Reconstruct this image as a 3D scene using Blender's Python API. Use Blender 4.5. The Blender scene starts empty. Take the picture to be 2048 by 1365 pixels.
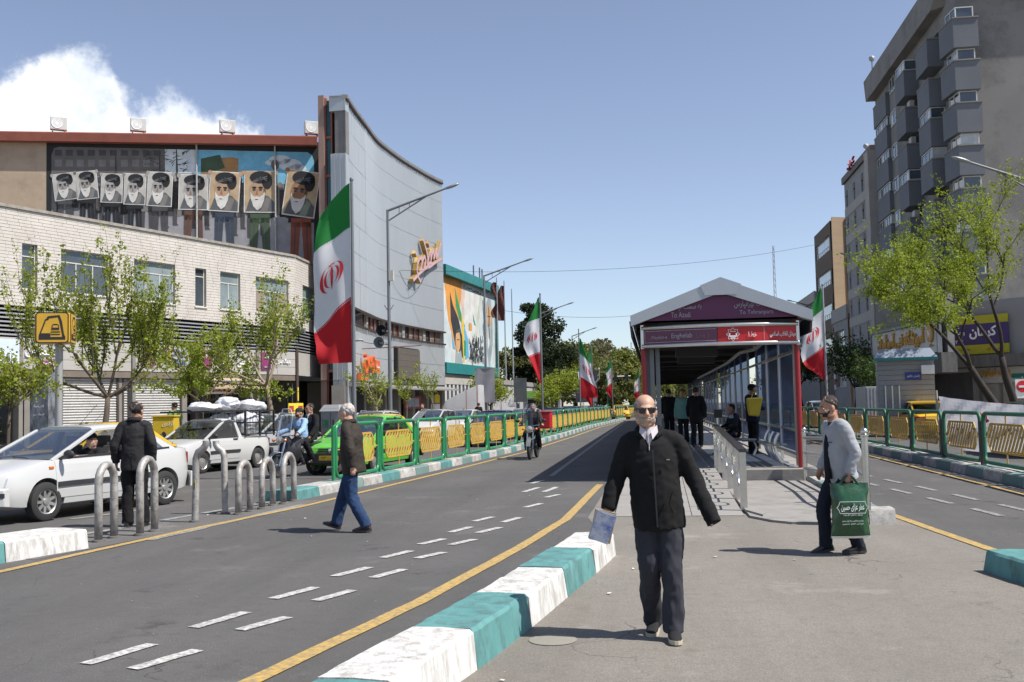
import bpy,bmesh,math,random
from mathutils import Vector,Matrix,noise
random.seed(7)
R=math.radians
V=Vector
SC=bpy.context.scene
COL=SC.collection
# ---------------------------------------------------------------- camera
FPX,CX,CY,EYE=2080.0,1024.0,682.5,1.65
PITCH=math.atan((811-CY)/FPX);ROLL=.022;YAW=math.atan(281/FPX)
_f=V((-math.sin(YAW)*math.cos(PITCH),math.cos(YAW)*math.cos(PITCH),math.sin(PITCH)))
_r=V((math.cos(YAW),math.sin(YAW),0));_u=_r.cross(_f)
RT=_r*math.cos(ROLL)-_u*math.sin(ROLL);UP=_u*math.cos(ROLL)+_r*math.sin(ROLL);FW=_f
cam_d=bpy.data.cameras.new('camera');cam=bpy.data.objects.new('camera',cam_d);COL.objects.link(cam)
m3=Matrix((RT,UP,-FW)).transposed().to_4x4();m3.translation=V((0,0,EYE));cam.matrix_world=m3
cam_d.sensor_width=36;cam_d.lens=FPX/2048*36;cam_d.clip_start=.1;cam_d.clip_end=5000
SC.camera=cam
EYEP=V((0,0,EYE));FH=V((FW.x,FW.y,0)).normalized()
def ray(px,py):return FW+RT*((px-CX)/FPX)-UP*((py-CY)/FPX)
def G(px,py,z=0.0):
 d=ray(px,py);return EYEP+d*((z-EYE)/d.z)
def P3(px,py,d):
 r=ray(px,py);return EYEP+r*(d/r.dot(FH))
def HIT(px,py,A,n):
 r=ray(px,py);return EYEP+r*((A-EYEP).dot(n)/r.dot(n))
# ---------------------------------------------------------------- light
SUN_EL,SUN_DIR=R(55),V((1,-.22,0)).normalized()
w=bpy.data.worlds.new('World');SC.world=w;w.use_nodes=True
nt=w.node_tree;N=nt.nodes;Lk=nt.links
bg=N['Background'];SKY_STRENGTH=.112;bg.inputs[1].default_value=SKY_STRENGTH
sky=N.new('ShaderNodeTexSky');sky.sky_type='NISHITA';sky.sun_disc=False
sky.sun_elevation=SUN_EL;sky.sun_rotation=math.atan2(SUN_DIR.x,SUN_DIR.y)
sky.altitude=1200;sky.air_density=1.0;sky.dust_density=1.0;sky.ozone_density=2.6
def math_node(op,a,b=None,clamp=False):
 n=N.new('ShaderNodeMath');n.operation=op;n.use_clamp=clamp
 for i,v in enumerate((a,b)):
  if v is None:continue
  if isinstance(v,(int,float)):n.inputs[i].default_value=v
  else:Lk.new(v,n.inputs[i])
 return n.outputs[0]
tc=N.new('ShaderNodeTexCoord');sp=N.new('ShaderNodeSeparateXYZ');Lk.new(tc.outputs['Generated'],sp.inputs[0])
az=math_node('ARCTAN2',sp.outputs[0],sp.outputs[1])
el=math_node('ARCSINE',sp.outputs[2])
fc=N.new('ShaderNodeFloatCurve');azn=math_node('ADD',math_node('DIVIDE',az,2.0),.5,True);Lk.new(azn,fc.inputs['Value'])
def azel(px,py):
 d=ray(px,py).normalized();return math.atan2(d.x,d.y),math.asin(d.z)
cur=fc.mapping.curves[0]
prof=[(-.95,.16),(-.8,.26),(-.7,.28)]+[azel(a,b) for a,b in((0,140),(60,105),(150,96),(225,122),(262,192),(300,185),(350,172),(400,208),(450,232),(520,262),(570,330),(640,420))]+[(.1,.03),(.9,.06)]
cur.points[0].location=(prof[0][0]/2+.5,prof[0][1]);cur.points[1].location=(prof[-1][0]/2+.5,prof[-1][1])
for a,b in prof[1:-1]:cur.points.new(a/2+.5,b)
for p in cur.points:p.handle_type='AUTO_CLAMPED'
fc.mapping.update()
def nz(scale,detail=8,rough=.6):
 n=N.new('ShaderNodeTexNoise');n.inputs['Scale'].default_value=scale;n.inputs['Detail'].default_value=detail;n.inputs['Roughness'].default_value=rough
 Lk.new(tc.outputs['Generated'],n.inputs['Vector']);return n.outputs['Fac']
n1=nz(26,9,.62);n2=nz(9,6,.55);n3=nz(60,6,.6)
dens=math_node('SUBTRACT',fc.outputs[0],el)
dens=math_node('ADD',dens,math_node('MULTIPLY',math_node('SUBTRACT',n1,.5),.085))
mr=N.new('ShaderNodeMapRange');mr.interpolation_type='SMOOTHSTEP';Lk.new(dens,mr.inputs[0]);mr.inputs[1].default_value=-.004;mr.inputs[2].default_value=.022
mr2=N.new('ShaderNodeMapRange');mr2.interpolation_type='SMOOTHSTEP';Lk.new(el,mr2.inputs[0]);mr2.inputs[1].default_value=.10;mr2.inputs[2].default_value=.19
# cloud shade: billows bright, bases blue grey
bill=math_node('ADD',math_node('MULTIPLY',n2,.7),math_node('MULTIPLY',n3,.4))
cr=N.new('ShaderNodeValToRGB');Lk.new(bill,cr.inputs[0])
cr.color_ramp.elements[0].position=.36;cr.color_ramp.elements[0].color=(5.0,5.6,6.6,1)
cr.color_ramp.elements[1].position=.62;cr.color_ramp.elements[1].color=(8.3,8.4,8.5,1)
mx=N.new('ShaderNodeMixRGB');cover=math_node('MULTIPLY',mr.outputs[0],mr2.outputs[0]);Lk.new(math_node('MULTIPLY',cover,.93),mx.inputs[0])
sb=N.new('ShaderNodeHueSaturation');sb.inputs['Saturation'].default_value=.80;sb.inputs['Hue'].default_value=.506;sb.inputs['Value'].default_value=1.0
Lk.new(sky.outputs[0],sb.inputs['Color']);Lk.new(sb.outputs[0],mx.inputs[1]);Lk.new(cr.outputs[0],mx.inputs[2]);Lk.new(mx.outputs[0],bg.inputs[0])
sun_d=bpy.data.lights.new('sun','SUN');sun_d.energy=4.8;sun_d.angle=R(.53);sun_d.color=(1,.955,.89)
sun=bpy.data.objects.new('sun',sun_d);COL.objects.link(sun)
sdir=V((SUN_DIR.x*math.cos(SUN_EL),SUN_DIR.y*math.cos(SUN_EL),math.sin(SUN_EL)))
sun.rotation_euler=sdir.to_track_quat('Z','Y').to_euler();sun.location=(60,-8,90)
vs=SC.view_settings;vs.view_transform='Standard';vs.look='None';vs.exposure=0.45;vs.gamma=1;vs.use_curve_mapping=False
SC.cycles.max_bounces=6;SC.cycles.transparent_max_bounces=12;SC.cycles.use_denoising=True
SC.cycles.caustics_reflective=False;SC.cycles.caustics_refractive=False
# ---------------------------------------------------------------- materials
MATS={}
def mat(name,col,rough=.7,metal=0.0,var=.12,vs=2.0,bump=0.0,bs=30.0,spec=.5,dirt=None,dirt_amt=.5,dirt_scale=4.0,coat=0.0,trans=0.0,stretch=None,emit=None):
 if name in MATS:return MATS[name]
 m=bpy.data.materials.new(name);m.use_nodes=True;t=m.node_tree;n=t.nodes;l=t.links
 b=n['Principled BSDF'];b.inputs['Roughness'].default_value=rough;b.inputs['Metallic'].default_value=metal
 b.inputs['Specular IOR Level'].default_value=spec;b.inputs['Coat Weight'].default_value=coat;b.inputs['Coat Roughness'].default_value=.08
 c4=(*col,1);b.inputs['Base Color'].default_value=c4
 if emit:b.inputs['Emission Color'].default_value=(*col,1);b.inputs['Emission Strength'].default_value=emit
 tcn=n.new('ShaderNodeTexCoord');mp=n.new('ShaderNodeMapping');l.new(tcn.outputs['Object'],mp.inputs[0])
 if stretch:mp.inputs['Scale'].default_value=stretch
 def noi(s,d=5,r=.6):
  q=n.new('ShaderNodeTexNoise');q.inputs['Scale'].default_value=s;q.inputs['Detail'].default_value=d;q.inputs['Roughness'].default_value=r;l.new(mp.outputs[0],q.inputs['Vector']);return q.outputs['Fac']
 out=None
 if var:
  mr=n.new('ShaderNodeMapRange');l.new(noi(vs),mr.inputs[0]);mr.inputs[1].default_value=.25;mr.inputs[2].default_value=.75;mr.inputs[3].default_value=1-var;mr.inputs[4].default_value=1+var
  hs=n.new('ShaderNodeHueSaturation');hs.inputs['Color'].default_value=c4;l.new(mr.outputs[0],hs.inputs['Value']);out=hs.outputs[0]
 if dirt:
  mr=n.new('ShaderNodeMapRange');l.new(noi(dirt_scale,9,.72),mr.inputs[0]);mr.inputs[1].default_value=1-dirt_amt-.12;mr.inputs[2].default_value=1-dirt_amt+.12
  mx=n.new('ShaderNodeMixRGB');l.new(mr.outputs[0],mx.inputs[0]);mx.inputs[2].default_value=(*dirt,1)
  if out:l.new(out,mx.inputs[1])
  else:mx.inputs[1].default_value=c4
  out=mx.outputs[0]
 if out:l.new(out,b.inputs['Base Color'])
 if bump:
  bp=n.new('ShaderNodeBump');bp.inputs['Strength'].default_value=bump;bp.inputs['Distance'].default_value=.02;l.new(noi(bs,6,.65),bp.inputs['Height']);l.new(bp.outputs[0],b.inputs['Normal'])
 if trans:
  tl=n.new('ShaderNodeBsdfTranslucent');ms=n.new('ShaderNodeMixShader');ms.inputs[0].default_value=trans
  if out:l.new(out,tl.inputs[0])
  else:tl.inputs[0].default_value=c4
  l.new(b.outputs[0],ms.inputs[1]);l.new(tl.outputs[0],ms.inputs[2]);l.new(ms.outputs[0],n['Material Output'].inputs[0])
 MATS[name]=m;return m
def glass(name,tint,amount=.12,rough=.03):
 if name in MATS:return MATS[name]
 m=bpy.data.materials.new(name);m.use_nodes=True;t=m.node_tree;n=t.nodes;l=t.links
 n.remove(n['Principled BSDF']);tr=n.new('ShaderNodeBsdfTransparent');tr.inputs[0].default_value=(*tint,1)
 gl=n.new('ShaderNodeBsdfGlossy');gl.inputs['Roughness'].default_value=rough
 lw=n.new('ShaderNodeFresnel');lw.inputs[0].default_value=1.3;ad=n.new('ShaderNodeMath');ad.operation='ADD';ad.use_clamp=True;ad.inputs[1].default_value=amount;hf=n.new('ShaderNodeMath');hf.operation='MULTIPLY';hf.inputs[1].default_value=.5;l.new(lw.outputs[0],hf.inputs[0]);l.new(hf.outputs[0],ad.inputs[0])
 ms=n.new('ShaderNodeMixShader');l.new(ad.outputs[0],ms.inputs[0]);l.new(tr.outputs[0],ms.inputs[1]);l.new(gl.outputs[0],ms.inputs[2]);l.new(ms.outputs[0],n['Material Output'].inputs[0])
 MATS[name]=m;return m
def asphalt(name,c1,c2,speck=.5,tint=(.02,.02,.022)):
 m=bpy.data.materials.new(name);m.use_nodes=True;t=m.node_tree;n=t.nodes;l=t.links;b=n['Principled BSDF'];b.inputs['Roughness'].default_value=.85;b.inputs['Specular IOR Level'].default_value=.3
 g=n.new('ShaderNodeNewGeometry')
 def noi(s,d=5,r=.6,st=None):
  q=n.new('ShaderNodeTexNoise');q.inputs['Scale'].default_value=s;q.inputs['Detail'].default_value=d;q.inputs['Roughness'].default_value=r
  if st:
   mp=n.new('ShaderNodeMapping');mp.inputs['Scale'].default_value=st;l.new(g.outputs['Position'],mp.inputs[0]);l.new(mp.outputs[0],q.inputs['Vector'])
  else:l.new(g.outputs['Position'],q.inputs['Vector'])
  return q.outputs['Fac']
 def rng(x,a,b_,c=0,d=1):
  q=n.new('ShaderNodeMapRange');l.new(x,q.inputs[0]);q.inputs[1].default_value=a;q.inputs[2].default_value=b_;q.inputs[3].default_value=c;q.inputs[4].default_value=d;return q.outputs[0]
 def mix(f,a,b_):
  q=n.new('ShaderNodeMixRGB');l.new(f,q.inputs[0])
  for i,x in((1,a),(2,b_)):
   if isinstance(x,tuple):q.inputs[i].default_value=(*x,1)
   else:l.new(x,q.inputs[i])
  return q.outputs[0]
 big=mix(rng(noi(.35,6,.6),.35,.65),c1,c2)
 lane=mix(rng(noi(.9,5,.6,(1,.07,1)),.45,.7,0,.6),big,tuple(x*.72 for x in c1))
 mid=mix(rng(noi(7,7,.75),.5,.72,0,.5),lane,tuple(x*.62 for x in c1));fine=mix(rng(noi(110,4,.75),.38,.62,0,.75),mid,tuple(x*.42 for x in c1))
 vo=n.new('ShaderNodeTexVoronoi');vo.inputs['Scale'].default_value=55;l.new(g.outputs['Position'],vo.inputs['Vector'])
 sepv=n.new('ShaderNodeSeparateColor');l.new(vo.outputs['Color'],sepv.inputs[0])
 a1=n.new('ShaderNodeMath');a1.operation='MULTIPLY';l.new(rng(vo.outputs['Distance'],.25,.12),a1.inputs[0]);l.new(rng(sepv.outputs[0],.80,.83,0,speck),a1.inputs[1])
 sp_=mix(a1.outputs[0],fine,(.40,.37,.32))
 blot=mix(rng(noi(1.1,8,.72),.60,.70,0,.6),sp_,tint);blot=mix(rng(noi(.6,7,.7),.58,.66,0,.35),blot,tuple(min(1,x*1.25) for x in c2))
 vc=n.new('ShaderNodeTexVoronoi');vc.feature='DISTANCE_TO_EDGE';vc.inputs['Scale'].default_value=.33
 wob=n.new('ShaderNodeVectorMath');wob.operation='ADD';nq=n.new('ShaderNodeTexNoise');nq.inputs['Scale'].default_value=1.3;nq.inputs['Detail'].default_value=8;l.new(g.outputs['Position'],nq.inputs['Vector'])
 l.new(g.outputs['Position'],wob.inputs[0]);l.new(nq.outputs['Color'],wob.inputs[1]);l.new(wob.outputs[0],vc.inputs['Vector'])
 cm=n.new('ShaderNodeMath');cm.operation='MULTIPLY';l.new(rng(vc.outputs['Distance'],.0025,.0006),cm.inputs[0]);l.new(rng(noi(.5,3),.46,.58,0,.85),cm.inputs[1])
 fin=mix(cm.outputs[0],blot,(.045,.042,.04))
 l.new(fin,b.inputs['Base Color'])
 bp=n.new('ShaderNodeBump');bp.inputs['Strength'].default_value=.45;bp.inputs['Distance'].default_value=.006;l.new(noi(140,4,.7),bp.inputs['Height']);l.new(bp.outputs[0],b.inputs['Normal'])
 MATS[name]=m;return m
# ---------------------------------------------------------------- object helpers
def tag(o,label=None,cat=None,group=None,kind=None):
 if label:o['label']=label
 if cat:o['category']=cat
 if group:o['group']=group
 if kind:o['kind']=kind
 return o
def thing(name,label,cat,loc=(0,0,0),rz=0.0,group=None):
 o=bpy.data.objects.new(name,None);COL.objects.link(o);o.location=loc;o.rotation_euler=(0,0,rz);o.empty_display_size=.2
 return tag(o,label,cat,group)
def link(name,me,mats,parent=None):
 for m in(mats if isinstance(mats,(list,tuple)) else[mats]):
  if m is not None:me.materials.append(m)
 o=bpy.data.objects.new(name,me);COL.objects.link(o)
 if parent:o.parent=parent
 return o
def copy_tree(o,parent=None):
 c=o.copy();COL.objects.link(c)
 if parent:c.parent=parent
 for ch in list(o.children):copy_tree(ch,c)
 return c
class MB:
 def __init__(s,o=(0,0,0)):s.v=[];s.f=[];s.mi=[];s.o=V(o);s.cur=0
 def add(s,vs_,fs):
  k=len(s.v);s.v+=[V(q)-s.o for q in vs_];s.f+=[tuple(i+k for i in f) for f in fs];s.mi+=[s.cur]*len(fs);return s
 def quad(s,*p):return s.add(p,[tuple(range(len(p)))])
 def hexa(s,b,t):
  return s.add(list(b)+list(t),[(3,2,1,0),(4,5,6,7),(0,1,5,4),(1,2,6,5),(2,3,7,6),(3,0,4,7)])
 def box(s,c,d,rz=0.0,M=None):
  c=V(c);x,y,z=d[0]/2,d[1]/2,d[2]/2;q=[V((i*x,j*y,k*z)) for k in(-1,1) for i,j in((-1,-1),(1,-1),(1,1),(-1,1))]
  if M is None:M=Matrix.Rotation(rz,3,'Z')
  q=[M@p+c for p in q];return s.hexa(q[:4],q[4:])
 def bar(s,a,b,w,h=None,up=(0,0,1)):
  a=V(a);b=V(b);h=h or w;d=(b-a).normalized();u=V(up)
  if abs(d.dot(u))>.99:u=V((0,1,0))
  x=d.cross(u).normalized()*w/2;y=x.cross(d).normalized()*h/2
  return s.hexa([a-x-y,a+x-y,a+x+y,a-x+y],[b-x-y,b+x-y,b+x+y,b-x+y])
 def loft(s,rings,cap=True,closed=True):
  n=len(rings[0]);vs_=[p for r in rings for p in r];fs=[]
  for i in range(len(rings)-1):
   for j in range(n if closed else n-1):
    k=(j+1)%n;fs.append((i*n+j,i*n+k,(i+1)*n+k,(i+1)*n+j))
  if cap:fs.append(tuple(range(n-1,-1,-1)));fs.append(tuple((len(rings)-1)*n+j for j in range(n)))
  return s.add(vs_,fs)
 def tube(s,pts,rad,n=8,cap=True,flat=1.0):
  pts=[V(p) for p in pts]
  if not isinstance(rad,(list,tuple)):rad=[rad]*len(pts)
  rings=[];ux=None
  for i,p in enumerate(pts):
   d=(pts[min(i+1,len(pts)-1)]-pts[max(i-1,0)]).normalized()
   if ux is None:
    ux=d.orthogonal().normalized()
   ux=(ux-d*ux.dot(d)).normalized() if(ux-d*ux.dot(d)).length>1e-4 else d.orthogonal().normalized()
   uy=d.cross(ux);r=rad[i]
   rings.append([p+ux*(r*math.cos(2*math.pi*k/n))+uy*(r*flat*math.sin(2*math.pi*k/n)) for k in range(n)])
  return s.loft(rings,cap)
 def ell(s,c,r,n=12,m=8,M=None):
  c=V(c);vs_=[];fs=[]
  for i in range(1,m):
   t=math.pi*i/m
   for j in range(n):
    a=2*math.pi*j/n;q=V((r[0]*math.sin(t)*math.cos(a),r[1]*math.sin(t)*math.sin(a),r[2]*math.cos(t)));vs_.append((M@q if M else q)+c)
  tp=V((0,0,r[2]));vs_+=[(M@tp if M else tp)+c,c-(M@tp if M else tp)];T=len(vs_)-2
  for i in range(m-2):
   for j in range(n):k=(j+1)%n;fs.append((i*n+j,(i+1)*n+j,(i+1)*n+k,i*n+k))
  for j in range(n):k=(j+1)%n;fs.append((T,j,k));fs.append((T+1,(m-2)*n+k,(m-2)*n+j))
  return s.add(vs_,fs)
 def prism(s,poly,A,X,Y,d):
  A=V(A);X=V(X);Y=V(Y);d=V(d);n=len(poly);b=[A+X*p[0]+Y*p[1] for p in poly]
  return s.add(b+[p+d for p in b],[tuple(range(n-1,-1,-1)),tuple(range(n,2*n))]+[(i,(i+1)%n,n+(i+1)%n,n+i) for i in range(n)])
 def lathe(s,prof,c,axis='x',n=20):
  c=V(c);rings=[]
  for a,r in prof:
   ring=[]
   for k in range(n):
    t=2*math.pi*k/n;q=(a,r*math.cos(t),r*math.sin(t)) if axis=='x' else(r*math.cos(t),r*math.sin(t),a) if axis=='z' else(r*math.sin(t),a,r*math.cos(t))
    ring.append(c+V(q))
   rings.append(ring)
  return s.loft(rings,True)
 def mesh(s,name='m'):
  me=bpy.data.meshes.new(name);me.from_pydata([tuple(p) for p in s.v],[],s.f);
  if any(s.mi):me.polygons.foreach_set('material_index',s.mi)
  return me
 def build(s,name,mats,parent=None,smooth=False,label=None,kind=None,bevel=0,fixn=True):
  me=s.mesh(name)
  if fixn:
   bm=bmesh.new();bm.from_mesh(me);bmesh.ops.recalc_face_normals(bm,faces=bm.faces);bm.to_mesh(me);bm.free()
  if smooth:
   me.polygons.foreach_set('use_smooth',[True]*len(me.polygons))
   if smooth!='all':me.set_sharp_from_angle(angle=R(38 if smooth is True else smooth))
  o=link(name,me,mats,parent)
  if bevel:
   md=o.modifiers.new('bevel','BEVEL');md.width=bevel;md.segments=2;md.limit_method='ANGLE'
  return tag(o,label,None,None,kind)
# a side scene for meshes that need a modifier applied or lettering turned to mesh
TMP=bpy.data.scenes.new('workbench')
def bake(data,setup=None,name='m'):
 o=bpy.data.objects.new('wb',data);TMP.collection.objects.link(o);extra=setup(o) if setup else None
 with bpy.context.temp_override(scene=TMP,view_layer=TMP.view_layers[0]):dg=bpy.context.evaluated_depsgraph_get();dg.update()
 me=bpy.data.meshes.new_from_object(o.evaluated_get(dg));me.name=name
 bpy.data.objects.remove(o)
 for e in extra or[]:bpy.data.objects.remove(e)
 return me
def remesh(mb,vox,smooth=6,fac=.5,post=None):
 me=mb.mesh()
 bm=bmesh.new();bm.from_mesh(me);bmesh.ops.recalc_face_normals(bm,faces=bm.faces);bm.to_mesh(me);bm.free()
 def st(o):
  a=o.modifiers.new('r','REMESH');a.mode='VOXEL';a.voxel_size=vox
  b=o.modifiers.new('s','SMOOTH');b.factor=fac;b.iterations=smooth
 r=bake(me,st);bpy.data.meshes.remove(me)
 if post:
  r.update();nn=[v.normal.copy() for v in r.vertices]
  for v,n_ in zip(r.vertices,nn):v.co+=n_*post(v.co,n_)
 r.polygons.foreach_set('use_smooth',[True]*len(r.polygons));r.materials.clear();return r
# Arabic shaping: letter -> (isolated, final, initial, medial)
_AR={'ا':(0xFE8D,0xFE8E,0,0),'آ':(0xFE81,0xFE82,0,0),'ب':(0xFE8F,0xFE90,0xFE91,0xFE92),'پ':(0xFB56,0xFB57,0xFB58,0xFB59),'ت':(0xFE95,0xFE96,0xFE97,0xFE98),'ج':(0xFE9D,0xFE9E,0xFE9F,0xFEA0),'چ':(0xFB7A,0xFB7B,0xFB7C,0xFB7D),'ح':(0xFEA1,0xFEA2,0xFEA3,0xFEA4),'خ':(0xFEA5,0xFEA6,0xFEA7,0xFEA8),'د':(0xFEA9,0xFEAA,0,0),'ر':(0xFEAD,0xFEAE,0,0),'ز':(0xFEAF,0xFEB0,0,0),'س':(0xFEB1,0xFEB2,0xFEB3,0xFEB4),'ش':(0xFEB5,0xFEB6,0xFEB7,0xFEB8),'ط':(0xFEC1,0xFEC2,0xFEC3,0xFEC4),'ع':(0xFEC9,0xFECA,0xFECB,0xFECC),'ف':(0xFED1,0xFED2,0xFED3,0xFED4),'ق':(0xFED5,0xFED6,0xFED7,0xFED8),'ک':(0xFB8E,0xFB8F,0xFB90,0xFB91),'گ':(0xFB92,0xFB93,0xFB94,0xFB95),'ل':(0xFEDD,0xFEDE,0xFEDF,0xFEE0),'م':(0xFEE1,0xFEE2,0xFEE3,0xFEE4),'ن':(0xFEE5,0xFEE6,0xFEE7,0xFEE8),'ه':(0xFEE9,0xFEEA,0xFEEB,0xFEEC),'و':(0xFEED,0xFEEE,0,0),'ی':(0xFBFC,0xFBFD,0xFBFE,0xFBFF)}
def shape(s):
 out=[];n=len(s)
 i=0
 while i<n:
  c=s[i]
  if c not in _AR:out.append(c);i+=1;continue
  prev=i>0 and s[i-1] in _AR and _AR[s[i-1]][2]
  if c=='ل' and i+1<n and s[i+1]=='ا':
   out.append(chr(0xFEFC if prev else 0xFEFB));i+=2;continue
  nxt=i+1<n and s[i+1] in _AR and _AR[c][2]
  f=_AR[c];k=3 if(prev and nxt) else 2 if nxt else 1 if prev else 0
  out.append(chr(f[k]));i+=1
 r=list(reversed(out));i=0
 if not any(c in _AR for c in s):return s
 while i<len(r):
  j=i
  while j<len(r) and r[j].isdigit():j+=1
  r[i:j]=r[i:j][::-1];i=max(j,i+1)
 return ''.join(r)
_TX={}
def text_on(body,c,X,Y,w_,h_,m,parent=None,depth=.01,name='lettering',bold=0.0,keep=False,shear=0.0,o=(0,0,0)):
 """lettering laid on a surface: centre c, reading direction X, up Y, fitted to w_ x h_"""
 key=(body,bold,shear)
 if key not in _TX:
  cu=bpy.data.curves.new('t','FONT');cu.body='\n'.join(shape(l) for l in body.split('\n'));cu.extrude=.5;cu.offset=bold;cu.shear=shear;cu.resolution_u=3;cu.align_x='CENTER'
  _TX[key]=bake(cu);
 me=_TX[key].copy();X=V(X).normalized();Y=V(Y).normalized();Z=X.cross(Y);c=V(c)-V(o)
 xs=[v.co.x for v in me.vertices];ys=[v.co.y for v in me.vertices]
 if not xs:return None
 x0,x1,y0,y1=min(xs),max(xs),min(ys),max(ys);sx=w_/(x1-x0);sy=h_/(y1-y0)
 if keep:sx=sy=min(sx,sy)
 for v in me.vertices:v.co=c+X*((v.co.x-(x0+x1)/2)*sx)+Y*((v.co.y-(y0+y1)/2)*sy)+Z*(v.co.z*depth+depth*.5+.004)
 me.materials.clear();ob=link(name,me,m,parent);return ob
def lerp(a,b,t):return a+(b-a)*t
def poly_at(pts,y):
 for(x0,y0),(x1,y1) in zip(pts,pts[1:]):
  if y<=y1:return x0+(x1-x0)*(y-y0)/(y1-y0)
 (x0,y0),(x1,y1)=pts[-2:];return x0+(x1-x0)*(y-y0)/(y1-y0)
# ---------------------------------------------------------------- shared materials
asphalt('lane_asphalt',(.118,.114,.110),(.150,.144,.137))
asphalt('island_asphalt',(.245,.222,.192),(.30,.275,.238),speck=.7,tint=(.13,.115,.095))
asphalt('rough_asphalt',(.155,.148,.14),(.2,.19,.18),speck=.8)
M_WHITEP=mat('worn_white_paint',(.62,.61,.58),.8,dirt=(.2,.19,.18),dirt_amt=.5,dirt_scale=22,bump=.2)
M_FADEP=mat('faded_white_paint',(.33,.33,.32),.8,dirt=(.14,.135,.13),dirt_amt=.5,dirt_scale=14)
M_YELP=mat('worn_yellow_paint',(.50,.325,.085),.75,dirt=(.19,.165,.12),dirt_amt=.46,dirt_scale=18,var=.15,vs=6,bump=.1)
M_KTEAL=mat('teal_kerb_paint',(.095,.255,.245),.7,var=.2,vs=5,dirt=(.07,.11,.11),dirt_amt=.4,dirt_scale=6,bump=.35,bs=18,stretch=(1,1,.5))
M_KWHITE=mat('white_kerb_paint',(.64,.63,.60),.8,var=.1,vs=4,dirt=(.30,.28,.25),dirt_amt=.45,dirt_scale=7,bump=.5,bs=22,stretch=(1.6,1.6,.4))
M_KTEALF=mat('dusty_teal_kerb_paint',(.13,.24,.22),.8,dirt=(.2,.2,.19),dirt_amt=.45,dirt_scale=5,bump=.3)
M_KWHITEF=mat('dusty_white_kerb_paint',(.45,.44,.41),.85,dirt=(.22,.21,.2),dirt_amt=.45,dirt_scale=5,bump=.3)
M_GREEN=mat('green_rail_paint',(.018,.21,.075),.38,var=.14,vs=3,coat=.25,dirt=(.12,.2,.13),dirt_amt=.3,dirt_scale=3)
M_GREENSH=mat('shaded_green_rail_paint',(.025,.14,.07),.5,var=.15,vs=3,dirt=(.06,.1,.07),dirt_amt=.35,dirt_scale=4)  # railing green, darkened: shade of its backlit side is put into the colour
M_YSLAT=mat('yellow_slat_paint',(.53,.335,.06),.5,var=.12,vs=3,dirt=(.27,.2,.1),dirt_amt=.36,dirt_scale=5)
M_BROWNP=mat('brown_post_paint',(.06,.042,.035),.6,var=.2)
M_STEEL=mat('brushed_steel',(.62,.60,.57),.28,1.0,var=.08,vs=8)
M_HOOP=mat('worn_silver_paint',(.42,.40,.375),.55,.35,var=.2,vs=7,dirt=(.17,.15,.13),dirt_amt=.42,dirt_scale=9,bump=.25,bs=40)
M_PAVE=mat('pale_paving',(.28,.266,.245),.85,var=.14,vs=1.5,dirt=(.22,.21,.195),dirt_amt=.4,dirt_scale=3,bump=.25,bs=60)
M_CONC=mat('worn_concrete',(.27,.255,.235),.88,var=.12,vs=1.2,dirt=(.17,.16,.145),dirt_amt=.4,dirt_scale=2.5,bump=.35,bs=70)
M_DARK=mat('black_rubber',(.022,.022,.023),.75,var=.1)
M_BLACK=mat('black_plastic',(.02,.02,.021),.45,var=.1)
M_POLE=mat('grey_pole_paint',(.17,.18,.19),.5,.2,var=.15,dirt=(.1,.1,.1),dirt_amt=.3)
M_POLEL=mat('pale_pole_paint',(.34,.345,.36),.5,.2,var=.12)
# ---------------------------------------------------------------- ground
def sheet(name,pts,z,m,parent=None,kind='structure'):
 b=MB();b.quad(*[(p[0],p[1],z) for p in pts]);o=b.build(name,m,parent)
 if o.data.polygons[0].normal.z<0:o.data.flip_normals()
 if kind:o['kind']=kind
 return o
sheet('road',[(-400,-60),(400,-60),(400,900),(-400,900)],0,MATS['lane_asphalt'])
XL=[(-8.6,0),(-7.9,5),(-6.94,10.3),(-6.53,14),(-6.0,17.2),(-5.35,25),(-4.53,36.3),(-4.1,52),(-3.76,72),(-1.84,114),(1.2,160),(6,220)]
def xl(y):return poly_at(XL,y)
YR=[(-3.3,2.5),(-2.49,6.18),(-2.02,8.75),(-1.6,12),(-1.31,14.96),(-1.14,21.3)]
island=[(-1.6,-6),(-1.55,3),(-1.2,6.5),(-.8,9.3),(-.5,11.8),(-1.0,15.2),(-.95,21.5),(3.1,21.5),(3.25,16.3),(3.3,14.4),(3.5,11.6),(3.9,8.8),(4.6,5),(6,-6)]
sheet('island',island,.004,MATS['island_asphalt'])
def ribbon(name,line,w_,z,m,parent=None,sub=6,kind='structure',jit=0.0):
 b=MB();rows=[]
 pts=[V((a,c)) for a,c in line];fine=[]
 for p,q in zip(pts,pts[1:]):
  for k in range(sub):fine.append(p.lerp(q,k/sub))
 fine.append(pts[-1])
 for i,p in enumerate(fine):
  d=(fine[min(i+1,len(fine)-1)]-fine[max(0,i-1)]).normalized();nrm=V((d.y,-d.x))*w_/2;j=random.uniform(-jit,jit)
  rows.append((V((p.x-nrm.x+j,p.y-nrm.y,z)),V((p.x+nrm.x+j,p.y+nrm.y,z))))
 for(a,c),(d,e) in zip(rows,rows[1:]):b.quad(a,c,e,d)
 o=b.build(name,m,parent)
 if kind:o['kind']=kind
 return o
ribbon('yellow_line',[(x,y) for x,y in XL],.13,.008,M_YELP,jit=.008)
ribbon('yellow_line',YR,.14,.008,M_YELP,jit=.006)
ribbon('yellow_line',[(3.22,15.6),(3.3,14.4),(3.5,11.7),(3.75,9.8)],.13,.012,M_YELP,jit=.006)
ribbon('yellow_line',[(5.95,5),(5.98,25),(6.0,45),(6.0,100)],.13,.008,M_YELP)
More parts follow.
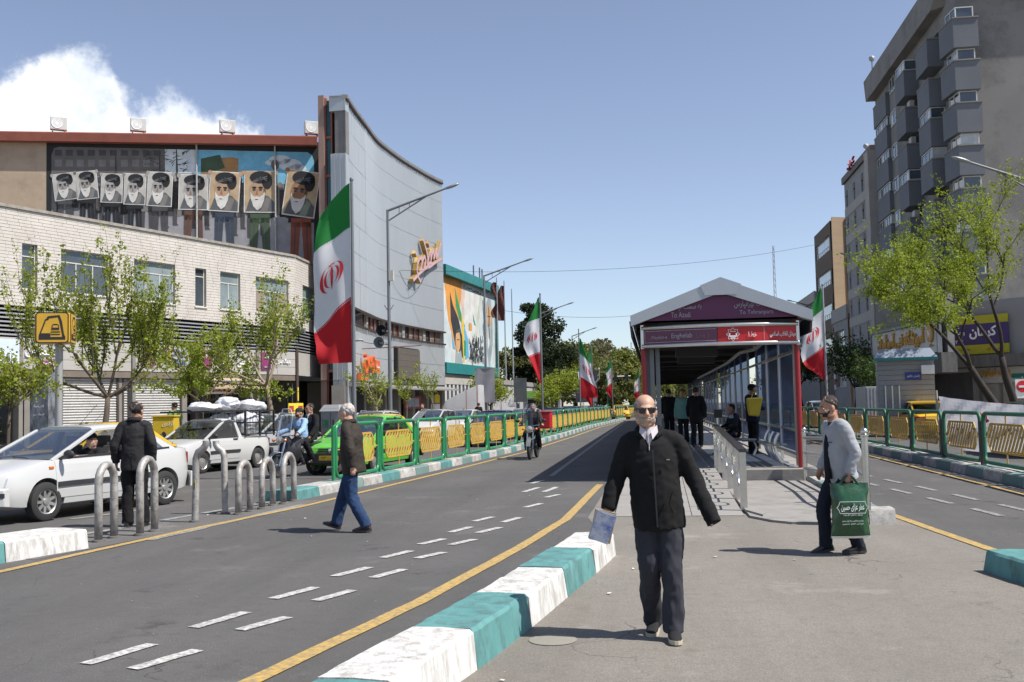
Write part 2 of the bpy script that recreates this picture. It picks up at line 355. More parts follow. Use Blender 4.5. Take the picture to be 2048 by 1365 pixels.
ribbon('white_line',[(-2.40,24),(-2.42,31),(-2.5,60),(-2.5,95)],.12,.008,M_FADEP)
ribbon('white_line',[(-9.4,23.2),(-8.5,26.3),(-7.2,30)],.13,.008,M_FADEP)
ribbon('white_line',[(-7.9,13.2),(-7.5,15.5),(-6.9,18.2)],.16,.008,M_FADEP,jit=.03)
ribbon('white_line',[(-6.55,12.9),(-6.35,15.2),(-6.1,17.6)],.14,.006,M_FADEP,jit=.03)
ribbon('white_line',[(-9.2,15.5),(-8.6,17.3)],.14,.008,M_FADEP,jit=.03)
# double row of dashes down the crossing lane
dash=[((170,1330),(305,1290)),((265,1340),(395,1302)),((388,1257),(492,1226)),((478,1262),(575,1236)),((545,1199),(632,1176)),((632,1203),(706,1182)),((668,1154),(738,1136)),((745,1157),(809,1140)),((765,1117),(822,1103)),((833,1118),(888,1106)),((840,1090),(888,1079)),((901,1091),(948,1080)),((900,1066),(942,1055)),((956,1067),(1000,1056)),((948,1044),(985,1035)),((1005,1046),(1040,1036)),((1050,1016),(1083,1008)),((1092,996),(1118,990)),((1047,985),(1078,976)),((1088,985),(1114,975)),((1062,968),(1085,962))]
dp=tag(bpy.data.objects.new('lane_dashes',None),None,None,None,'structure');COL.objects.link(dp)
for a,c in dash:
 p,q=G(*a),G(*c);ribbon('dash',[(p.x,p.y),(q.x,q.y)],.115,.008,M_WHITEP,dp,kind=None,jit=.006)
rd=tag(bpy.data.objects.new('lane_dashes',None),None,None,None,'structure');COL.objects.link(rd)
for k in range(9):
 for dx in(0,.55):
  y0=11.5+k*1.75;x0=5.0-.105*(y0-11.5)+dx;ribbon('dash',[(x0,y0+dx),(x0-.10,y0+1.0+dx)],.11,.008,M_FADEP,rd,kind=None,jit=.01)
# rough strip where the hoops stand, repaired patches, manhole covers
sheet('asphalt_strip',[(-8.0,11.6),(-7.1,11.2),(-6.35,15),(-6.0,18.4),(-6.8,18.4),(-7.6,14.5)],.004,MATS['rough_asphalt'])
def disc(c,r,z,name,m,squash=1.0,wob=0.0):
 return sheet(name,[(c[0]+r*math.cos(t)*(1+wob*noise.noise((math.cos(t)*2,math.sin(t)*2,c[0]))),c[1]+r*squash*math.sin(t)*(1+wob*noise.noise((math.cos(t)*2,5,math.sin(t)*2)))) for t in[2*math.pi*k/28 for k in range(28)]],z,m)
asphalt('patch_asphalt',(.20,.182,.16),(.25,.23,.2),speck=.8)
disc((-.75,7.35),.17,.009,'manhole_cover',mat('cover_concrete',(.26,.24,.2),.9,bump=.4,bs=50),1)
# pebbles, scraps and grit lying about
lit=MB();random.seed(3)
for k in range(240):
 y=random.uniform(5.3,20);x=random.uniform(-6,5)*(y/16+.35)
 if random.random()<.35:x=random.choice([-1,1])*.05+poly_at([(-1.3,5),(-.4,11.7),(-.9,21)],y)+.1+abs(random.gauss(0,.1))
 s_=random.uniform(.004,.010);lit.ell((x,y,s_*.2+.004),(s_,s_*random.uniform(.5,1.3),s_*.35),5,4)
lit.build('grit',mat('pale_grit',(.30,.275,.24),.9,var=.5,vs=1.2),kind='stuff')
scr=MB()
for k in range(16):
 y=random.uniform(5.6,19);x=random.uniform(-5.5,5)*(y/16+.35);a=random.uniform(0,6);l=random.uniform(.012,.032);z=.014
 scr.add([(x+l*math.cos(a+t)*(1 if i%2 else .6),y+l*math.sin(a+t),z+random.uniform(-.004,.008)) for i,t in enumerate((0,1.4,3,4.4))],[(0,1,2,3)])
scr.build('paper_scraps',mat('litter_white',(.6,.58,.52),.9,var=.3),kind='stuff')
# ---------------------------------------------------------------- kerbs
def stone_run(name,edge,width,h,l_stone,mats,zig=.0,batter=.02,side=1,start=0,label=None,joint=.012):
 """edge = polyline of the face towards the bus lane; stones go to its +/- side"""
 root=bpy.data.objects.new(name,None);COL.objects.link(root);root['kind']='structure'
 pts=[V((a,b)) for a,b in edge];L_=[0]
 for a,b in zip(pts,pts[1:]):L_.append(L_[-1]+(b-a).length)
 def at(s):
  for i in range(len(pts)-1):
   if s<=L_[i+1]:break
  t=(s-L_[i])/(L_[i+1]-L_[i]);d=(pts[i+1]-pts[i]).normalized();return pts[i]+(pts[i+1]-pts[i])*t,V((d.y,-d.x))*side
 n=int(L_[-1]/l_stone);
 for k in range(n):
  s0=k*l_stone+joint/2;s1=(k+1)*l_stone-joint/2;b=MB();rings=[]
  dz=random.uniform(-.006,.006)
  nq=12 if l_stone>1.2 else 4;ja=.007 if nq==4 else .009
  for q in range(nq):
   s=lerp(s0,s1,q/(nq-1));p,nn=at(s);j=[random.uniform(-ja,ja) for _ in range(6)]
   if random.random()<.12:j=[x*2.2 for x in j]
   def P(o,z):return V((p.x+nn.x*o,p.y+nn.y*o,z))
   e=.022
   rings.append([P(0,0),P(batter+j[0],h-e+dz),P(batter+e,h+dz+j[1]*.4),P(width*.5,h+dz+.004+j[2]*.5),P(width-batter-e,h+dz+j[3]*.4),P(width-batter+j[4],h-e+dz),P(width,0)])
  b.loft(rings);b.build('kerb_stone',mats[(k+start)%len(mats)],root,smooth=30)
 return root
random.seed(11)
# big painted blocks in the foreground
stone_run('kerb',[(-1.72+.0,-.9),(-1.62,1.55),(-1.5,3.0),(-1.43,4.25),(-1.34,5.5),(-1.11,6.70),(-.92,7.95),(-.74,9.28),(-.575,10.45),(-.43,11.68)],.48,.25,1.243,[M_KWHITE,M_KTEAL],side=-1,batter=.025,start=1)
stone_run('kerb',[(3.0,10.35),(3.22,9.1),(3.5,7.8),(3.9,6.4),(4.4,5.0)],.5,.2,1.27,[M_KTEAL,M_KWHITE],side=-1,batter=.03)
stone_run('kerb',[(-6.97,12.15),(-7.30,11.05),(-7.62,10.0),(-8.0,8.8),(-8.5,7.3)],.8,.24,1.2,[M_KWHITE,M_KTEAL],side=1,batter=.03)
stone_run('kerb',[(2.38,14.12),(3.06,14.1)],.5,.2,.34,[M_KWHITEF],side=-1,batter=.04)
stone_run('kerb',[(3.1,14.7),(3.2,17.5),(3.25,21.3)],.3,.12,1.1,[M_KTEALF,M_KWHITEF],side=-1,batter=.02)
KL=[(xl(y)-lerp(.62,.45,min(1,(y-18.3)/7)),y) for y in(18.3,20,22,25,29,33,36.3,42,52,62,72,88,104,114,130,150)]
KL=[(a,b) for a,b in KL]
stone_run('kerb',KL[:13],.58,.19,1.12,[M_KTEAL,M_KWHITEF,M_KTEALF,M_KWHITEF][:1]+[M_KWHITEF,M_KTEALF,M_KWHITEF],side=-1,batter=.015)
KR=[(6.35,8),(6.4,20),(6.4,33),(6.3,44),(6.3,100)]
stone_run('kerb',KR,.6,.2,1.15,[M_KTEALF,M_KWHITEF],side=1,batter=.02)
# ---------------------------------------------------------------- railings
def rail_panel(root,p0,p1,z0,z1,m_frame,m_slat,lean,sep,low=False):
 p0=V((*p0,0));p1=V((*p1,0));L_=(p1-p0).length;d=(p1-p0)/L_
 def Q(u,z,off=0):return p0+d*u+V((-d.y,d.x,0))*off+V((0,0,z))
 r=.16;fr=MB();loop=[]
 for(cu,cz,a0) in((L_-r,z1-r,0),(r,z1-r,90),(r,z0+r,180),(L_-r,z0+r,270)):
  for k in range(5):
   t=R(a0+k*22.5);loop.append((cu+r*math.cos(t),cz+r*math.sin(t)))
 n=6 if low else 10;rr=.042;rings=[]
 for i,(u,z) in enumerate(loop):
  a=loop[i-1];b=loop[(i+1)%len(loop)];tx,tz=b[0]-a[0],b[1]-a[1];q=math.hypot(tx,tz);nx,nz_=tz/q,-tx/q
  rings.append([Q(u+nx*rr*math.cos(2*math.pi*k/n),z+nz_*rr*math.cos(2*math.pi*k/n),rr*math.sin(2*math.pi*k/n)) for k in range(n)])
 rings.append(rings[0]);fr.loft(rings,cap=False);f=fr.build('panel_frame',m_frame,root,smooth='all')
 hh=z1-z0;a,b=L_*.115,L_*.885;c,e=z0+hh*.235,z0+hh*.79;ch=.13;w_=.045
 ol=[(a+ch,c),(b-ch,c),(b,c+ch),(b,e-ch),(b-ch,e),(a+ch,e),(a,e-ch),(a,c+ch)]
 bd=MB()
 for i in range(8):
  p,q=ol[i],ol[(i+1)%8];bd.bar(Q(*p),Q(*q),.022,w_,up=(0,0,1) if abs(p[1]-q[1])<.01 else(d.x,d.y,0))
 for zz in(lerp(c,e,.5),):
  bd.tube([Q(rr,zz),Q(a,zz)],.014,6);bd.tube([Q(b,zz),Q(L_-rr,zz)],.014,6)
 um=L_/2;bd.tube([Q(um,e),Q(um,z1)],.014,6);bd.tube([Q(um,z0),Q(um,c)],.014,6)
 bd.build('infill_border',m_slat,f)
 st=.19;sl=.46*lean;lo,hi=c+.02,e-.02;joined=MB()
 k=-5
 while True:
  u0=a+.05+k*st;k+=1
  if u0>b+.8:break
  def clip(u_at,t0,t1):
   ts=[]
   for t in[t0+(t1-t0)*i/24 for i in range(25)]:
    u=u_at+sl*t;zc=lerp(lo,hi,t)
    cut=max(0,ch-(zc-c))+0;cut2=max(0,ch-(e-zc))
    if a+.02+max(cut,cut2)<u<b-.02-max(cut,cut2):ts.append(t)
   return(min(ts),max(ts)) if ts else None
  r_=clip(u0,0,1)
  if not r_ or r_[1]-r_[0]<.18:continue
  bb=joined if not sep else MB()
  pa,pb=Q(u0+sl*r_[0],lerp(lo,hi,r_[0])),Q(u0+sl*r_[1],lerp(lo,hi,r_[1]));bb.bar(pa,pb,.045,.075,up=(-d.y,d.x,0)) if False else bb.bar(pa,pb,.014,.075,up=(d.x,d.y,0))
  if sep:bb.build('slat',m_slat,f)
 if not sep and joined.v:joined.build('slats',m_slat,f,kind='stuff')
def fence_run(label,pts,z0,z1,m_frame,m_post,m_slat,lean,n_sep,post_w=(.05,.09),far_low=6):
 o=pts[0];root=thing('railing',label,'railing')
 for i,p in enumerate(pts):
  q=pts[min(i+1,len(pts)-1)];pr=pts[max(i-1,0)];d=V((q[0]-pr[0],q[1]-pr[1],0)).normalized()
  b=MB();hp=z1-(.16 if i else .02);b.box((p[0],p[1],(.15+hp)/2),(post_w[1],post_w[0],hp-.15),math.atan2(d.y,d.x));pp=b.build('post',m_post,root,bevel=.006)
  for zz in(z0+.22,z1-.28):
   g=MB();g.tube([V((*p,zz))-d*.14,V((*p,zz))+d*.14],.018,6)
   if 0<i<len(pts)-1:g.build('coupling',m_frame,pp)
 for i,(p,q) in enumerate(zip(pts,pts[1:])):
  d=V((q[0]-p[0],q[1]-p[1]));L_=d.length;d/=L_
  rail_panel(root,V(p)+d*.12,V(q)-d*.12,z0,z1,m_frame,m_slat,lean,i<n_sep,i>far_low)
 return root
def walk(edge,y0,y1,pitch,off):
 out=[];y=y0
 while y<y1:
  x=poly_at(edge,y)+off;out.append((x,y));dx=poly_at(edge,y+1)-poly_at(edge,y);y+=pitch/math.hypot(1,dx)
 return out
fence_run('nearest green railing with yellow slat panels on the left kerb of the bus lane',walk(KL,20.75,90,2.62,-.29),.25,1.33,M_GREEN,M_GREEN,M_YSLAT,1,14)
fence_run('farther green and yellow railing beyond the gap in the left kerb',walk(KL,95,150,2.62,-.29),.25,1.33,M_GREEN,M_GREEN,M_YSLAT,1,0,far_low=-1)
fence_run('green railing with yellow slats and brown posts on the right kerb',walk(KR,13.9,96,3.0,.36),.27,1.27,M_GREENSH,M_BROWNP,M_YSLAT,-1,9,post_w=(.09,.12))
# ---------------------------------------------------------------- steel hoops and bent posts
def hoop(a,b,h,label):
 a,b=V((a.x,a.y,0)),V((b.x,b.y,0));d=(b-a);r=d.length/2;d.normalize();o=(a+b)/2
 t=thing('hoop_bollard',label,'bollard',o,0,'steel hoop bollards in the gap of the left kerb');m=MB(o)
 pts=[a-V((0,0,.02)),a+V((0,0,h*.5)),a+V((0,0,h-r))]+[o+V((0,0,h-r))-d*(r*math.cos(R(k*22.5)))+V((0,0,r*math.sin(R(k*22.5)))) for k in range(1,8)]+[b+V((0,0,h-r)),b+V((0,0,h*.5)),b-V((0,0,.02))]
 m.tube(pts,.052,14);m.build('tube',M_HOOP,t,smooth='all')
 f=MB(o)
 for p in(a,b):f=MB(o);f.lathe([(0.0,.085),(.03,.08),(.035,.06)],p,'z',12);f.build('footing',MATS['rough_asphalt'],t,smooth=True)
def HG(px,py):return G(px,py)
hoop(HG(197,1085),HG(228,1077),.98,'leftmost steel hoop bollard, beside the end of the white kerb block')
hoop(HG(280,1072),HG(309,1064),1.02,'steel hoop bollard right behind the man in the dark suit')
hoop(HG(477,1030),HG(500,1024),.82,'steel hoop bollard next to the shorter bent post')
hoop(HG(524,1019),HG(546,1012),.82,'middle hoop of the three in front of the motorcycle')
hoop(HG(567,1009),HG(588,1003),.86,'steel hoop bollard touching the end of the teal kerb')
def bent(px,py,h,dx,label):
 p=G(px,py);t=thing('bent_post',label,'bollard',p);m=MB(p);r=V((dx,0,0));z=V((0,0,1))
 m.tube([p-z*.02,p+z*.5+r*.08,p+z*(h*.78)+r*.1,p+z*(h*.86)+r*.3,p+z*(h*.9)+r*.75,p+z*(h*.95)+r*.98,p+z*h+r],[.052]*4+[.054,.052,.05],14);m.build('tube',M_HOOP,t,smooth=50)
 k=MB(p);k.lathe([(.0,.085),(.03,.08),(.035,.06)],p,'z',12);k.build('footing',MATS['rough_asphalt'],t,smooth=True)
 if dx>0:
  s=MB(p);q=p+V((.02,-.062,.56));s.box(q,(.05,.01,.13),-.35);s.build('sticker',mat('yellow_sticker',(.6,.5,.1),.6,dirt=(.08,.12,.3),dirt_amt=.5,dirt_scale=25),t)
bent(390,1045,1.22,.18,'taller bent grey post with a yellow sticker')
bent(451,1029,1.18,-.16,'bent grey post leaning left in front of the pickup')
# ---------------------------------------------------------------- walls with openings
UZ=V((0,0,1))
class Wall:
 def __init__(s,A,B):s.A=V((A[0],A[1],0));s.B=V((B[0],B[1],0));s.L=(s.B-s.A).length;s.d=(s.B-s.A)/s.L;n=V((s.d.y,-s.d.x,0));s.n=n if n.dot(V((0,0,0))-s.A)>0 else-n
 def p(s,u,z,off=0.0):return s.A+s.d*u+s.n*off+UZ*z
 def uz(s,px,py):
  h=HIT(px,py,s.A,s.n);return(h-s.A).dot(s.d),h.z
 def rect(s,x0,y0,x1,y1):
  a,b=s.uz(x0,y0),s.uz(x0,y1);c=s.uz(x1,y0);return(a[0],b[1],c[0],a[1])
 def skin(s,mb,u0,u1,z0,z1,holes,off=0.0,reveal=.22):
  us=sorted({u0,u1,*[min(max(h[k],u0),u1) for h in holes for k in(0,2)]});zs=sorted({z0,z1,*[min(max(h[k],z0),z1) for h in holes for k in(1,3)]})
  for a,b in zip(us,us[1:]):
   for c,d in zip(zs,zs[1:]):
    m=((a+b)/2,(c+d)/2)
    if any(h[0]<m[0]<h[2] and h[1]<m[1]<h[3] for h in holes):continue
    mb.quad(s.p(a,c,off),s.p(b,c,off),s.p(b,d,off),s.p(a,d,off))
  for h in holes:
   c=[(h[0],h[1]),(h[2],h[1]),(h[2],h[3]),(h[0],h[3])]
   for i in range(4):
    p,q=c[i],c[(i+1)%4];mb.quad(s.p(*p,off),s.p(*q,off),s.p(*q,off-reveal),s.p(*p,off-reveal))
 def slab(s,mb,u0,u1,z0,z1,o0,o1):
  q=lambda z:[s.p(u0,z,o0),s.p(u1,z,o0),s.p(u1,z,o1),s.p(u0,z,o1)]
  mb.hexa(q(z0),q(z1))
def window(W,h,root,m_frame,m_glass,cols=2,transom=.7,rec=.14,t=.06,sill=True,m_sill=None,blinds=None):
 u0,z0,u1,z1=h;o=W.p(u0,z0);f=MB(o)
 W.slab(f,u0,u1,z1-t,z1,-rec-t,-rec);W.slab(f,u0,u1,z0,z0+t,-rec-t,-rec);W.slab(f,u0,u0+t,z0+t,z1-t,-rec-t,-rec);W.slab(f,u1-t,u1,z0+t,z1-t,-rec-t,-rec)
 zt=lerp(z0,z1,transom) if transom else z1
 if transom:W.slab(f,u0+t,u1-t,zt-t*.4,zt+t*.4,-rec-t*.9,-rec-.004)
 for k in range(1,cols):
  u=lerp(u0,u1,k/cols);W.slab(f,u-t*.4,u+t*.4,z0+t,zt-t*.4,-rec-t*.8,-rec-.008)
 w_=thing('window',None,None);w_.location=o-(root.location if root else V());w_.parent=root
 f.build('frame',m_frame,w_)
 for k in range(cols):
  g=MB(o);a,b=lerp(u0,u1,k/cols),lerp(u0,u1,(k+1)/cols);g.quad(W.p(a,z0+t,-rec-t*.5),W.p(b,z0+t,-rec-t*.5),W.p(b,zt,-rec-t*.5),W.p(a,zt,-rec-t*.5));g.build('pane',m_glass if not blinds or(k%2) else blinds,w_)
 if transom:
  g=MB(o);g.quad(W.p(u0,zt,-rec-t*.5),W.p(u1,zt,-rec-t*.5),W.p(u1,z1-t,-rec-t*.5),W.p(u0,z1-t,-rec-t*.5));g.build('pane',m_glass,w_)
 if sill:
  g=MB(o);W.slab(g,u0-.06,u1+.06,z0-.07,z0-.002,-rec,.07);g.build('sill',m_sill or m_frame,w_)
 return w_
def wpaned(name,base):return mat(name,base,.08,var=.35,vs=.9,spec=.9)
M_BRICK=mat('long_white_brick',(.535,.498,.45),.85,var=.1,vs=1.1,dirt=(.44,.395,.34),dirt_amt=.36,dirt_scale=1.2,bump=.2,bs=40)
M_MORTAR=mat('grey_mortar',(.40,.37,.33),.95,var=.1)
M_WFRAME=mat('cream_window_frame',(.58,.55,.49),.5,var=.08)
M_WGLASS=wpaned('frosted_blue_glass',(.22,.27,.28));M_WGLASS2=wpaned('dark_blue_glass',(.055,.07,.08));M_BEIGE=wpaned('curtained_glass',(.28,.24,.19))
M_TRIM=mat('stained_parapet',(.33,.30,.26),.9,dirt=(.2,.18,.15),dirt_amt=.45,dirt_scale=3)
M_PANEL=mat('grey_fascia_panel',(.42,.40,.365),.55,.1,var=.07,vs=.7)
M_PURPLE=mat('purple_sign',(.22,.035,.13),.5,var=.15);M_WHITE=mat('sign_white',(.80,.80,.78),.55,var=.04)
M_SHUT=mat('galvanised_shutter',(.44,.43,.41),.5,.25,var=.12,vs=1.2,dirt=(.25,.23,.2),dirt_amt=.38,dirt_scale=2.4)
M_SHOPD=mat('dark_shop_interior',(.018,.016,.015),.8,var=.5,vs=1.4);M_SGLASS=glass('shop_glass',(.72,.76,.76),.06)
M_PILLAR=mat('stone_pillar',(.2,.185,.165),.7,var=.15)
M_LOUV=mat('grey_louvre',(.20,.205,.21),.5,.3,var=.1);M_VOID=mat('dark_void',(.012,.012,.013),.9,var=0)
M_RUST=mat('red_brown_fascia',(.29,.085,.055),.65,var=.15,vs=1.5,dirt=(.2,.1,.08),dirt_amt=.35,dirt_scale=2)
M_TANW=mat('tan_plaster',(.43,.325,.235),.9,var=.1,vs=.35,dirt=(.30,.225,.16),dirt_amt=.4,dirt_scale=.5,bump=.15)
# ---------------------------------------------------------------- pavements
sheet('plaza',[(-90,8),(-17.5,8),(-15.6,20),(-14.3,30),(-12.7,44),(-11.6,60),(-10.2,90),(-7,130),(-60,130),(-90,130)],.13,M_PAVE)
stone_run('plaza_kerb',[(-17.5,8),(-15.6,20),(-14.3,30),(-12.7,44),(-11.6,60),(-10.2,90),(-7,130)],.3,.14,1.6,[M_CONC],side=-1)
sheet('sidewalk',[(15.2,0),(60,0),(60,260),(15.2,260)],.14,M_PAVE)
stone_run('sidewalk_kerb',[(14.9,10),(14.9,150)],.3,.15,1.8,[M_CONC],side=1)
# ---------------------------------------------------------------- white brick building
q1=P3(0,838,44.9);q2=P3(592,821,62.0);q3=P3(648,820,68.0)
dd=(q2-q1).normalized();q0=q1-dd*9
bb_=thing('brick_building','low white brick building with shops below, running under the painted mural','building',(q0.x,q0.y,0));OB=bb_.location.copy()
WB=Wall(q0,q2);WC=Wall(q2,q3);ZP,ZL,ZF,ZS=10.8,6.5,5.1,3.72
u_b=lambda px:WB.uz(px,700)[0]
holesB=[WB.rect(*r) for r in((44,463,75,553),(122,473,222,563),(268,497,350,584),(390,512,412,592),(440,519,480,597),(511,528,576,608))]
holesB=[(a,min(b,d-1.2),c,d) for a,b,c,d in holesB]
zt_,zb_=9.35,7.28
holesB=[(a,zb_+random.uniform(-.03,.03),c,zt_) for a,b,c,d in holesB]
holesC=[(WC.uz(605,600)[0],zb_,WC.uz(633,600)[0],zt_)]
mb=MB(OB);WB.skin(mb,0,WB.L,ZL,ZP,holesB,0,.3);WC.skin(mb,0,WC.L,ZL,ZP,holesC,0,.3)
mb.quad(WB.p(0,ZP),WB.p(WB.L,ZP),WC.p(WC.L,ZP),WC.p(WC.L,ZP,-8),WB.p(0,ZP,-12));mb.quad(WC.p(WC.L,0),WC.p(WC.L,0,-8),WC.p(WC.L,ZP,-8),WC.p(WC.L,ZP))
mb.build('wall',M_MORTAR,bb_)
mb=MB(OB);random.seed(5)
for W,holes in((WB,holesB),(WC,holesC)):
 rows=int((ZP-ZL)/.148)
 for r in range(rows):
  z0=ZL+r*.148+.012;z1=z0+.128;u=-random.random()*.6
  while u<W.L:
   l=.62+random.uniform(-.03,.03);a,b=max(u+.008,0),min(u+l-.008,W.L);u+=l
   segs=[(a,b)]
   for h in holes:
    if h[1]-.02<(z0+z1)/2<h[3]+.02:
     segs=[s_ for x,y in segs for s_ in((x,min(y,h[0])),(max(x,h[2]),y)) if s_[1]-s_[0]>.03]
   for a,b in segs:
    o=.012+random.uniform(-.003,.003);W.slab(mb,a,b,z0,z1,-.02,o)
mb.build('brick_courses',M_BRICK,bb_,kind='stuff')
mb=MB(OB);WB.slab(mb,0,WB.L+.02,ZP+.004,ZP+.14,-.35,.09);mb.build('coping',M_TRIM,bb_)
mb=MB(OB);WC.slab(mb,.1,WC.L,ZP+.004,ZP+.14,-.35,.085);mb.build('coping',M_TRIM,bb_)
for h,(c,tr,gl,bl) in zip(holesB,((1,.72,M_WGLASS2,None),(3,.7,M_WGLASS2,None),(3,.7,M_WGLASS,None),(1,.78,M_WGLASS2,None),(2,.7,M_WGLASS,None),(3,.62,M_WGLASS,M_BEIGE))):window(WB,h,bb_,M_WFRAME,gl,c,tr,blinds=bl)
window(WC,holesC[0],bb_,M_WFRAME,wpaned('green_frosted_glass',(.2,.3,.27)),2,.64)
# louvre band
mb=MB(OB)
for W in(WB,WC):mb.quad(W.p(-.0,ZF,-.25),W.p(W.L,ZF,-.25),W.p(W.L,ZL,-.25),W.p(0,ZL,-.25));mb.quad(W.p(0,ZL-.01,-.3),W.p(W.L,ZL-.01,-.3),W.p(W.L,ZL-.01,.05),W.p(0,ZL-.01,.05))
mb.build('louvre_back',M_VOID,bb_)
for k in range(7):
 for W in(WB,WC):
  mb=MB(OB);z=ZF+.08+k*.185;q=lambda z_,o0,o1:[W.p(0,z_,o0),W.p(W.L,z_,o0),W.p(W.L,z_,o1),W.p(0,z_,o1)]
  mb.hexa(q(z,-.06,.10),q(z+.075,-.1,.06));mb.build('louvre_slat',M_LOUV,bb_)
mb=MB(OB);p=WC.p(.3,ZL-.1,.25);mb.tube([p-WC.n*.5,p+WC.n*.25],.17,12);mb.tube([p+WC.n*.245,p+WC.n*.255],.13,12);mb.build('vent_pipe',M_POLE,bb_,smooth=True)
# sign fascia, one panel per shop, with lettering
def sign_text(t,W,px,z,w_,h_,m,root=bb_,off=.1,O=None,d=.05,**kw):
 u=W.uz(px,715)[0];return text_on(t,W.p(u,z,off),W.d,UZ,w_,h_,m,root,d,o=O or OB,**kw)
fx=[-260,38,118,264,390,512,592]
for i,(a,c) in enumerate(zip(fx,fx[1:])):
 ua,uc=max(0,u_b(a)) if a>-200 else 0,u_b(c) if c<592 else WB.L;
 nrow=3
 for r in range(nrow):
  for hlf in range(2):
   g=MB(OB);z0=ZS+(ZF-ZS)*r/nrow;z1=ZS+(ZF-ZS)*(r+1)/nrow;WB.slab(g,lerp(ua+.12,uc-.12,hlf/2)+.008,lerp(ua+.12,uc-.12,(hlf+1)/2)-.008,z0+.008,z1-.008,-.1,.08);g.build('fascia_panel',M_PANEL,bb_)
 g=MB(OB);WB.slab(g,uc-.10,uc+.10,0,ZF+.2,-.3,.15);g.build('pier',M_BROWNP if i%2 else M_PILLAR,bb_)
g=MB(OB);WC.slab(g,.1,WC.L,ZS,ZF,-.2,.06);g.build('fascia_panel',M_PANEL,bb_)
g=MB(OB);WB.slab(g,0,WB.L,ZS-.32,ZS-.006,-.3,.05);g.build('lintel',mat('brown_lintel',(.16,.13,.105),.7,var=.2),bb_)
def plate(px0,px1,z0,z1,m,name='sign_plate',W=WB,off=(.085,.16)):
 g=MB(OB);W.slab(g,W.uz(px0,715)[0],W.uz(px1,715)[0],z0,z1,*off);return g.build(name,m,bb_)
plate(-40,34,3.9,5.0,mat('pale_blue_sign',(.55,.63,.72),.4));sign_text('دانش',WB,8,4.25,1.0,.5,M_WHITE,off=.17)
sign_text('نعمتان',WB,78,4.5,1.6,.5,M_WHITE);plate(74,106,3.85,4.12,M_PURPLE);sign_text('پوشاک مردانه',WB,90,3.98,.62,.14,M_WHITE,off=.17)
plate(280,305,4.0,5.0,M_PURPLE);sign_text('۲۶',WB,292,4.65,.22,.22,M_WHITE,off=.165);sign_text('پاساژ',WB,292,4.12,.4,.08,M_WHITE,off=.165)
M_BLUE=mat('sign_blue',(.07,.16,.33),.5);sign_text('آپاک',WB,353,4.72,1.1,.36,M_BLUE);sign_text('OPAK',WB,353,4.25,1.1,.3,M_BLUE)
plate(334,338,4.3,4.9,mat('sign_orange',(.7,.3,.06),.5))
plate(399,420,4.0,4.95,M_PURPLE);sign_text('۲۷',WB,409,4.6,.22,.22,M_WHITE,off=.165);sign_text('سیتی ساعت',WB,466,4.4,2.3,.62,M_WHITE,bold=.012)
plate(519,538,4.0,4.98,M_PURPLE);sign_text('28',WB,528,4.75,.3,.22,M_WHITE,off=.165);sign_text('پاساژ',WB,528,4.14,.36,.08,M_WHITE,off=.165);sign_text('عینک سرا',WB,565,4.5,1.1,.35,M_WHITE)
# shutters and shopfronts
def shutter(px0,px1,z1=3.38):
 u0,u1=u_b(px0),u_b(px1);g=MB(OB);n=26
 for k in range(n):
  z0=.1+(z1-.1)*k/n;z2=.1+(z1-.1)*(k+1)/n;h_=z2-z0
  q=lambda z_,o1:[WB.p(u0,z_,-.26),WB.p(u1,z_,-.26),WB.p(u1,z_,o1),WB.p(u0,z_,o1)]
  g.hexa(q(z0+.008,-.19),q(z0+h_*.5,-.15));g.hexa(q(z0+h_*.5,-.15),q(z2,-.19))
 g.build('roller_shutter',M_SHUT,bb_,kind='stuff')
 g=MB(OB);WB.slab(g,u0-.04,u1+.04,z1,ZS-.33,-.3,-.1);g.build('shutter_box',mat('shutter_box_brown',(.15,.125,.105),.6,var=.2),bb_)
 for u in(u0,u1):
  g=MB(OB);WB.slab(g,u-.07,u+.04,0,z1,-.3,-.1);g.build('guide_rail',M_BROWNP,bb_)
shutter(128,240);shutter(250,366)
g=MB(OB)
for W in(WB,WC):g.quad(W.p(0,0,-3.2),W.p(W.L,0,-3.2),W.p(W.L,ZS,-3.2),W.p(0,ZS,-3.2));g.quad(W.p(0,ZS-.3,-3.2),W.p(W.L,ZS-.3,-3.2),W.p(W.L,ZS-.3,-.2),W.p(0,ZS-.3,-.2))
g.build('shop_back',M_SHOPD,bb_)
for px in(60,122,245,372,508,595,618):
 u=u_b(px) if px<592 else WB.L;g=MB(OB);WB.slab(g,u-.18,u+.18,0,ZS-.33,-3.1,-.12);g.build('party_wall',M_PILLAR,bb_)
def shopwin(px0,px1,z0=.3,z1=3.1,n=3,name='shop_window'):
 u0,u1=u_b(px0),u_b(px1);t=thing(name,None,None);o=WB.p(u0,0);t.location=o-OB;t.parent=bb_;f=MB(o)
 for k in range(n+1):u=lerp(u0,u1,k/n);WB.slab(f,u-.04,u+.04,z0,z1,-.3,-.2)
 WB.slab(f,u0,u1,z0-.3,z0,-.32,-.18);WB.slab(f,u0,u1,z1,z1+.08,-.32,-.18);f.build('frame',M_BLACK,t)
 for k in range(n):
  g=MB(o);a,b=lerp(u0,u1,k/n),lerp(u0,u1,(k+1)/n);g.quad(WB.p(a,z0,-.25),WB.p(b,z0,-.25),WB.p(b,z1,-.25),WB.p(a,z1,-.25));g.build('pane',M_SGLASS,t)
shopwin(-40,58);shopwin(376,482,.5,2.6,4);shopwin(596-16,592,.4,2.9,1)
rnd=random.Random(9);cols=[mat('goods_%s'%n,c,.6,var=.3,vs=4) for n,c in(('red',(.35,.05,.04)),('cream',(.55,.5,.4)),('blue',(.06,.12,.3)),('ochre',(.45,.3,.08)),('grey',(.3,.3,.3)),('green',(.06,.2,.08)))]
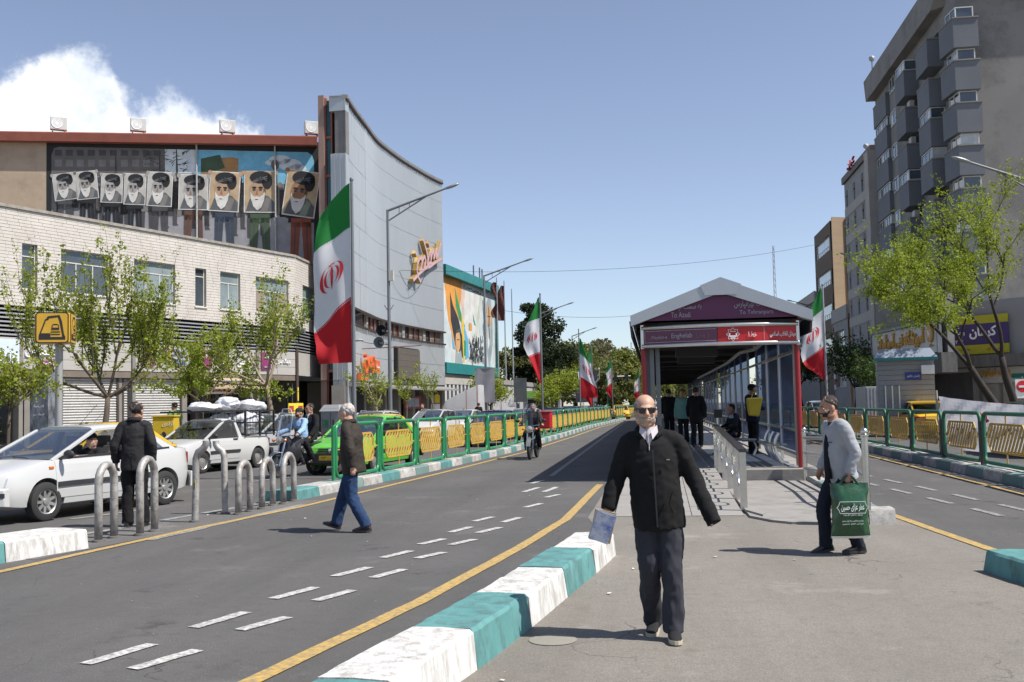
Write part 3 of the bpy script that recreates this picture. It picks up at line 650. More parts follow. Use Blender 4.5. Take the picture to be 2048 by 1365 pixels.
def shelf(px0,px1,off,n=4):
 u0,u1=u_b(px0),u_b(px1)
 for k in range(n):
  z=.35+k*.62;g=MB(OB);WB.slab(g,u0,u1,z,z+.04,off-.35,off);sh=g.build('shelf',M_PILLAR,bb_)
  u=u0+.05
  while u<u1-.15:
   w_=rnd.uniform(.14,.32);h_=rnd.uniform(.18,.46);g=MB(OB);WB.slab(g,u,u+w_,z+.042,z+.04+h_,off-.28,off-.06);g.build('box',rnd.choice(cols),sh);u+=w_+.03
shelf(380,480,-1.3);shelf(520,575,-1.6);shelf(-30,40,-1.2)
g=MB(OB);u0,u1=u_b(398),u_b(480);WB.slab(g,u0,u1,2.62,2.98,-.2,-.12);g.build('sign_plate',M_WHITE,bb_);sign_text('فروشگاه ساعت و عینک',WB,440,2.8,1.8,.2,mat('sign_red',(.5,.03,.03),.5),off=-.115)
sign_text('لوازم التحریر',WB,445,2.05,1.7,.3,MATS['sign_red'],off=-.2)
# beige awning
u0,u1=u_b(392),u_b(506);g=MB(OB);q=[WB.p(u0,3.5,-.1),WB.p(u1,3.5,-.1),WB.p(u1,3.28,1.25),WB.p(u0,3.28,1.25)];g.hexa([a-UZ*.03 for a in q],q);WB.slab(g,u0,u1,2.86,3.25,1.22,1.25)
g.build('awning',mat('beige_canvas',(.50,.38,.25),.85,var=.08,trans=.15),bb_)
g=MB(OB);WB.slab(g,u0-.02,u1+.02,3.26,3.31,1.2,1.29);g.build('awning_bar',M_POLEL,bb_)
# lamps in the open shop
for px,z in((528,2.75),(570,2.8)):
 p=WB.p(u_b(px),z,-.8);g=MB(OB);g.lathe([(0,.13),(.1,.12),(.2,.05),(.22,.015),(.6,.012)],p,'z',10);g.build('shop_lamp',M_WHITE,bb_,smooth=True)
pst=MB(OB);W=WB;ux=u_b(567);pst_o=W.p(ux,0,.9)
t=thing('poster_board','yellow and red poster board standing in the open shop doorway','sign',(pst_o.x,pst_o.y,.13));O2=t.location.copy()
g=MB(O2);W.slab(g,ux-.65,ux+.65,.5,2.05,.86,.9);g.build('board',mat('poster_yellow',(.72,.55,.03),.6),t);text_on('کتاب فروش',W.p(ux,1.0,.9),W.d,UZ,1.05,.3,MATS['sign_red'],t,.01,o=O2,bold=.02)
for k in(-1,1):g=MB(O2);W.slab(g,ux+k*.4-.2,ux+k*.4+.2,1.55,1.9,.9,.91);g.build('picture',MATS['goods_red'],t);g=MB(O2);W.slab(g,ux+k*.6-.03,ux+k*.6+.03,.13,.5,.85,.89);g.build('leg',M_BLACK,t)
plate(598-8,592,2.2,3.0,MATS['poster_yellow'],'poster',WB,(.16,.18))
# ---------------------------------------------------------------- the hall with the painted mural
a=P3(0,838,66.0);c=P3(640,820,68.9);da=(c-a).normalized();a0=a-da*14
hall=thing('mural_hall','tall hall with a painted mural of people holding portrait posters under a red brown eave','building',(a0.x,a0.y,0));OH=hall.location.copy();WM=Wall(a0,c)
u_m=WM.uz(93,350)[0];ZT=19.9
g=MB(OH);g.quad(WM.p(0,0),WM.p(WM.L,0),WM.p(WM.L,ZT-.5),WM.p(0,ZT-.5));g.quad(WM.p(0,ZT-.5),WM.p(WM.L,ZT-.5),WM.p(WM.L,ZT-.5,-18),WM.p(0,ZT-.5,-18));g.quad(WM.p(WM.L,0),WM.p(WM.L,0,-18),WM.p(WM.L,ZT-.5,-18),WM.p(WM.L,ZT-.5));g.build('wall',M_TANW,hall)
g=MB(OH);ring=lambda u:[WM.p(u,ZT-.62,-.3),WM.p(u,ZT-.66,.62),WM.p(u,ZT-.12,.70),WM.p(u,ZT+.06,.2),WM.p(u,ZT,-.6)]
g.loft([ring(WM.L*k/30+.0) for k in range(31)]);g.build('eave',M_RUST,hall)
mm={}
PAINT=[('black_paint',(.014,.014,.016)),('street_grey',(.27,.265,.28)),('dark_crowd',(.06,.06,.065)),('sky_paint',(.16,.42,.58)),('warm_grey',(.19,.175,.165)),('paper',(.46,.44,.40)),('paper_tan',(.45,.33,.2)),('skin_grey',(.33,.31,.29)),('skin_tan',(.42,.27,.17)),('beard_white',(.62,.60,.56)),('robe_grey',(.10,.11,.115)),('denim',(.035,.05,.08)),('olive',(.05,.085,.045)),('rust',(.25,.065,.035)),('brown',(.10,.05,.035)),('ochre',(.34,.18,.07)),('cloud',(.55,.6,.62)),('bare_tree',(.06,.055,.05)),('skin_dark',(.30,.15,.08)),('white_edge',(.62,.61,.58)),('sash_green',(.22,.26,.2)),('facade_grey',(.13,.115,.105))]
mi={n:i for i,(n,_) in enumerate(PAINT)};mlist=[mat('mural_'+n,c,.75,var=.22,vs=1.6,dirt=tuple(x*.6 for x in c),dirt_amt=.3,dirt_scale=2.2) for n,c in PAINT]
mu=MB(OH);lay=[0]
def mp(px,py,lv):u,z=WM.uz(px,py);return WM.p(u,z,.012+lv*.004)
def mpoly(pts,col,lv):mu.cur=mi[col];mu.quad(*[mp(x,y,lv) for x,y in pts])
def mell(cx,cy,rx,ry,col,lv,n=18,rot=0,a0=0,a1=360):
 mpoly([(cx+rx*math.cos(R(a0+(a1-a0)*k/n))*math.cos(rot)-ry*math.sin(R(a0+(a1-a0)*k/n))*math.sin(rot),cy+rx*math.cos(R(a0+(a1-a0)*k/n))*math.sin(rot)+ry*math.sin(R(a0+(a1-a0)*k/n))*math.cos(rot)) for k in range(n+(a1-a0<360))],col,lv)
mpoly([(93,281),(641,285),(641,545),(93,545)],'black_paint',0)
mpoly([(103,310),(108,297),(118,294),(615,305),(624,311),(628,322),(628,545),(103,545)],'street_grey',1)
mpoly([(103,310),(108,297),(118,294),(330,299),(330,352),(103,352)],'facade_grey',2);mpoly([(330,299),(470,302),(470,352),(330,345)],'cloud',2);mpoly([(392,301),(615,305),(624,311),(628,322),(628,372),(392,372)],'sky_paint',3)
mpoly([(103,352),(628,372),(628,400),(560,412),(103,420)],'dark_crowd',4)
rm=random.Random(4)
for k in range(10):x=110+k*22;mpoly([(x,300),(x+14,300+k*.3),(x+14,312),(x,312)],'dark_crowd',3);mpoly([(x,320),(x+14,320),(x+14,334),(x,334)],'warm_grey',3)
for k in range(60):
 x=rm.uniform(285,375);y=rm.uniform(302,345);mpoly([(x,y),(x+rm.uniform(4,14),y-rm.uniform(-6,10)),(x+1,y+2)],'bare_tree',4)
for x in(230,318,352):mpoly([(x,300),(x+2,300),(x+5,360),(x,360)],'bare_tree',5)
mpoly([(402,318),(465,315),(477,318),(477,350),(402,350)],'ochre',5);mpoly([(402,318),(440,310),(450,336),(425,345),(402,345)],'olive',6)
for cx_,cy_,rx,ry in((560,320,22,9),(580,330,24,12),(545,326,15,6),(595,338,18,9)):mell(cx_,cy_,rx,ry,'cloud',4)
mell(550,330,8,10,'facade_grey',6);mpoly([(547,335),(553,335),(556,372),(545,372)],'facade_grey',6)
for k in range(90):
 x=rm.uniform(106,600);y=rm.uniform(352,368)+(x-100)*.02;mell(x,y,5,6,rm.choice(['warm_grey','dark_crowd','skin_grey'] if x<390 else['dark_crowd','warm_grey','black_paint']),5,8);mpoly([(x-7,y+5),(x+7,y+5),(x+6,y+60),(x-6,y+60)],rm.choice(['dark_crowd','warm_grey','black_paint']),5)
for k in range(26):
 x=rm.uniform(108,560);y=rm.uniform(415,440)+(x-100)*.03;mpoly([(x-5,y-12),(x+5,y-12),(x+4,y+22),(x+7,y+26),(x-4,y+26)],'dark_crowd',5)
post=[(130,374,42,50,-.12,0),(174,371,40,52,-.10,0),(224,377,40,54,.03,0),(270,379,40,58,.04,0),(320,379,46,64,.05,0),(387,385,54,66,.02,1),(449,384,56,74,.06,1),(520,384,58,78,.01,1),(602,388,60,86,.14,2)]
pants=['dark_crowd','black_paint','black_paint','black_paint','dark_crowd','brown','denim','olive','rust'];bot=[435,440,447,458,465,478,490,500,515]
for i,(x,y,w_,h_,rot,k) in enumerate(post):
 w_*=1.1;h_*=1.08
 s_=w_/46.0;bt=bot[i]+14;by=y+h_*.5
 mpoly([(x-15*s_,y-h_*.3),(x+15*s_,y-h_*.3),(x+18*s_,by+8*s_),(x-18*s_,by+8*s_)],'black_paint',7)
 hp=by+6*s_;pc=pants[i]
 mpoly([(x-14*s_,hp-6),(x+14*s_,hp-6),(x+14*s_,hp+12),(x-14*s_,hp+12)],pc,8)
 for sg in(-1,1):mpoly([(x+sg*1*s_,hp+2),(x+sg*14*s_,hp+2),(x+sg*15*s_,bt+10),(x+sg*5*s_,bt+10)],pc,8);mpoly([(x+sg*3*s_,bt+6),(x+sg*17*s_,bt+6),(x+sg*19*s_,bt+14),(x+sg*3*s_,bt+14)],'black_paint',9);mpoly([(x+sg*7*s_,hp+8),(x+sg*9*s_,hp+8),(x+sg*10*s_,bt),(x+sg*9*s_,bt)],'dark_crowd' if pc!='black_paint' else 'denim',9)
 c_,s2=math.cos(rot),math.sin(rot);T=lambda a_,b_:(x+a_*w_*c_-b_*h_*s2,y+a_*w_*s2+b_*h_*c_)
 mpoly([T(-.5,-.5),T(.5,-.5),T(.5,.5),T(-.5,.5)],'white_edge',10);mpoly([T(-.47,-.475),T(.47,-.475),T(.47,.475),T(-.47,.475)],['paper','paper','paper_tan'][k] if i<6 else 'paper_tan',11)
 sk=['skin_grey','skin_grey','skin_dark'][k] if i<6 or i==8 else 'skin_tan'
 mpoly([T(-.44,.47),T(-.32,.18),T(-.05,.06),T(.25,.1),T(.46,.25),T(.46,.47)],'robe_grey',12);mpoly([T(.02,.47),T(.2,.12),T(.34,.18),T(.24,.47)],'sash_green' if k==2 else 'warm_grey',13)
 def E(a_,b_,ra,rb,col,lv,n=14):a_*=1.12;b_=b_*1.15+.02;ra*=1.16;rb*=1.16;mpoly([T(a_+ra*math.cos(2*math.pi*q/n),b_+rb*math.sin(2*math.pi*q/n)) for q in range(n)],col,lv)
 E(-.06,-.04,.22,.24,sk,14);E(.13,-.04,.04,.06,sk,14)
 E(.02,-.31,.30,.13,'black_paint',15);E(.20,-.22,.14,.15,'black_paint',15)
 for q in range(3):mpoly([T(-.22+.1*q,-.26-.05*q),T(.22,-.38+.06*q),T(.24,-.36+.06*q),T(-.2+.1*q,-.2-.06*q)],'robe_grey',16)
 Q=lambda a_,b_:T(a_*1.12,b_*1.15+.02);mpoly([Q(-.27,-.02),Q(-.25,.14),Q(-.18,.29),(Q(-.07,.37)),Q(.04,.31),Q(.12,.16),Q(.14,-.02),Q(.08,.05),Q(.0,.09),Q(-.08,.085),Q(-.16,.09),Q(-.22,.05)],'beard_white',15);E(-.09,.145,.05,.008,'bare_tree',17,8)
 for q in(-.16,.02):E(q,-.10,.065,.02,'black_paint',16,8);E(q+.0,-.055,.045,.025,'bare_tree',16,8)
 mpoly([T(-.085,-.07),T(-.14,.07),T(-.05,.075)],'warm_grey' if k==0 else 'skin_dark',16)
 for sg in(-1,1):px_,py_=T(.5*sg,-.46);mell(px_,py_,3.2*s_,4*s_,sk,12,8)
mu.build('mural',mlist,hall,fixn=False)
for px in(394,551):
 g=MB(OH);u=WM.uz(px,400)[0];g.tube([WM.p(u,11,.14),WM.p(u,ZT-.6,.14)],.06,6);g.build('downpipe',M_WHITEP,hall,smooth=True)
for i,px in enumerate((118,277,455,624)):
 u=WM.uz(px,262)[0];p=WM.p(u,ZT+.04,.1);t=thing('air_conditioner',['outdoor air conditioner unit at the left end of the red brown roof edge','second outdoor air conditioner from the left on the roof edge','third outdoor air conditioner from the left, at the right edge of the cloud','outdoor air conditioner unit beside the teal glass strip'][i],'air conditioner',p,math.atan2(WM.d.y,WM.d.x)+(.25 if i else .3),'air conditioners on the roof edge')
 g=MB();g.box((0,0,.56),(1.0,.42,.84));g.build('casing',mat('ac_white',(.55,.54,.51),.5,var=.06,dirt=(.5,.48,.43),dirt_amt=.3),t,bevel=.03)
 g=MB();g.lathe([(-.225,.34),(-.235,.34),(-.235,.31),(-.22,.30)],(-.1,0,.56),'y',24);g.build('fan_guard',M_WHITE,t,smooth=True)
 g=MB();g.lathe([(-.216,.30),(-.219,.30)],(-.1,0,.56),'y',24);g.build('fan',mat('ac_grille',(.06,.06,.058),.6),t)
 g=MB()
 for r_ in(.15,.24):g.lathe([(-.222,r_),(-.228,r_),(-.228,r_-.012),(-.222,r_-.012)],(-.1,0,.56),'y',20)
 g.build('wire_rings',M_POLE,t,kind='stuff')
 for sx in(-.35,.35):g=MB();g.box((sx,0,.07),(.06,.6,.14));g.build('foot',M_RUST,t)
# ---------------------------------------------------------------- cinema with the curved metal front
tops=[(690,179,64.0),(707,206,66.9),(728,241,70.3),(750,270,74.3),(775,290,77.5),(803,311,80.8),(831,329,83.9),(857,345,86.8),(883,358,89.4)]
cv=[V((P3(*t).x,P3(*t).y,0)) for t in tops];ZC=21.3
def cat(t):
 t=min(max(t,0),.9999)*(len(cv)-1);i=int(t);f=t-i;p0,p1,p2,p3=cv[max(i-1,0)],cv[i],cv[i+1],cv[min(i+2,len(cv)-1)]
 return .5*(2*p1+(p2-p0)*f+(2*p0-5*p1+4*p2-p3)*f*f+(3*p1-p0-3*p2+p3)*f**3)
NS=200;arc=[cat(i/NS) for i in range(NS+1)];al=[0]
for p,q in zip(arc,arc[1:]):al.append(al[-1]+(q-p).length)
AL=al[-1]
def cur_at(s):
 s=min(max(s,0),AL-1e-4);lo=0
 while al[lo+1]<s:lo+=1
 f=(s-al[lo])/(al[lo+1]-al[lo]);p=arc[lo].lerp(arc[lo+1],f);d=(arc[min(lo+2,NS)]-arc[max(lo-1,0)]).normalized();return p,d,V((d.y,-d.x,0))
def cp(s,z,off=0.0):p,d,n=cur_at(s);return p+n*off+UZ*z
cine=thing('cinema','cinema with a tall curved front of pale ribbed metal sheets','building',(cv[0].x,cv[0].y,0));OC=cine.location.copy()
M_METAL=mat('pale_blue_sheet_metal',(.455,.48,.495),.42,.35,var=.06,vs=.35,dirt=(.40,.43,.45),dirt_amt=.3,dirt_scale=.7,stretch=(1,1,.25))
M_METALD=mat('lower_sheet_metal',(.42,.435,.44),.5,.3,var=.08,vs=.4,dirt=(.3,.3,.3),dirt_amt=.35,dirt_scale=.8,stretch=(1,1,.3))
g=MB(OC)
n=40
for i in range(n):
 a_,b_=AL*i/n,AL*(i+1)/n
 for z0,z1,o in((3.45,7.0,-.06),(8.1,ZC-.1,-.06),(6.9,8.2,-.55)):g.quad(cp(a_,z0,o),cp(b_,z0,o),cp(b_,z1,o),cp(a_,z1,o))
 for z in(7.0,8.1):g.quad(cp(a_,z,-.6),cp(b_,z,-.6),cp(b_,z,-.04),cp(a_,z,-.04))
 g.quad(cp(a_,ZC-.1,-.06),cp(b_,ZC-.1,-.06),cp(b_,ZC-.1,-1),cp(a_,ZC-.1,-1));g.quad(cp(a_,3.45,-.06),cp(b_,3.45,-.06),cp(b_,3.45,-6),cp(a_,3.45,-6))
g.quad(cp(AL,0,-.06),cp(AL,0,-9),cp(AL,ZC-.1,-9),cp(AL,ZC-.1,-.06));g.build('wall',M_METALD,cine)
def clad(zs,m,ncol,nrib):
 for r in range(len(zs)-1):
  for c in range(ncol):
   a_,b_=AL*c/ncol+.006,AL*(c+1)/ncol-.006;z0,z1=zs[r]+.012,zs[r+1]-.012;g=MB(OC);o=random.uniform(-.006,.006)
   pts=[(a_,.0)];wd=(b_-a_)/nrib
   for k in range(nrib):u=a_+k*wd;rh=.012 if c<6 else .04;pts+=[(u+wd*.30,.0),(u+wd*.42,rh),(u+wd*.58,rh),(u+wd*.70,.0)]
   pts.append((b_,.0));lo=[cp(s,z0,q+o) for s,q in pts];hi=[cp(s,z1,q+o) for s,q in pts]
   for k in range(len(pts)-1):g.quad(lo[k],lo[k+1],hi[k+1],hi[k])
   g.build('cladding_panel',m,cine,fixn=False)
clad([8.1,9.9,11.75,13.6,15.5,17.4,19.3,ZC-.25],M_METAL,24,6);clad([3.5,5.2,6.98],M_METALD,24,6)
g=MB(OC);rings=[[cp(AL*k/30,ZC-.25,-.2),cp(AL*k/30,ZC-.25,.14),cp(AL*k/30,ZC-.02,.16),cp(AL*k/30,ZC,-.2)] for k in range(31)];g.loft(rings);g.build('coping',mat('grey_coping',(.2,.2,.2),.6,var=.2),cine)
for zz,nm in((ZC-.32,'eave_teeth'),(8.02,'lower_teeth'),(6.98,'sill_teeth')):
 g=MB(OC)
 for k in range(92):
  s=AL*(k+.5)/92;p,d,nn=cur_at(s);g.box(p+nn*.13+UZ*zz,(.16,.12,.14),math.atan2(d.y,d.x))
 g.build(nm,M_BROWNP,cine,kind='stuff')
# strip of windows between the two bands of cladding
red=mat('red_window_bar',(.2,.035,.025),.6);
for k in range(22):
 a_,b_=AL*k/22,AL*(k+1)/22;g=MB(OC);g.quad(cp(a_+.06,7.03,-.42),cp(b_,7.03,-.42),cp(b_,8.08,-.42),cp(a_+.06,8.08,-.42));g.build('pane',[M_BEIGE,M_WGLASS2,M_BEIGE,mat('dusty_glass',(.16,.13,.1),.2,var=.3)][(k*7)%4],cine)
 g=MB(OC);p,d,nn=cur_at(a_);big=k%4==3;g.box(p-nn*.36+UZ*7.55,(.5 if big else .07,.1,1.06),math.atan2(d.y,d.x));g.build('mullion',M_PANEL if big else red,cine)
# end fin, teal glass strip, stone edge
ex=(arc[0]-arc[3]).normalized();en=V((ex.y,-ex.x,0));el_=P3(661,330,64.2);el_=V((el_.x,el_.y,0));FD=(el_-cv[0]);fl=FD.length;FD.normalize()
def fp(u,z,back=0.0):return cv[0]+FD*u+V((FD.y,-FD.x,0))*back*(1 if V((FD.y,-FD.x,0)).y>0 else-1)+UZ*z
for k in range(3):
 for z0,z1 in((0,5),(5,10.2),(10.2,13.9),(13.9,17.6)):
  g=MB(OC);a_,b_=fl*k/3+.01,fl*(k+1)/3-.01;g.hexa([fp(a_,z0+.01),fp(b_,z0+.01),fp(b_,z0+.01,.5),fp(a_,z0+.01,.5)],[fp(a_,z1-.01),fp(b_,z1-.01),fp(b_,z1-.01,.5),fp(a_,z1-.01,.5)]);g.build('fin_panel',M_METAL,cine)
  g=MB(OC);g.hexa([fp(a_,z0+.01,-.05),fp(a_+.05,z0+.01,-.05),fp(a_+.05,z0+.01,.0),fp(a_,z0+.01,0)],[fp(a_,z1-.01,-.05),fp(a_+.05,z1-.01,-.05),fp(a_+.05,z1-.01,0),fp(a_,z1-.01,0)]);g.build('fin_rib',M_METAL,cine)
g=MB(OC);g.hexa([fp(0,17.6,.06),fp(fl*.72,17.6,.06),fp(fl*.72,17.6,.6),fp(0,17.6,.6)],[fp(0,20.3,.06),fp(fl*.72,20.3,.06),fp(fl*.72,20.3,.6),fp(0,20.3,.6)]);g.build('bare_panel',mat('bare_grey_board',(.18,.175,.17),.8,var=.15),cine)
g=MB(OC);g.hexa([fp(0,20.3),fp(fl*1.05,20.3),fp(fl*1.05,20.3,.6),fp(0,20.3,.6)],[fp(0,ZC),fp(fl*1.05,ZC),fp(fl*1.05,ZC,.6),fp(0,ZC,.6)]);g.build('fin_cap',M_METAL,cine)
k2=fl;wt=12*64.5/2080*1.1
for k in range(7):
 z0=4+k*2.45;g=MB(OC);g.quad(fp(k2+.04,z0+.1,.35),fp(k2+wt,z0+.1,.35),fp(k2+wt,z0+2.4,.35),fp(k2+.04,z0+2.4,.35));g.build('pane',mat('teal_glass',(.012,.085,.09),.15,var=.3,vs=.8),cine)
 g=MB(OC);g.hexa([fp(k2,z0-.06,.25),fp(k2+wt,z0-.06,.25),fp(k2+wt,z0-.06,.5),fp(k2,z0-.06,.5)],[fp(k2,z0+.1,.25),fp(k2+wt,z0+.1,.25),fp(k2+wt,z0+.1,.5),fp(k2,z0+.1,.5)]);g.build('transom',M_RUST,cine)
for u,w_ in((k2,.07),(k2+wt,.07)):
 g=MB(OC);g.hexa([fp(u-w_/2,0,.22),fp(u+w_/2,0,.22),fp(u+w_/2,0,.52),fp(u-w_/2,0,.52)],[fp(u-w_/2,ZC-.05,.22),fp(u+w_/2,ZC-.05,.22),fp(u+w_/2,ZC-.05,.52),fp(u-w_/2,ZC-.05,.52)]);g.build('glass_frame',M_RUST,cine)
g=MB(OC);a_,b_=k2+wt+.04,k2+wt+.42;g.hexa([fp(a_,0,.1),fp(b_,0,.1),fp(b_,0,2.2),fp(a_,0,2.2)],[fp(a_,ZC+.1,.1),fp(b_,ZC+.1,.1),fp(b_,ZC+.1,2.2),fp(a_,ZC+.1,2.2)]);g.build('stone_edge',mat('pinkish_stone',(.30,.2,.165),.85,var=.2,vs=.6),cine)
g=MB(OC);g.hexa([fp(k2-.2,0,.53),fp(k2+wt+.1,0,.53),fp(k2+wt+.1,0,5),fp(k2-.2,0,5)],[fp(k2-.2,ZC-.2,.53),fp(k2+wt+.1,ZC-.2,.53),fp(k2+wt+.1,ZC-.2,5),fp(k2-.2,ZC-.2,5)]);g.build('core',M_VOID,cine)
# places on the curved front seen at a pixel
def chit(px,py,off=0.0):
 best=None;r=ray(px,py)
 for i in range(0,NS):
  p,q=arc[i],arc[i+1];e=q-p;den=r.x*e.y-r.y*e.x
  if abs(den)<1e-9:continue
  t=(p.x*e.y-p.y*e.x)/den;s=(p.x*r.y-p.y*r.x)/den
  if-.001<=s<=1.001 and t>0:best=(lerp(al[i],al[i+1],s),EYE+r.z*t)
 return cp(best[0],best[1],off) if best else None
t=thing('neon_sign','pink and gold handwritten sign in relief on the curved metal front','sign',cp(AL*.8,13.5));OS=t.location.copy()
cc=lambda x,y:(700+x/6.827,460+y/6.827)
strokes=[[(925,150),(945,220),(968,300),(985,400),(980,500)],[(1165,180),(1145,260),(1122,340),(1102,395),(1102,260),(1085,340),(1068,400),(1065,275),(1040,340),(1028,420),(1018,300),(1000,360),(990,420)],[(1175,400),(1080,455),(1010,512),(975,515),(935,545),(870,600),(785,695)],[(880,712),(850,650),(832,560),(842,470),(868,400),(895,390),(905,450),(895,520),(870,575)],[(905,450),(925,385),(942,372),(952,440),(935,530)],[(815,320),(826,350)],[(995,190),(1004,225)],[(985,520),(995,470),(1030,455)]]
pk=mat('sign_pink',(.52,.33,.36),.5);gd=mat('sign_gold',(.5,.33,.1),.4,.5)
def stroke_strip(s,w_,o0,o1):
 b=MB(OS);pts=[chit(*cc(*p)) for p in s];pts=[p for p in pts if p]
 for p,q in zip(pts,pts[1:]):
  e=(q-p).normalized();nn=cur_at(AL*.8)[2];sd=e.cross(nn).normalized()*w_;b.hexa([p-sd+nn*o0-e*w_*.5,q-sd+nn*o0+e*w_*.5,q+sd+nn*o0+e*w_*.5,p+sd+nn*o0-e*w_*.5],[p-sd+nn*o1-e*w_*.5,q-sd+nn*o1+e*w_*.5,q+sd+nn*o1+e*w_*.5,p+sd+nn*o1-e*w_*.5])
 return b
for i,s in enumerate(strokes):q=stroke_strip(s,.15+.004*i,.18,.48+.003*i).build('letter_side',gd,t);stroke_strip(s,.11,.49+.003*i,.52+.003*i).build('letter_face',pk,q)
t=thing('orange_sign','orange relief lettering on the metal front above the shops','sign',chit(728,730));OS=t.location.copy();m_or=mat('orange_relief',(.66,.12,.03),.5,var=.15)
p=chit(729,728,.18);q=chit(742,728,.18);ld=(q-p).normalized();text_on('بهمن',p,ld,UZ,3.6,1.35,m_or,t,.22,o=OS,bold=.03)
for(x0,y0,x1,y1) in((744,721,752,747),(713,746,728,761)):
 a_,b_,c_=chit(x0,y1,.05),chit(x1,y1,.05),chit(x0,y0,.05);g=MB(OS);nn=UZ.cross(ld)*-1;nn=V((ld.y,-ld.x,0));g.hexa([a_,b_,b_+nn*.25,a_+nn*.25],[V((v.x,v.y,c_.z)) for v in(a_,b_,b_+nn*.25,a_+nn*.25)]);g.build('plate',m_or,t);text_on('سینما',(a_+b_)/2+UZ*(c_.z-a_.z)/2+nn*.25,ld,UZ,(b_-a_).length*.7,(c_.z-a_.z)*.4,M_WHITE,t,.01,o=OS)
t=thing('led_screen','dark blank advertising screen on the cinema front','screen',chit(810,728));OS=t.location.copy();a_,b_=chit(788,758,.25),chit(832,758,.25);zt=1.65+(815.5-697)*79.5/2080;zb=1.65+(815.5-758)*79.5/2080
ld=V((b_.x-a_.x,b_.y-a_.y,0)).normalized();nn=V((ld.y,-ld.x,0));A=V((a_.x,a_.y,0));lw=V((b_.x-a_.x,b_.y-a_.y,0)).length
nx_,nz_=8,5
for i in range(nx_):
 for j in range(nz_):
  g=MB(OS);u0,u1,z0,z1=lw*i/nx_+.006,lw*(i+1)/nx_-.006,lerp(zb,zt,j/nz_)+.006,lerp(zb,zt,(j+1)/nz_)-.006;k4=[A+ld*u0,A+ld*u1,A+ld*u1+nn*.12,A+ld*u0+nn*.12];g.hexa([v+UZ*z0 for v in k4],[v+UZ*z1 for v in k4]);g.build('module',mat('screen_module',(.105,.09,.075),.6,var=.1),t)
g=MB(OS);k4=[A-ld*.1-nn*.3,A+ld*(lw+.1)-nn*.3,A+ld*(lw+.1)-nn*.02,A-ld*.1-nn*.02];g.hexa([v+UZ*(zb-.1) for v in k4],[v+UZ*(zt+.1) for v in k4]);g.build('casing',M_BLACK,t)
# ground floor of the cinema
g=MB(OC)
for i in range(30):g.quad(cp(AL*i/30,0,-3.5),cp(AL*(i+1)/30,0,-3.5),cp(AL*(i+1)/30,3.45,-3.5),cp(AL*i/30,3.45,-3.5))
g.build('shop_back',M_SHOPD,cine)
for k in range(9):
 s=AL*k/8;p,d,nn=cur_at(s);g=MB(OC);g.box(p-nn*.6+UZ*1.55,(.55,.8,3.1),math.atan2(d.y,d.x));g.build('pillar',M_PILLAR,cine)
g=MB(OC);g.loft([[cp(AL*k/20,3.05,-.4),cp(AL*k/20,3.0,1.3),cp(AL*k/20,3.12,1.3),cp(AL*k/20,3.44,-.4)] for k in range(21)]);g.build('canopy',mat('grey_canopy',(.23,.225,.21),.7,var=.2),cine)
def front_panel(px0,px1,y0,y1,off,m,name):
 a_,b_=chit(px0,700,off),chit(px1,700,off);d0=math.hypot(a_.x,a_.y);r0=ray((px0+px1)/2,y0);r1=ray((px0+px1)/2,y1);z0=EYE+r1.z/math.hypot(r1.x,r1.y)*d0;z1=EYE+r0.z/math.hypot(r0.x,r0.y)*d0
 g=MB(OC);e=V((b_.x-a_.x,b_.y-a_.y,0)).normalized();nn=V((e.y,-e.x,0))*.08;A=V((a_.x,a_.y,0));B=V((b_.x,b_.y,0));g.hexa([A+UZ*z0,B+UZ*z0,B+nn+UZ*z0,A+nn+UZ*z0],[A+UZ*z1,B+UZ*z1,B+nn+UZ*z1,A+nn+UZ*z1]);return g.build(name,m,cine)
M_LITSHOP=mat('white_shop_wall',(.5,.52,.5),.7,var=.15)
front_panel(702,716,782,834,-1.2,M_LITSHOP,'shop_wall');front_panel(716,721,782,834,-1.1,mat('green_strip',(.02,.22,.07),.6),'green_column');front_panel(721,738,785,834,-1.2,M_LITSHOP,'shop_wall');front_panel(738,742,790,834,-.6,mat('orange_strip',(.6,.12,.03),.6),'orange_column')
front_panel(813,846,792,818,-.3,mat('red_poster_frame',(.30,.035,.025),.5),'poster_frame');front_panel(818,839,796,814,-.2,mat('film_poster',(.3,.33,.4),.6,var=.8,vs=3.5),'film_poster')
for i,(x0,y0,x1,y1,m) in enumerate(((866,790,872,808,'goods_grey'),(866,809,872,828,'sign_white'),(873,790,892,806,'poster_yellow'),(873,808,892,829,'sign_white'))):front_panel(x0,x1-.0 if x1<883 else 882.5,y0,y1,-.3+.003*i,MATS[m],'notice')
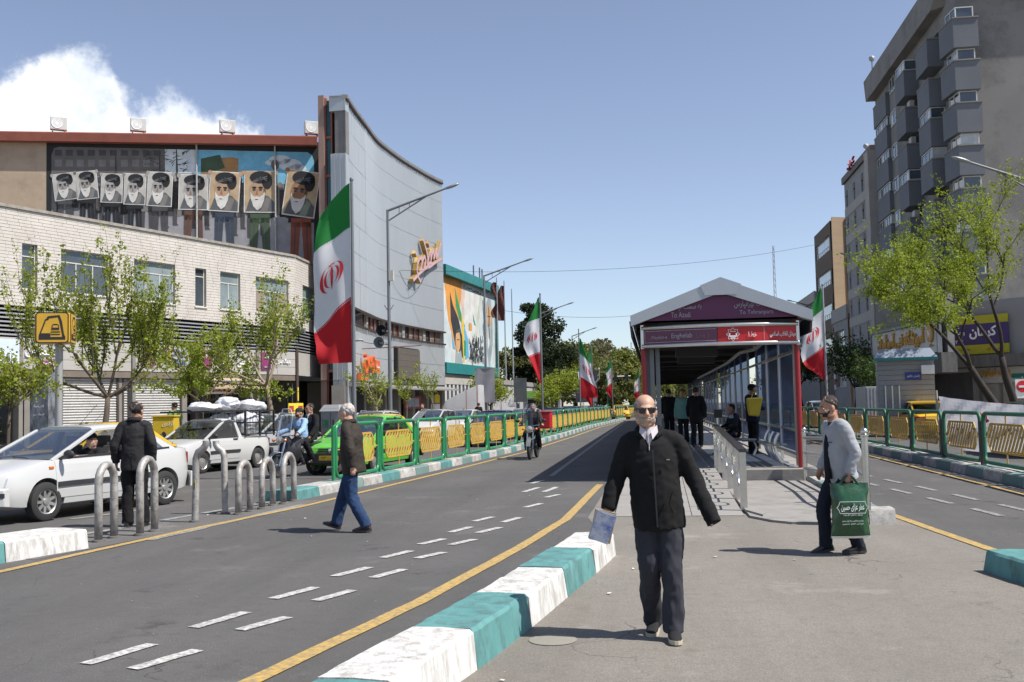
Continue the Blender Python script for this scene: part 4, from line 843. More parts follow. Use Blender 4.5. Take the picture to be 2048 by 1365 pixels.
# ---------------------------------------------------------------- mural billboard building beyond the cinema
a=P3(886,700,91.5);c=P3(991,700,108.9);W2=Wall(a,c)
bb2=thing('billboard_building','building behind the cinema with a teal edged wall painting of flags and a veiled woman','building',(a.x,a.y,0));O_=bb2.location.copy()
M_TEALW=mat('teal_steel',(.02,.19,.19),.5,var=.15,dirt=(.03,.1,.1),dirt_amt=.35,dirt_scale=1.5);zt2,zb2=14.2,4.6
g=MB(O_);g.quad(W2.p(0,0),W2.p(W2.L,0),W2.p(W2.L,zt2),W2.p(0,zt2));g.quad(W2.p(0,zt2),W2.p(W2.L,zt2),W2.p(W2.L,zt2,-12),W2.p(0,zt2,-12));g.quad(W2.p(W2.L,0),W2.p(W2.L,0,-12),W2.p(W2.L,zt2,-12),W2.p(W2.L,zt2));g.build('wall',M_CONC,bb2)
g=MB(O_);W2.slab(g,-.3,W2.L,zt2-.85,zt2+.02,-.1,.5);g.build('top_edge',M_TEALW,bb2);g=MB(O_);W2.slab(g,-.3,W2.L,zb2,zb2+.95,-.1,.4);g.build('bottom_edge',M_TEALW,bb2);g=MB(O_);W2.slab(g,W2.L-.02,W2.L+.22,zb2,zt2,-.1,.3);g.build('side_edge',M_TEALW,bb2)
P2=[('white',(.56,.56,.53)),('orange',(.62,.27,.05)),('black',(.02,.022,.025)),('green',(.03,.24,.08)),('blue',(.10,.36,.55)),('yellow',(.6,.42,.04)),('face',(.55,.32,.14)),('grey',(.27,.32,.34)),('pale',(.47,.53,.54)),('teal',(.02,.25,.25)),('ink',(.05,.06,.07)),('peach',(.58,.44,.36)),('greygreen',(.45,.5,.42))]
i2={n:i for i,(n,_) in enumerate(P2)};mu2=MB(O_)
def pp2(pts,col,lv):mu2.cur=i2[col];mu2.quad(*[W2.p(*W2.uz(x,y),.02+lv*.005) for x,y in pts])
pp2([(886,545),(990,583),(990,743),(886,740)],'white',0);pp2([(886,545),(924,559),(921,600),(911,700),(896,640)],'orange',1);pp2([(924,559),(931,561),(926,640),(921,600)],'peach',1)
pp2([(888,620),(900,660),(905,735),(888,737)],'pale',1);pp2([(962,574),(966,575),(952,690),(946,690)],'greygreen',1);pp2([(966,575),(990,583),(990,743),(958,742),(958,660)],'pale',1)
pp2([(899,583),(905,610),(917,640),(925,680),(927,720),(910,690),(901,640)],'black',2);pp2([(909,576),(915,600),(923,632),(930,655),(918,640),(911,612)],'green',3)
pp2([(922,630),(927,645),(929,725),(926,725),(923,660)],'yellow',4);pp2([(927,650),(936,680),(937,715),(930,720),(929,680)],'blue',4);pp2([(902,664),(908,690),(911,700),(905,697)],'blue',4);pp2([(927,680),(931,684),(931,712),(927,712)],'green',5)
pp2([(911,668),(918,664),(920,680),(919,698),(915,706),(912,700),(910,684)],'face',5);pp2([(910,668),(912,660),(919,657),(921,668),(917,665)],'ink',6);pp2([(913,679),(918,679),(918,681),(913,681)],'ink',6);pp2([(911,700),(916,707),(921,700),(925,725),(923,735),(910,735)],'grey',5);pp2([(911,718),(914,735),(910,735)],'face',6)
pp2([(938,646),(943,648),(943,662),(938,661)],'orange',4);pp2([(937,647),(938,646),(938,661),(937,660)],'teal',5);pp2([(945,628),(951,652),(948,650),(946,642)],'teal',4)
rm=random.Random(8)
for k in range(130):x=rm.uniform(937,966);y=rm.uniform(676,724);h_=rm.uniform(6,16);pp2([(x,y-h_/2),(x+rm.uniform(.5,1.6),y-h_/2),(x+rm.uniform(.3,1.6),y+h_/2),(x-.4,y+h_/2)],rm.choice(['ink','grey','ink','black']),3)
pp2([(972,608),(976,594),(981,600),(984,640),(985,690),(978,738),(973,700)],'grey',3);pp2([(973,614),(978,611),(982,624),(981,645),(977,655),(974,648)],'face',4);pp2([(974,632),(980,633),(980,635),(974,634)],'ink',5);pp2([(974,655),(980,652),(979,690),(975,700)],'white',4)
for k in range(16):x=926+k*2.2;y=572+k*1.0+rm.uniform(-2,2);pp2([(x,y),(x+1.6,y-1+rm.uniform(-2,2)),(x+2.2,y+1.5),(x+.3,y+2.6)],'teal' if k<9 else 'ink',3)
mu2.build('mural',[mat('mural2_'+n,c_,.75,var=.2,vs=.8,dirt=tuple(min(1,x*.75+.05) for x in c_),dirt_amt=.35,dirt_scale=.9) for n,c_ in P2],bb2,fixn=False)
g=MB(O_);W2.slab(g,-.3,W2.L,3.65,4.55,-.1,.15);g.build('concrete_band',mat('pale_concrete_band',(.42,.40,.36),.85,dirt=(.25,.23,.2),dirt_amt=.4,dirt_scale=2),bb2)
for k in range(15):
 u=W2.L*k/15;g=MB(O_);W2.slab(g,u,u+.5,1.2,3.64,-.05,.12);g.build('pier',mat('pale_pier',(.46,.46,.45),.8,var=.1),bb2);g=MB(O_);W2.slab(g,u+.52,u+W2.L/15-.02,1.3,3.6,.01,.03);g.build('pane',M_WGLASS2,bb2)
for px,y0,y1 in((953,531,549),(965,543,553),(970,546,556)):u,z=W2.uz(px,y1);g=MB(O_);g.tube([W2.p(u,z-.3,-.3),W2.p(u,z+.9,-.3)],.08,6);g.build('roof_pipe',M_POLE,bb2)
# ---------------------------------------------------------------- right side: grey tower with bays
M_TOW=mat('tower_render',(.235,.222,.208),.9,var=.12,vs=.22,dirt=(.12,.115,.11),dirt_amt=.4,dirt_scale=.35,bump=.12,bs=20)
M_BAY=mat('bay_blue_grey',(.15,.157,.172),.8,var=.1,vs=.5,bump=.1);M_BAYCAP=mat('bay_coping',(.24,.225,.2),.85,var=.1)
M_WHF=mat('white_window_frame',(.6,.6,.58),.45,var=.05);M_TG=wpaned('tower_glass',(.06,.075,.095));M_CURT=wpaned('curtain_glass',(.48,.48,.48))
tow=thing('apartment_tower','tall grey apartment tower with blue grey bays stacked up its street corner','building',(21,73,0));OT=tow.location.copy();XF=21.0
g=MB(OT);g.box((33,85.3,15.2),(24,25.4,30.4));g.build('wall',M_TOW,tow)
g=MB(OT);g.add([(20.2,98.2,28.9),(20.2,75.6,28.9),(21.3,74.6,28.9),(21.3,73.2,28.9),(21.3,71.9,28.9),(46,71.9,28.9),(46,98.2,28.9)]+[(20.1,98.3,30.8),(20.1,75.6,30.8),(20.4,73.2,30.8),(20.4,73.0,30.8),(21.0,71.7,30.8),(46,71.7,30.8),(46,98.3,30.8)],[tuple(range(6,-1,-1)),tuple(range(7,14))]+[(i,(i+1)%7,7+(i+1)%7,7+i) for i in range(7)]);g.build('roof_parapet',M_TOW,tow)
FL=[26.75-2.87*k for k in range(8)]
def poly_box(name,pts,z0,z1,m,root=tow,O=None):
 g=MB(O if O is not None else OT);n=len(pts);g.add([(x,y,z0) for x,y in pts]+[(x,y,z1) for x,y in pts],[tuple(range(n-1,-1,-1)),tuple(range(n,2*n))]+[(i,(i+1)%n,n+(i+1)%n,n+i) for i in range(n)]);return g.build(name,m,root)
def bay_window(pts,z0,z1,root,seed,cols=2,O=None,closed=True):
 """glazed strip following a polyline of corner points above a bay"""
 O=O if O is not None else OT;rr=random.Random(seed);w_=thing('window',None,None);o=V((pts[0][0],pts[0][1],z0));w_.location=o-O;w_.parent=root;f=MB(o)
 for a,b in zip(pts,pts[1:]):
  A,B=V((*a,0)),V((*b,0));d=(B-A).normalized();L_=(B-A).length;n=max(1,int(round(L_/.9)))
  for z in(z0+.03,z1-.03):f.bar(A+UZ*z,B+UZ*z,.09,.07)
  for k in range(n+1):p=A+d*(L_*k/n);f.bar(p+UZ*z0,p+UZ*z1,.07,.08,up=(d.x,d.y,0))
  for k in range(n):
   q=MB(o);p0=A+d*(L_*k/n);p1=A+d*(L_*(k+1)/n);q.quad(p0+UZ*z0,p1+UZ*z0,p1+UZ*z1,p0+UZ*z1);q.build('pane',rr.choice([M_TG,M_TG,M_CURT]),w_)
 f.build('frame',M_WHF,w_)
def bay(pts,cap,zt,h=2.0):
 b=poly_box('bay',pts,zt-h,zt,M_BAY);cx_=sum(p[0] for p in pts)/len(pts);cy_=sum(p[1] for p in pts)/len(pts);big=[(cx_+(x-cx_)*1.05,cy_+(y-cy_)*1.05) for x,y in pts];poly_box('coping',big,zt+.003,zt+.09,M_BAYCAP,b,OT)
 g=MB(OT);x,y=pts[0];
for k,z in enumerate(FL):
 bay([(20.25,73.9),(20.5,71.4),(22.1,71.4),(22.1,72.7),(21.3,74.4)],1,z,1.95);bay_window([(20.65,73.5),(20.8,71.8),(21.9,71.8)],z+.1,z+.9,tow,k)
 poly_box('window_soffit',[(20.6,77.6),(20.75,75.2),(22.0,75.2),(22.0,76.2),(21.2,77.8)],z+1.085,z+1.1,M_TOW) if False else None
 bay([(19.9,78.9),(19.9,75.7),(21.1,75.7),(21.1,78.9)],1,z+.15,1.95);
 if k in(1,2):bay_window([(20.0,78.7),(20.0,75.9),(20.95,75.9)],z-2.62,z-1.84,tow,k+20)
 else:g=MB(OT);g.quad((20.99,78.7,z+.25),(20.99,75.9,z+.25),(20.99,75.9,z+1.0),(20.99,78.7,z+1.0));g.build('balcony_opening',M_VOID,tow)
 bay([(19.9,85.6),(19.9,82.6),(21.1,82.6),(21.1,85.6)],1,z+.05,1.9)
 if k in(3,0):bay_window([(20.0,85.5),(20.0,82.7),(20.95,82.7)],z+.16,z+.96,tow,k+40)
 else:
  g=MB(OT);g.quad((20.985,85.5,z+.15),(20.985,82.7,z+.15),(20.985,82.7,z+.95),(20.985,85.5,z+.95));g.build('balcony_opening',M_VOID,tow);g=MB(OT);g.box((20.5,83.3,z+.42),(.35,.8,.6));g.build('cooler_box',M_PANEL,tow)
 bay([(20.65,97.4),(20.65,92.4),(21.1,92.4),(21.1,97.4)],1,z+1.2,1.9);bay_window([(20.8,97.2),(20.8,92.6),(20.99,92.6)],z-1.58,z-.74,tow,k+60)
 bay_window([(20.95,91.9),(20.95,90.1)],z+.9,z+2.1,tow,k+80)
for px,py,d_,lab in((1745,150,93,'thin aerial with a ball on the grey tower roof edge'),(1733,322,104,'aerial mast on the roof of the striped stone building')):
 p=P3(px,py,d_);t=thing('roof_aerial',lab,'antenna',p);g=MB(p);g.tube([p-UZ*.6,p+UZ*1.7],.05,6);g.build('mast',M_POLE,t);g=MB(p);g.ell(p+UZ*1.5,(.28,.28,.28),8,6);g.build('dish',M_POLEL,t,smooth=True)
# ---------------------------------------------------------------- striped stone building
mid=thing('striped_building','grey stone building with beige bands and narrow windows, left of the grey tower','building',(21,100,0));OMd=mid.location.copy();WS=Wall((21,114.8),(21,100.0));WS.n=V((-1,0,0))
M_ST1=mat('grey_stone',(.29,.285,.285),.85,var=.1,vs=.8,dirt=(.15,.145,.14),dirt_amt=.35,dirt_scale=1);M_ST2=mat('beige_stone',(.40,.365,.33),.85,var=.1,vs=.8);M_BROWNB=mat('brown_blind_box',(.08,.055,.045),.6)
zr=[23.7-2.95*k for k in range(7)];hs=[(u,z-1.75,u+.9,z) for z in zr for u in(.8,4.9,9.0,13.0)]
g=MB(OMd);WS.skin(g,0,WS.L,0,24.6,hs,0,.3);g.quad((21,100,0),(33,100,0),(33,100,24.6),(21,100,24.6));g.quad((21,100,24.59),(33,100,24.59),(33,114.8,24.59),(21,114.8,24.59));g.quad((21,114.8,0),(33,114.8,0),(33,114.8,24.6),(21,114.8,24.6));g.build('wall',M_ST1,mid)
for z in zr:
 g=MB(OMd);WS.slab(g,0,WS.L,z-2.8,z-1.85,-.05,.05);g.build('stone_band',M_ST2,mid)
for h in hs:
 window(WS,h,mid,M_WHF,M_CURT if random.random()<.5 else M_TG,1,None,.2,.05,False);g=MB(OMd);WS.slab(g,h[0],h[2],h[3]-.6,h[3],-.18,.04);g.build('blind_box',M_BROWNB,mid)
g=MB(OMd);g.box((20.75,99.1,12.2),(1.2,1.7,24.4));g.build('pier',M_ST2,mid);g=MB(OMd);WS.slab(g,-.2,WS.L,24.6,25.3,-.3,.25);g.build('roof_edge',M_BROWNB,mid)
text_on('کیان',WS.p(WS.L*.42,25.5,.3),WS.d,UZ,3.6,.8,mat('dark_red_letters',(.3,.02,.03),.6),mid,.2,o=OMd)
# ---------------------------------------------------------------- brown building, low glazed building, farther block
brn=thing('brown_building','brown block with a sunlit tan end wall beyond the striped stone building','building',(21,124,0));OBr=brn.location.copy();WN=Wall((21,136.7),(21,124.6));WN.n=V((-1,0,0));M_BRN=mat('brown_brick',(.155,.115,.085),.9,var=.12)
hs=[(.6,z-1.8,11.2,z) for z in(20.9,16.9,12.9,8.9)]
g=MB(OBr);WN.skin(g,0,WN.L,0,22.4,hs,0,.25);g.quad((21,124.6,22.39),(26,123.2,22.39),(33,136.7,22.39),(21,136.7,22.39));g.build('wall',M_BRN,brn)
g=MB(OBr);g.hexa([(20.95,123.2,0),(22.7,124.0,0),(22.7,124.4,0),(21.1,124.4,0)],[(20.95,123.2,22.6),(22.7,124.0,22.6),(22.7,124.4,22.6),(21.1,124.4,22.6)]);g.hexa([(22.75,123.7,0),(26.2,126,0),(26.2,135,0),(22.75,135,0)],[(22.75,123.7,22.7),(26.2,126,22.7),(26.2,135,22.7),(22.75,135,22.7)]);g.build('end_wall',mat('sunlit_tan_brick',(.36,.26,.165),.9,var=.1,vs=.5,stretch=(1,1,6)),brn)  # sunlight is put into the end wall's lighter tan and its turned faces
for h in hs:window(WN,h,brn,M_WHF,M_CURT,7,.35,.15,.08,False)
low=thing('glazed_shop_building','low building with big panes and a red and white striped column','building',(21,116,0));OLw=low.location.copy();WL=Wall((20.8,124.4),(20.8,115.0));WL.n=V((-1,0,0))
hs=[(.9,2.9,7.1,6.1),(.9,6.4,7.1,9.2)];g=MB(OLw);WL.skin(g,0,WL.L,0,11.4,hs,0,.4);g.quad((20.8,115,11.39),(30,115,11.39),(30,124.4,11.39),(20.8,124.4,11.39));g.build('wall',M_ST1,low)
g=MB(OLw);WL.slab(g,-.1,WL.L,10.2,11.7,-.1,.12);g.build('parapet',mat('pale_parapet',(.34,.33,.31),.8,var=.1),low)
for h in hs:window(WL,h,low,M_WHF,M_CURT,4,None,.3,.08,False)
for k in range(12):g=MB(OLw);WL.slab(g,.15,.75,2.6+k*.6,3.2+k*.6-.01,-.1,.1);g.build('column_block',M_RUST if k%2 else M_WHITE,low)
far=thing('grey_far_block','long grey block with strips of windows farthest down the right side','building',(21,145,0));OFr=far.location.copy();WQ=Wall((21,209),(21,137.2));WQ.n=V((-1,0,0));hs=[(2+k*4.3,z-1.9,2+k*4.3+3.3,z) for k in range(16) for z in(13.4,9.8,6.2)]
g=MB(OFr);WQ.skin(g,0,WQ.L,0,15.4,hs,0,.25);g.quad((21,137.2,0),(34,137.2,0),(34,137.2,15.4),(21,137.2,15.4));g.quad((21,137.2,15.39),(34,137.2,15.39),(34,209,15.39),(21,209,15.39));g.build('wall',mat('pale_grey_render',(.24,.235,.23),.9,var=.1),far)
for h in hs:window(WQ,h,far,M_WHF,M_TG,3,None,.15,.07,False)
g=MB(OFr);WQ.slab(g,0,WQ.L,14.2,15.5,.0,.2);g.build('parapet',M_ST2,far)
# ---------------------------------------------------------------- bank podium with signs
a=P3(1838,760,67);c=P3(2075,760,61);WK=Wall(a,c);bank=thing('bank_building','low bank building with a green and orange fascia behind the right trees','building',(a.x,a.y,0));OK_=bank.location.copy()
M_STN=mat('grey_cladding',(.25,.245,.24),.7,var=.08,vs=.6);M_CRM=mat('cream_stone',(.33,.30,.25),.8,var=.12)
zk=lambda px,py:WK.uz(px,py)
ub=lambda px:WK.uz(px,760)[0]
g=MB(OK_);W=WK;W.skin(g,ub(1874),W.L,3.3,7.4,[],0,.2);g.quad(W.p(-1,0,-2.5),W.p(W.L,0,-2.5),W.p(W.L,3.3,-2.5),W.p(-1,3.3,-2.5));g.quad(W.p(ub(1874),7.4),W.p(W.L,7.4),W.p(W.L,7.4,-13),W.p(ub(1874),7.4,-13));g.quad(W.p(-1,3.3),W.p(W.L,3.3),W.p(W.L,3.3,-3),W.p(-1,3.3,-3));g.build('wall',M_STN,bank)
for k in range(9):g=MB(OK_);u=ub(1850+k*26);W.slab(g,u-(.75 if k in(2,5) else .3),u+(.75 if k in(2,5) else .3),0,2.35,-2.4,-.05);g.build('pier',M_CRM,bank)
for k in range(8):
 g=MB(OK_);u0,u1=ub(1853+k*26),ub(1873+k*26);g.quad(W.p(u0,.2,-1.2),W.p(u1,.2,-1.2),W.p(u1,2.35,-1.2),W.p(u0,2.35,-1.2));g.build('pane',M_TG,bank)
g=MB(OK_);W.slab(g,-.5,W.L,3.35,4.05,.0,1.1);g.build('concrete_canopy',mat('streaked_concrete',(.155,.145,.135),.9,dirt=(.08,.075,.07),dirt_amt=.5,dirt_scale=2,stretch=(3,3,.5)),bank)
g=MB(OK_);W.slab(g,0,W.L,2.36,3.3,-.02,.12);g.build('fascia',mat('cream_fascia',(.45,.43,.38),.6,var=.06),bank)
g=MB(OK_);W.slab(g,ub(1905),ub(1967),2.62,2.87,.125,.17);g.build('green_strip',mat('bank_green',(.01,.16,.11),.5),bank);g=MB(OK_);W.slab(g,ub(1905),ub(1967),2.52,2.61,.125,.16);g.build('orange_strip',mat('bank_orange',(.55,.26,.04),.5),bank)
text_on('TEJARATBANK',W.p(ub(1944),2.745,.17),W.d,UZ,1.22,.155,M_WHITE,bank,.01,o=OK_,bold=.01);text_on('بانک تجارت',W.p(ub(1993),2.95,.13),W.d,UZ,1.9,.55,MATS['bank_orange'],bank,.1,o=OK_,bold=.03);text_on('تجارت',W.p(ub(1886),2.95,.13),W.d,UZ,.8,.45,MATS['bank_orange'],bank,.1,o=OK_,bold=.02)
g=MB(OK_);W.slab(g,ub(2026),ub(2075),2.62,2.87,.125,.17);g.build('green_strip',MATS['bank_green'],bank)
# yellow and purple advertising board
t=thing('advert_board','purple and yellow advertising board above the bank canopy','sign',W.p(ub(1955),4.2,.3));OA=t.location.copy();u0,u1=ub(1898),ub(2026)
for z0,z1,m in((4.15,4.72,mat('acid_yellow',(.42,.38,.02),.6)),(4.72,6.0,mat('deep_purple',(.055,.03,.13),.6)),(6.0,6.5,MATS['acid_yellow'])):g=MB(OA);W.slab(g,u0,u1,z0+.002,z1-.002,.2,.32);g.build('board',m,t)
text_on('کرمان',W.p(lerp(u0,u1,.62),5.45,.33),W.d,UZ,1.7,.8,M_WHITE,t,.01,o=OA,bold=.03);text_on('و حسابداری',W.p(lerp(u0,u1,.2),5.5,.33),W.d,UZ,1.1,.4,M_WHITE,t,.01,o=OA);text_on('۲۲۱۲',W.p(lerp(u0,u1,.22),4.95,.33),W.d,UZ,.7,.2,M_WHITE,t,.01,o=OA);text_on('آموزش آزاد',W.p(lerp(u0,u1,.78),4.45,.33),W.d,UZ,.9,.24,MATS['sign_red'],t,.01,o=OA);text_on('مشاوره و ثبت نام',W.p(lerp(u0,u1,.25),4.45,.33),W.d,UZ,1.3,.22,M_BLACK,t,.01,o=OA)
g=MB(OA);W.slab(g,ub(1873),u0-.05,4.15,6.25,.18,.28);g.build('blank_panel',mat('blank_pale_panel',(.46,.49,.52),.6),t)
# long white sign of the training college
a=P3(1745,700,72);c=P3(1876,700,60);WG=Wall(a,c);sg=thing('long_sign','long white shop sign with raised ochre lettering over the first floor','sign',WG.p(0,4.2));OSg=sg.location.copy()
g=MB(OSg);WG.slab(g,0,WG.L,4.2,5.95,-.15,.0);g.build('panel',mat('sign_offwhite',(.56,.56,.54),.6,var=.06),sg);g=MB(OSg);WG.slab(g,-.1,WG.L+.1,5.96,6.12,-.3,.15);WG.slab(g,-.15,0,4.15,5.95,-.2,.06);WG.slab(g,WG.L,WG.L+.15,4.15,5.95,-.2,.06);g.build('frame',M_POLE,sg)
och=mat('ochre_relief',(.50,.26,.03),.5,var=.15);text_on('آموزشگاه فنی آموزآوران',WG.p(WG.L*.48,5.2,.0),WG.d,UZ,WG.L*.72,1.15,och,sg,.12,o=OSg,bold=.03)
g=MB(OSg);p=WG.p(WG.L*.925,5.3,.06)
g.prism([(.42*math.cos(R(k*20)),.5*math.sin(R(k*20))) for k in range(18)],p,WG.d,UZ,WG.n*.1);g.build('emblem',och,sg);text_on('N',p+WG.n*.1,WG.d,UZ,.3,.45,M_WHITE,sg,.02,o=OSg,bold=.03);text_on('مرکز',WG.p(WG.L*.925,4.62,0),WG.d,UZ,.7,.2,och,sg,.06,o=OSg)
for k,s in enumerate(('کامپیوتر','حسابداری','معماری','زبان','طراحی')):text_on(s,WG.p(WG.L*(.18+.155*k),4.42,0),WG.d,UZ,.9,.2,och,sg,.05,o=OSg)
g=MB();WGo=WG;col_b=thing('college_block','dark low block under the long white sign','building',WG.p(0,0));OCb=col_b.location.copy();g=MB(OCb);WG.slab(g,-.5,WG.L+.2,3.0,4.15,-1,-.1);g.build('canopy',MATS['streaked_concrete'],col_b);g=MB(OCb);WG.slab(g,-.5,WG.L+.2,0,2.99,-2,-1.8);g.build('shop_back',M_SHOPD,col_b);g=MB(OCb);WG.slab(g,-.5,WG.L+.2,4.16,8.5,-.9,-.5);g.build('wall',M_TOW,col_b)
# kiosk
p=G(1822,860);kd=43.0;a=P3(1812,760,kd);k0=V((a.x,a.y,.14));t=thing('kiosk','grey clad police kiosk with a teal roof edge and a small blue sign','kiosk',k0,R(-10));
g=MB();g.box((0,1.2,1.55),(2.2,2.4,3.1));g.build('cabin',mat('kiosk_grey',(.26,.265,.27),.6,var=.08),t)
for k in range(14):g=MB();g.box((0,-.02,.2+k*.21),(2.18,.03,.19));g.build('siding_board',MATS['kiosk_grey'],t)
g=MB();g.hexa([(-1.2,-.2,3.1),(1.25,-.2,3.1),(1.25,2.5,3.1),(-1.2,2.5,3.1)],[(-1.0,.2,3.5),(1.0,.2,3.5),(1.0,2.2,3.5),(-1.0,2.2,3.5)]);g.build('roof',mat('kiosk_roof',(.22,.26,.32),.5,var=.1),t);g=MB();g.box((0,-.22,3.06),(2.5,.05,.12));g.build('roof_edge',M_TEALW,t)
g=MB();g.box((.28,-.06,2.35),(.62,.04,.32));g.build('sign_plate',mat('blue_plate',(.03,.05,.25),.5),t);text_on('پلیس راهور',(.28,-.08,2.35),(1,0,0),UZ,.5,.14,M_WHITE,t,.01)
g=MB();g.box((.85,-.1,2.6),(.5,.25,.36));g.build('cooler_box',M_WHITE,t);g=MB();g.box((-.55,-.05,1.5),(.5,.04,.9));g.build('window',M_TG,t)
for s in(-.82,-.55,-.28):g=MB();g.box((s,-.08,1.5),(.05,.03,.95));g.build('window_bar',M_WHITE,t)
# no-entry sign
p=P3(2046,790,47);p.z=.14;t=thing('no_entry_sign','round red no entry sign on a white board at the right edge','sign',p);g=MB();g.box((0,0,1.75),(.62,.04,.85));g.build('board',M_WHITE,t);g=MB();g.lathe([(-.03,.27),(-.05,.27)],(0,0,1.85),'y',24);g.build('disc',mat('signal_red',(.6,.015,.02),.5),t);g=MB();g.box((0,-.06,1.85),(.36,.015,.09));g.build('bar',M_WHITE,t);g=MB();g.tube([(0,.04,0),(0,.04,2.3)],.035,8);g.build('pole',M_POLE,t)
# ---------------------------------------------------------------- bus shelter
SH=thing('bus_shelter','long bus station with a gabled roof, purple gable sign and blue glazed side','bus shelter',(1.4,22,0));OS_=SH.location.copy()
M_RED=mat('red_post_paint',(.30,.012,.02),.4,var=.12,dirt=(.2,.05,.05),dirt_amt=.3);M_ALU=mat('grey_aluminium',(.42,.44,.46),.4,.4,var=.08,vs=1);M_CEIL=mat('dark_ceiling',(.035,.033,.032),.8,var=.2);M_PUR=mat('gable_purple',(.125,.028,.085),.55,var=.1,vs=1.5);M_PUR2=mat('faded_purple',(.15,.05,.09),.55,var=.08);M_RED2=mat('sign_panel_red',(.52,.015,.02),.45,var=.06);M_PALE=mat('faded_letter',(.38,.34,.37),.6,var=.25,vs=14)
Y0,Y1=21.9,96.0;XLf,XR,XP=-.42,3.24,1.43;ZE,ZPk=3.36,4.10
g=MB(OS_)
for s,x in((-1,XLf),(1,XR)):
 g.hexa([(x,Y0,ZE),(XP,Y0,ZPk),(XP,Y1,ZPk),(x,Y1,ZE)],[(x,Y0,ZE+.05),(XP,Y0,ZPk+.05),(XP,Y1,ZPk+.05),(x,Y1,ZE+.05)])
g.build('roof',M_ALU,SH)
g=MB(OS_)
for x in(XLf-.02,XR+.02):
 g.hexa([(x,Y0-.14,ZE-.12),(XP,Y0-.14,ZPk-.22),(XP,Y0+.1,ZPk-.22),(x,Y0+.1,ZE-.12)],[(x,Y0-.14,ZE+.10),(XP,Y0-.14,ZPk+.08),(XP,Y0+.1,ZPk+.08),(x,Y0+.1,ZE+.10)])
g.build('gable_trim',M_ALU,SH)
g=MB(OS_);g.hexa([(XP-.33,Y0-.155,ZPk-.27),(XP+.33,Y0-.155,ZPk-.27),(XP+.33,Y0-.142,ZPk-.27),(XP-.33,Y0-.142,ZPk-.27)],[(XP-.42,Y0-.155,ZPk-.06),(XP+.42,Y0-.155,ZPk-.06),(XP+.42,Y0-.142,ZPk-.06),(XP-.42,Y0-.142,ZPk-.06)]);g.add([(XP-.42,Y0-.155,ZPk-.06),(XP+.42,Y0-.155,ZPk-.06),(XP,Y0-.155,ZPk+.1)],[(0,1,2)]);g.build('trim_joint',M_ALU,SH)
for s,x,tx,t1,t2 in((-1,XLf+.05,.72,'به سمت آزادی','To Azadi'),(1,XR-.05,2.12,'به سمت تهرانپارس','To Tehranpars')):
 g=MB(OS_);g.quad((x,Y0-.05,ZE-.02),(XP,Y0-.05,ZE-.02),(XP,Y0-.05,ZPk-.1));gp=g.build('gable_panel',M_PUR,SH,fixn=False)
 ww=(.62,.40) if s<0 else(.80,.68);text_on(t1,(tx-(0 if s<0 else .02),Y0-.055,ZE+.26),(1,0,0),UZ,ww[0],.17,M_PALE,SH,.004,o=OS_,bold=.01);text_on(t2,(tx-.12 if s<0 else tx+.02,Y0-.055,ZE+.09),(1,0,0),UZ,ww[1],.11,M_PALE,SH,.004,o=OS_,bold=.005)
for s,x in((-1,.12),(1,2.66)):
 g=MB(OS_);g.quad((x-.05*s,Y0-.06,ZE+.19),(x+.02*s,Y0-.06,ZE+.19),(x+.09*s*1,Y0-.06,ZE+.10),(x+.02*s,Y0-.06,ZE+.10)) if False else g.quad((x-.06*s,Y0-.06,ZE+.10),(x-.0*s,Y0-.06,ZE+.10),(x+.08*s*1,Y0-.06,ZE+.2),(x+.02*s,Y0-.06,ZE+.2));g.build('chevron',M_PALE,SH,fixn=False)
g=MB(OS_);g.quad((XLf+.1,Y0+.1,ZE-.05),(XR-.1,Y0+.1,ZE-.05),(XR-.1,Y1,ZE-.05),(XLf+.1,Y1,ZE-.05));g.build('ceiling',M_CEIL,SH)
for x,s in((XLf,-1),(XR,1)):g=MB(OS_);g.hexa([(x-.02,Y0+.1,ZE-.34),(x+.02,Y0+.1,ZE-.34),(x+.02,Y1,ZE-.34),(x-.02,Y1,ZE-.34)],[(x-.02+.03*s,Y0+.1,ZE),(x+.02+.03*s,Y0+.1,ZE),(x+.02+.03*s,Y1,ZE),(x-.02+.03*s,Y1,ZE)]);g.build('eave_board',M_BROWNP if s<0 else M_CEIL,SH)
# curved sign band
xa,xb=-.21,2.98;bow=lambda x:Y0+.12-.30*(1-((x-(xa+xb)/2)/((xb-xa)/2))**2)
xs=[lerp(xa,xb,k/16) for k in range(17)]
for z in(2.82,3.20):g=MB(OS_);g.tube([(x,bow(x),z) for x in xs],.045,10);g.build('sign_tube',M_STEEL,SH,smooth=True)
for x0,x1,m in((xa+.02,1.33,M_PUR2),(1.34,xb-.02,M_RED2)):
 g=MB(OS_);q=[lerp(x0,x1,k/8) for k in range(9)];g.loft([[V((x,bow(x)-.0,2.86)),V((x,bow(x),3.16)),V((x,bow(x)+.04,3.16)),V((x,bow(x)+.04,2.86))] for x in q]);g.build('sign_panel',m,SH)
def bow_text(t,x,z,w_,h_,m,b=.006,**kw):sl=(bow(x+.05)-bow(x-.05))/.1;text_on(t,(x,bow(x)-.012,z),(1,sl,0),UZ,w_,h_,m,SH,.004,o=OS_,bold=b,**kw)
bow_text('Meydan-e',.15,2.985,.33,.10,M_PALE,0);bow_text('Enghelab',.61,3.0,.43,.13,M_PALE);bow_text('Line 1',1.03,3.0,.24,.09,mat('ghost_letter',(.22,.12,.16),.6),0)
bow_text('خط ۱',2.04,3.0,.17,.11,M_WHITE,.012);bow_text('میدان انقلاب اسلامی',2.66,2.99,.56,.13,M_WHITE,.012)
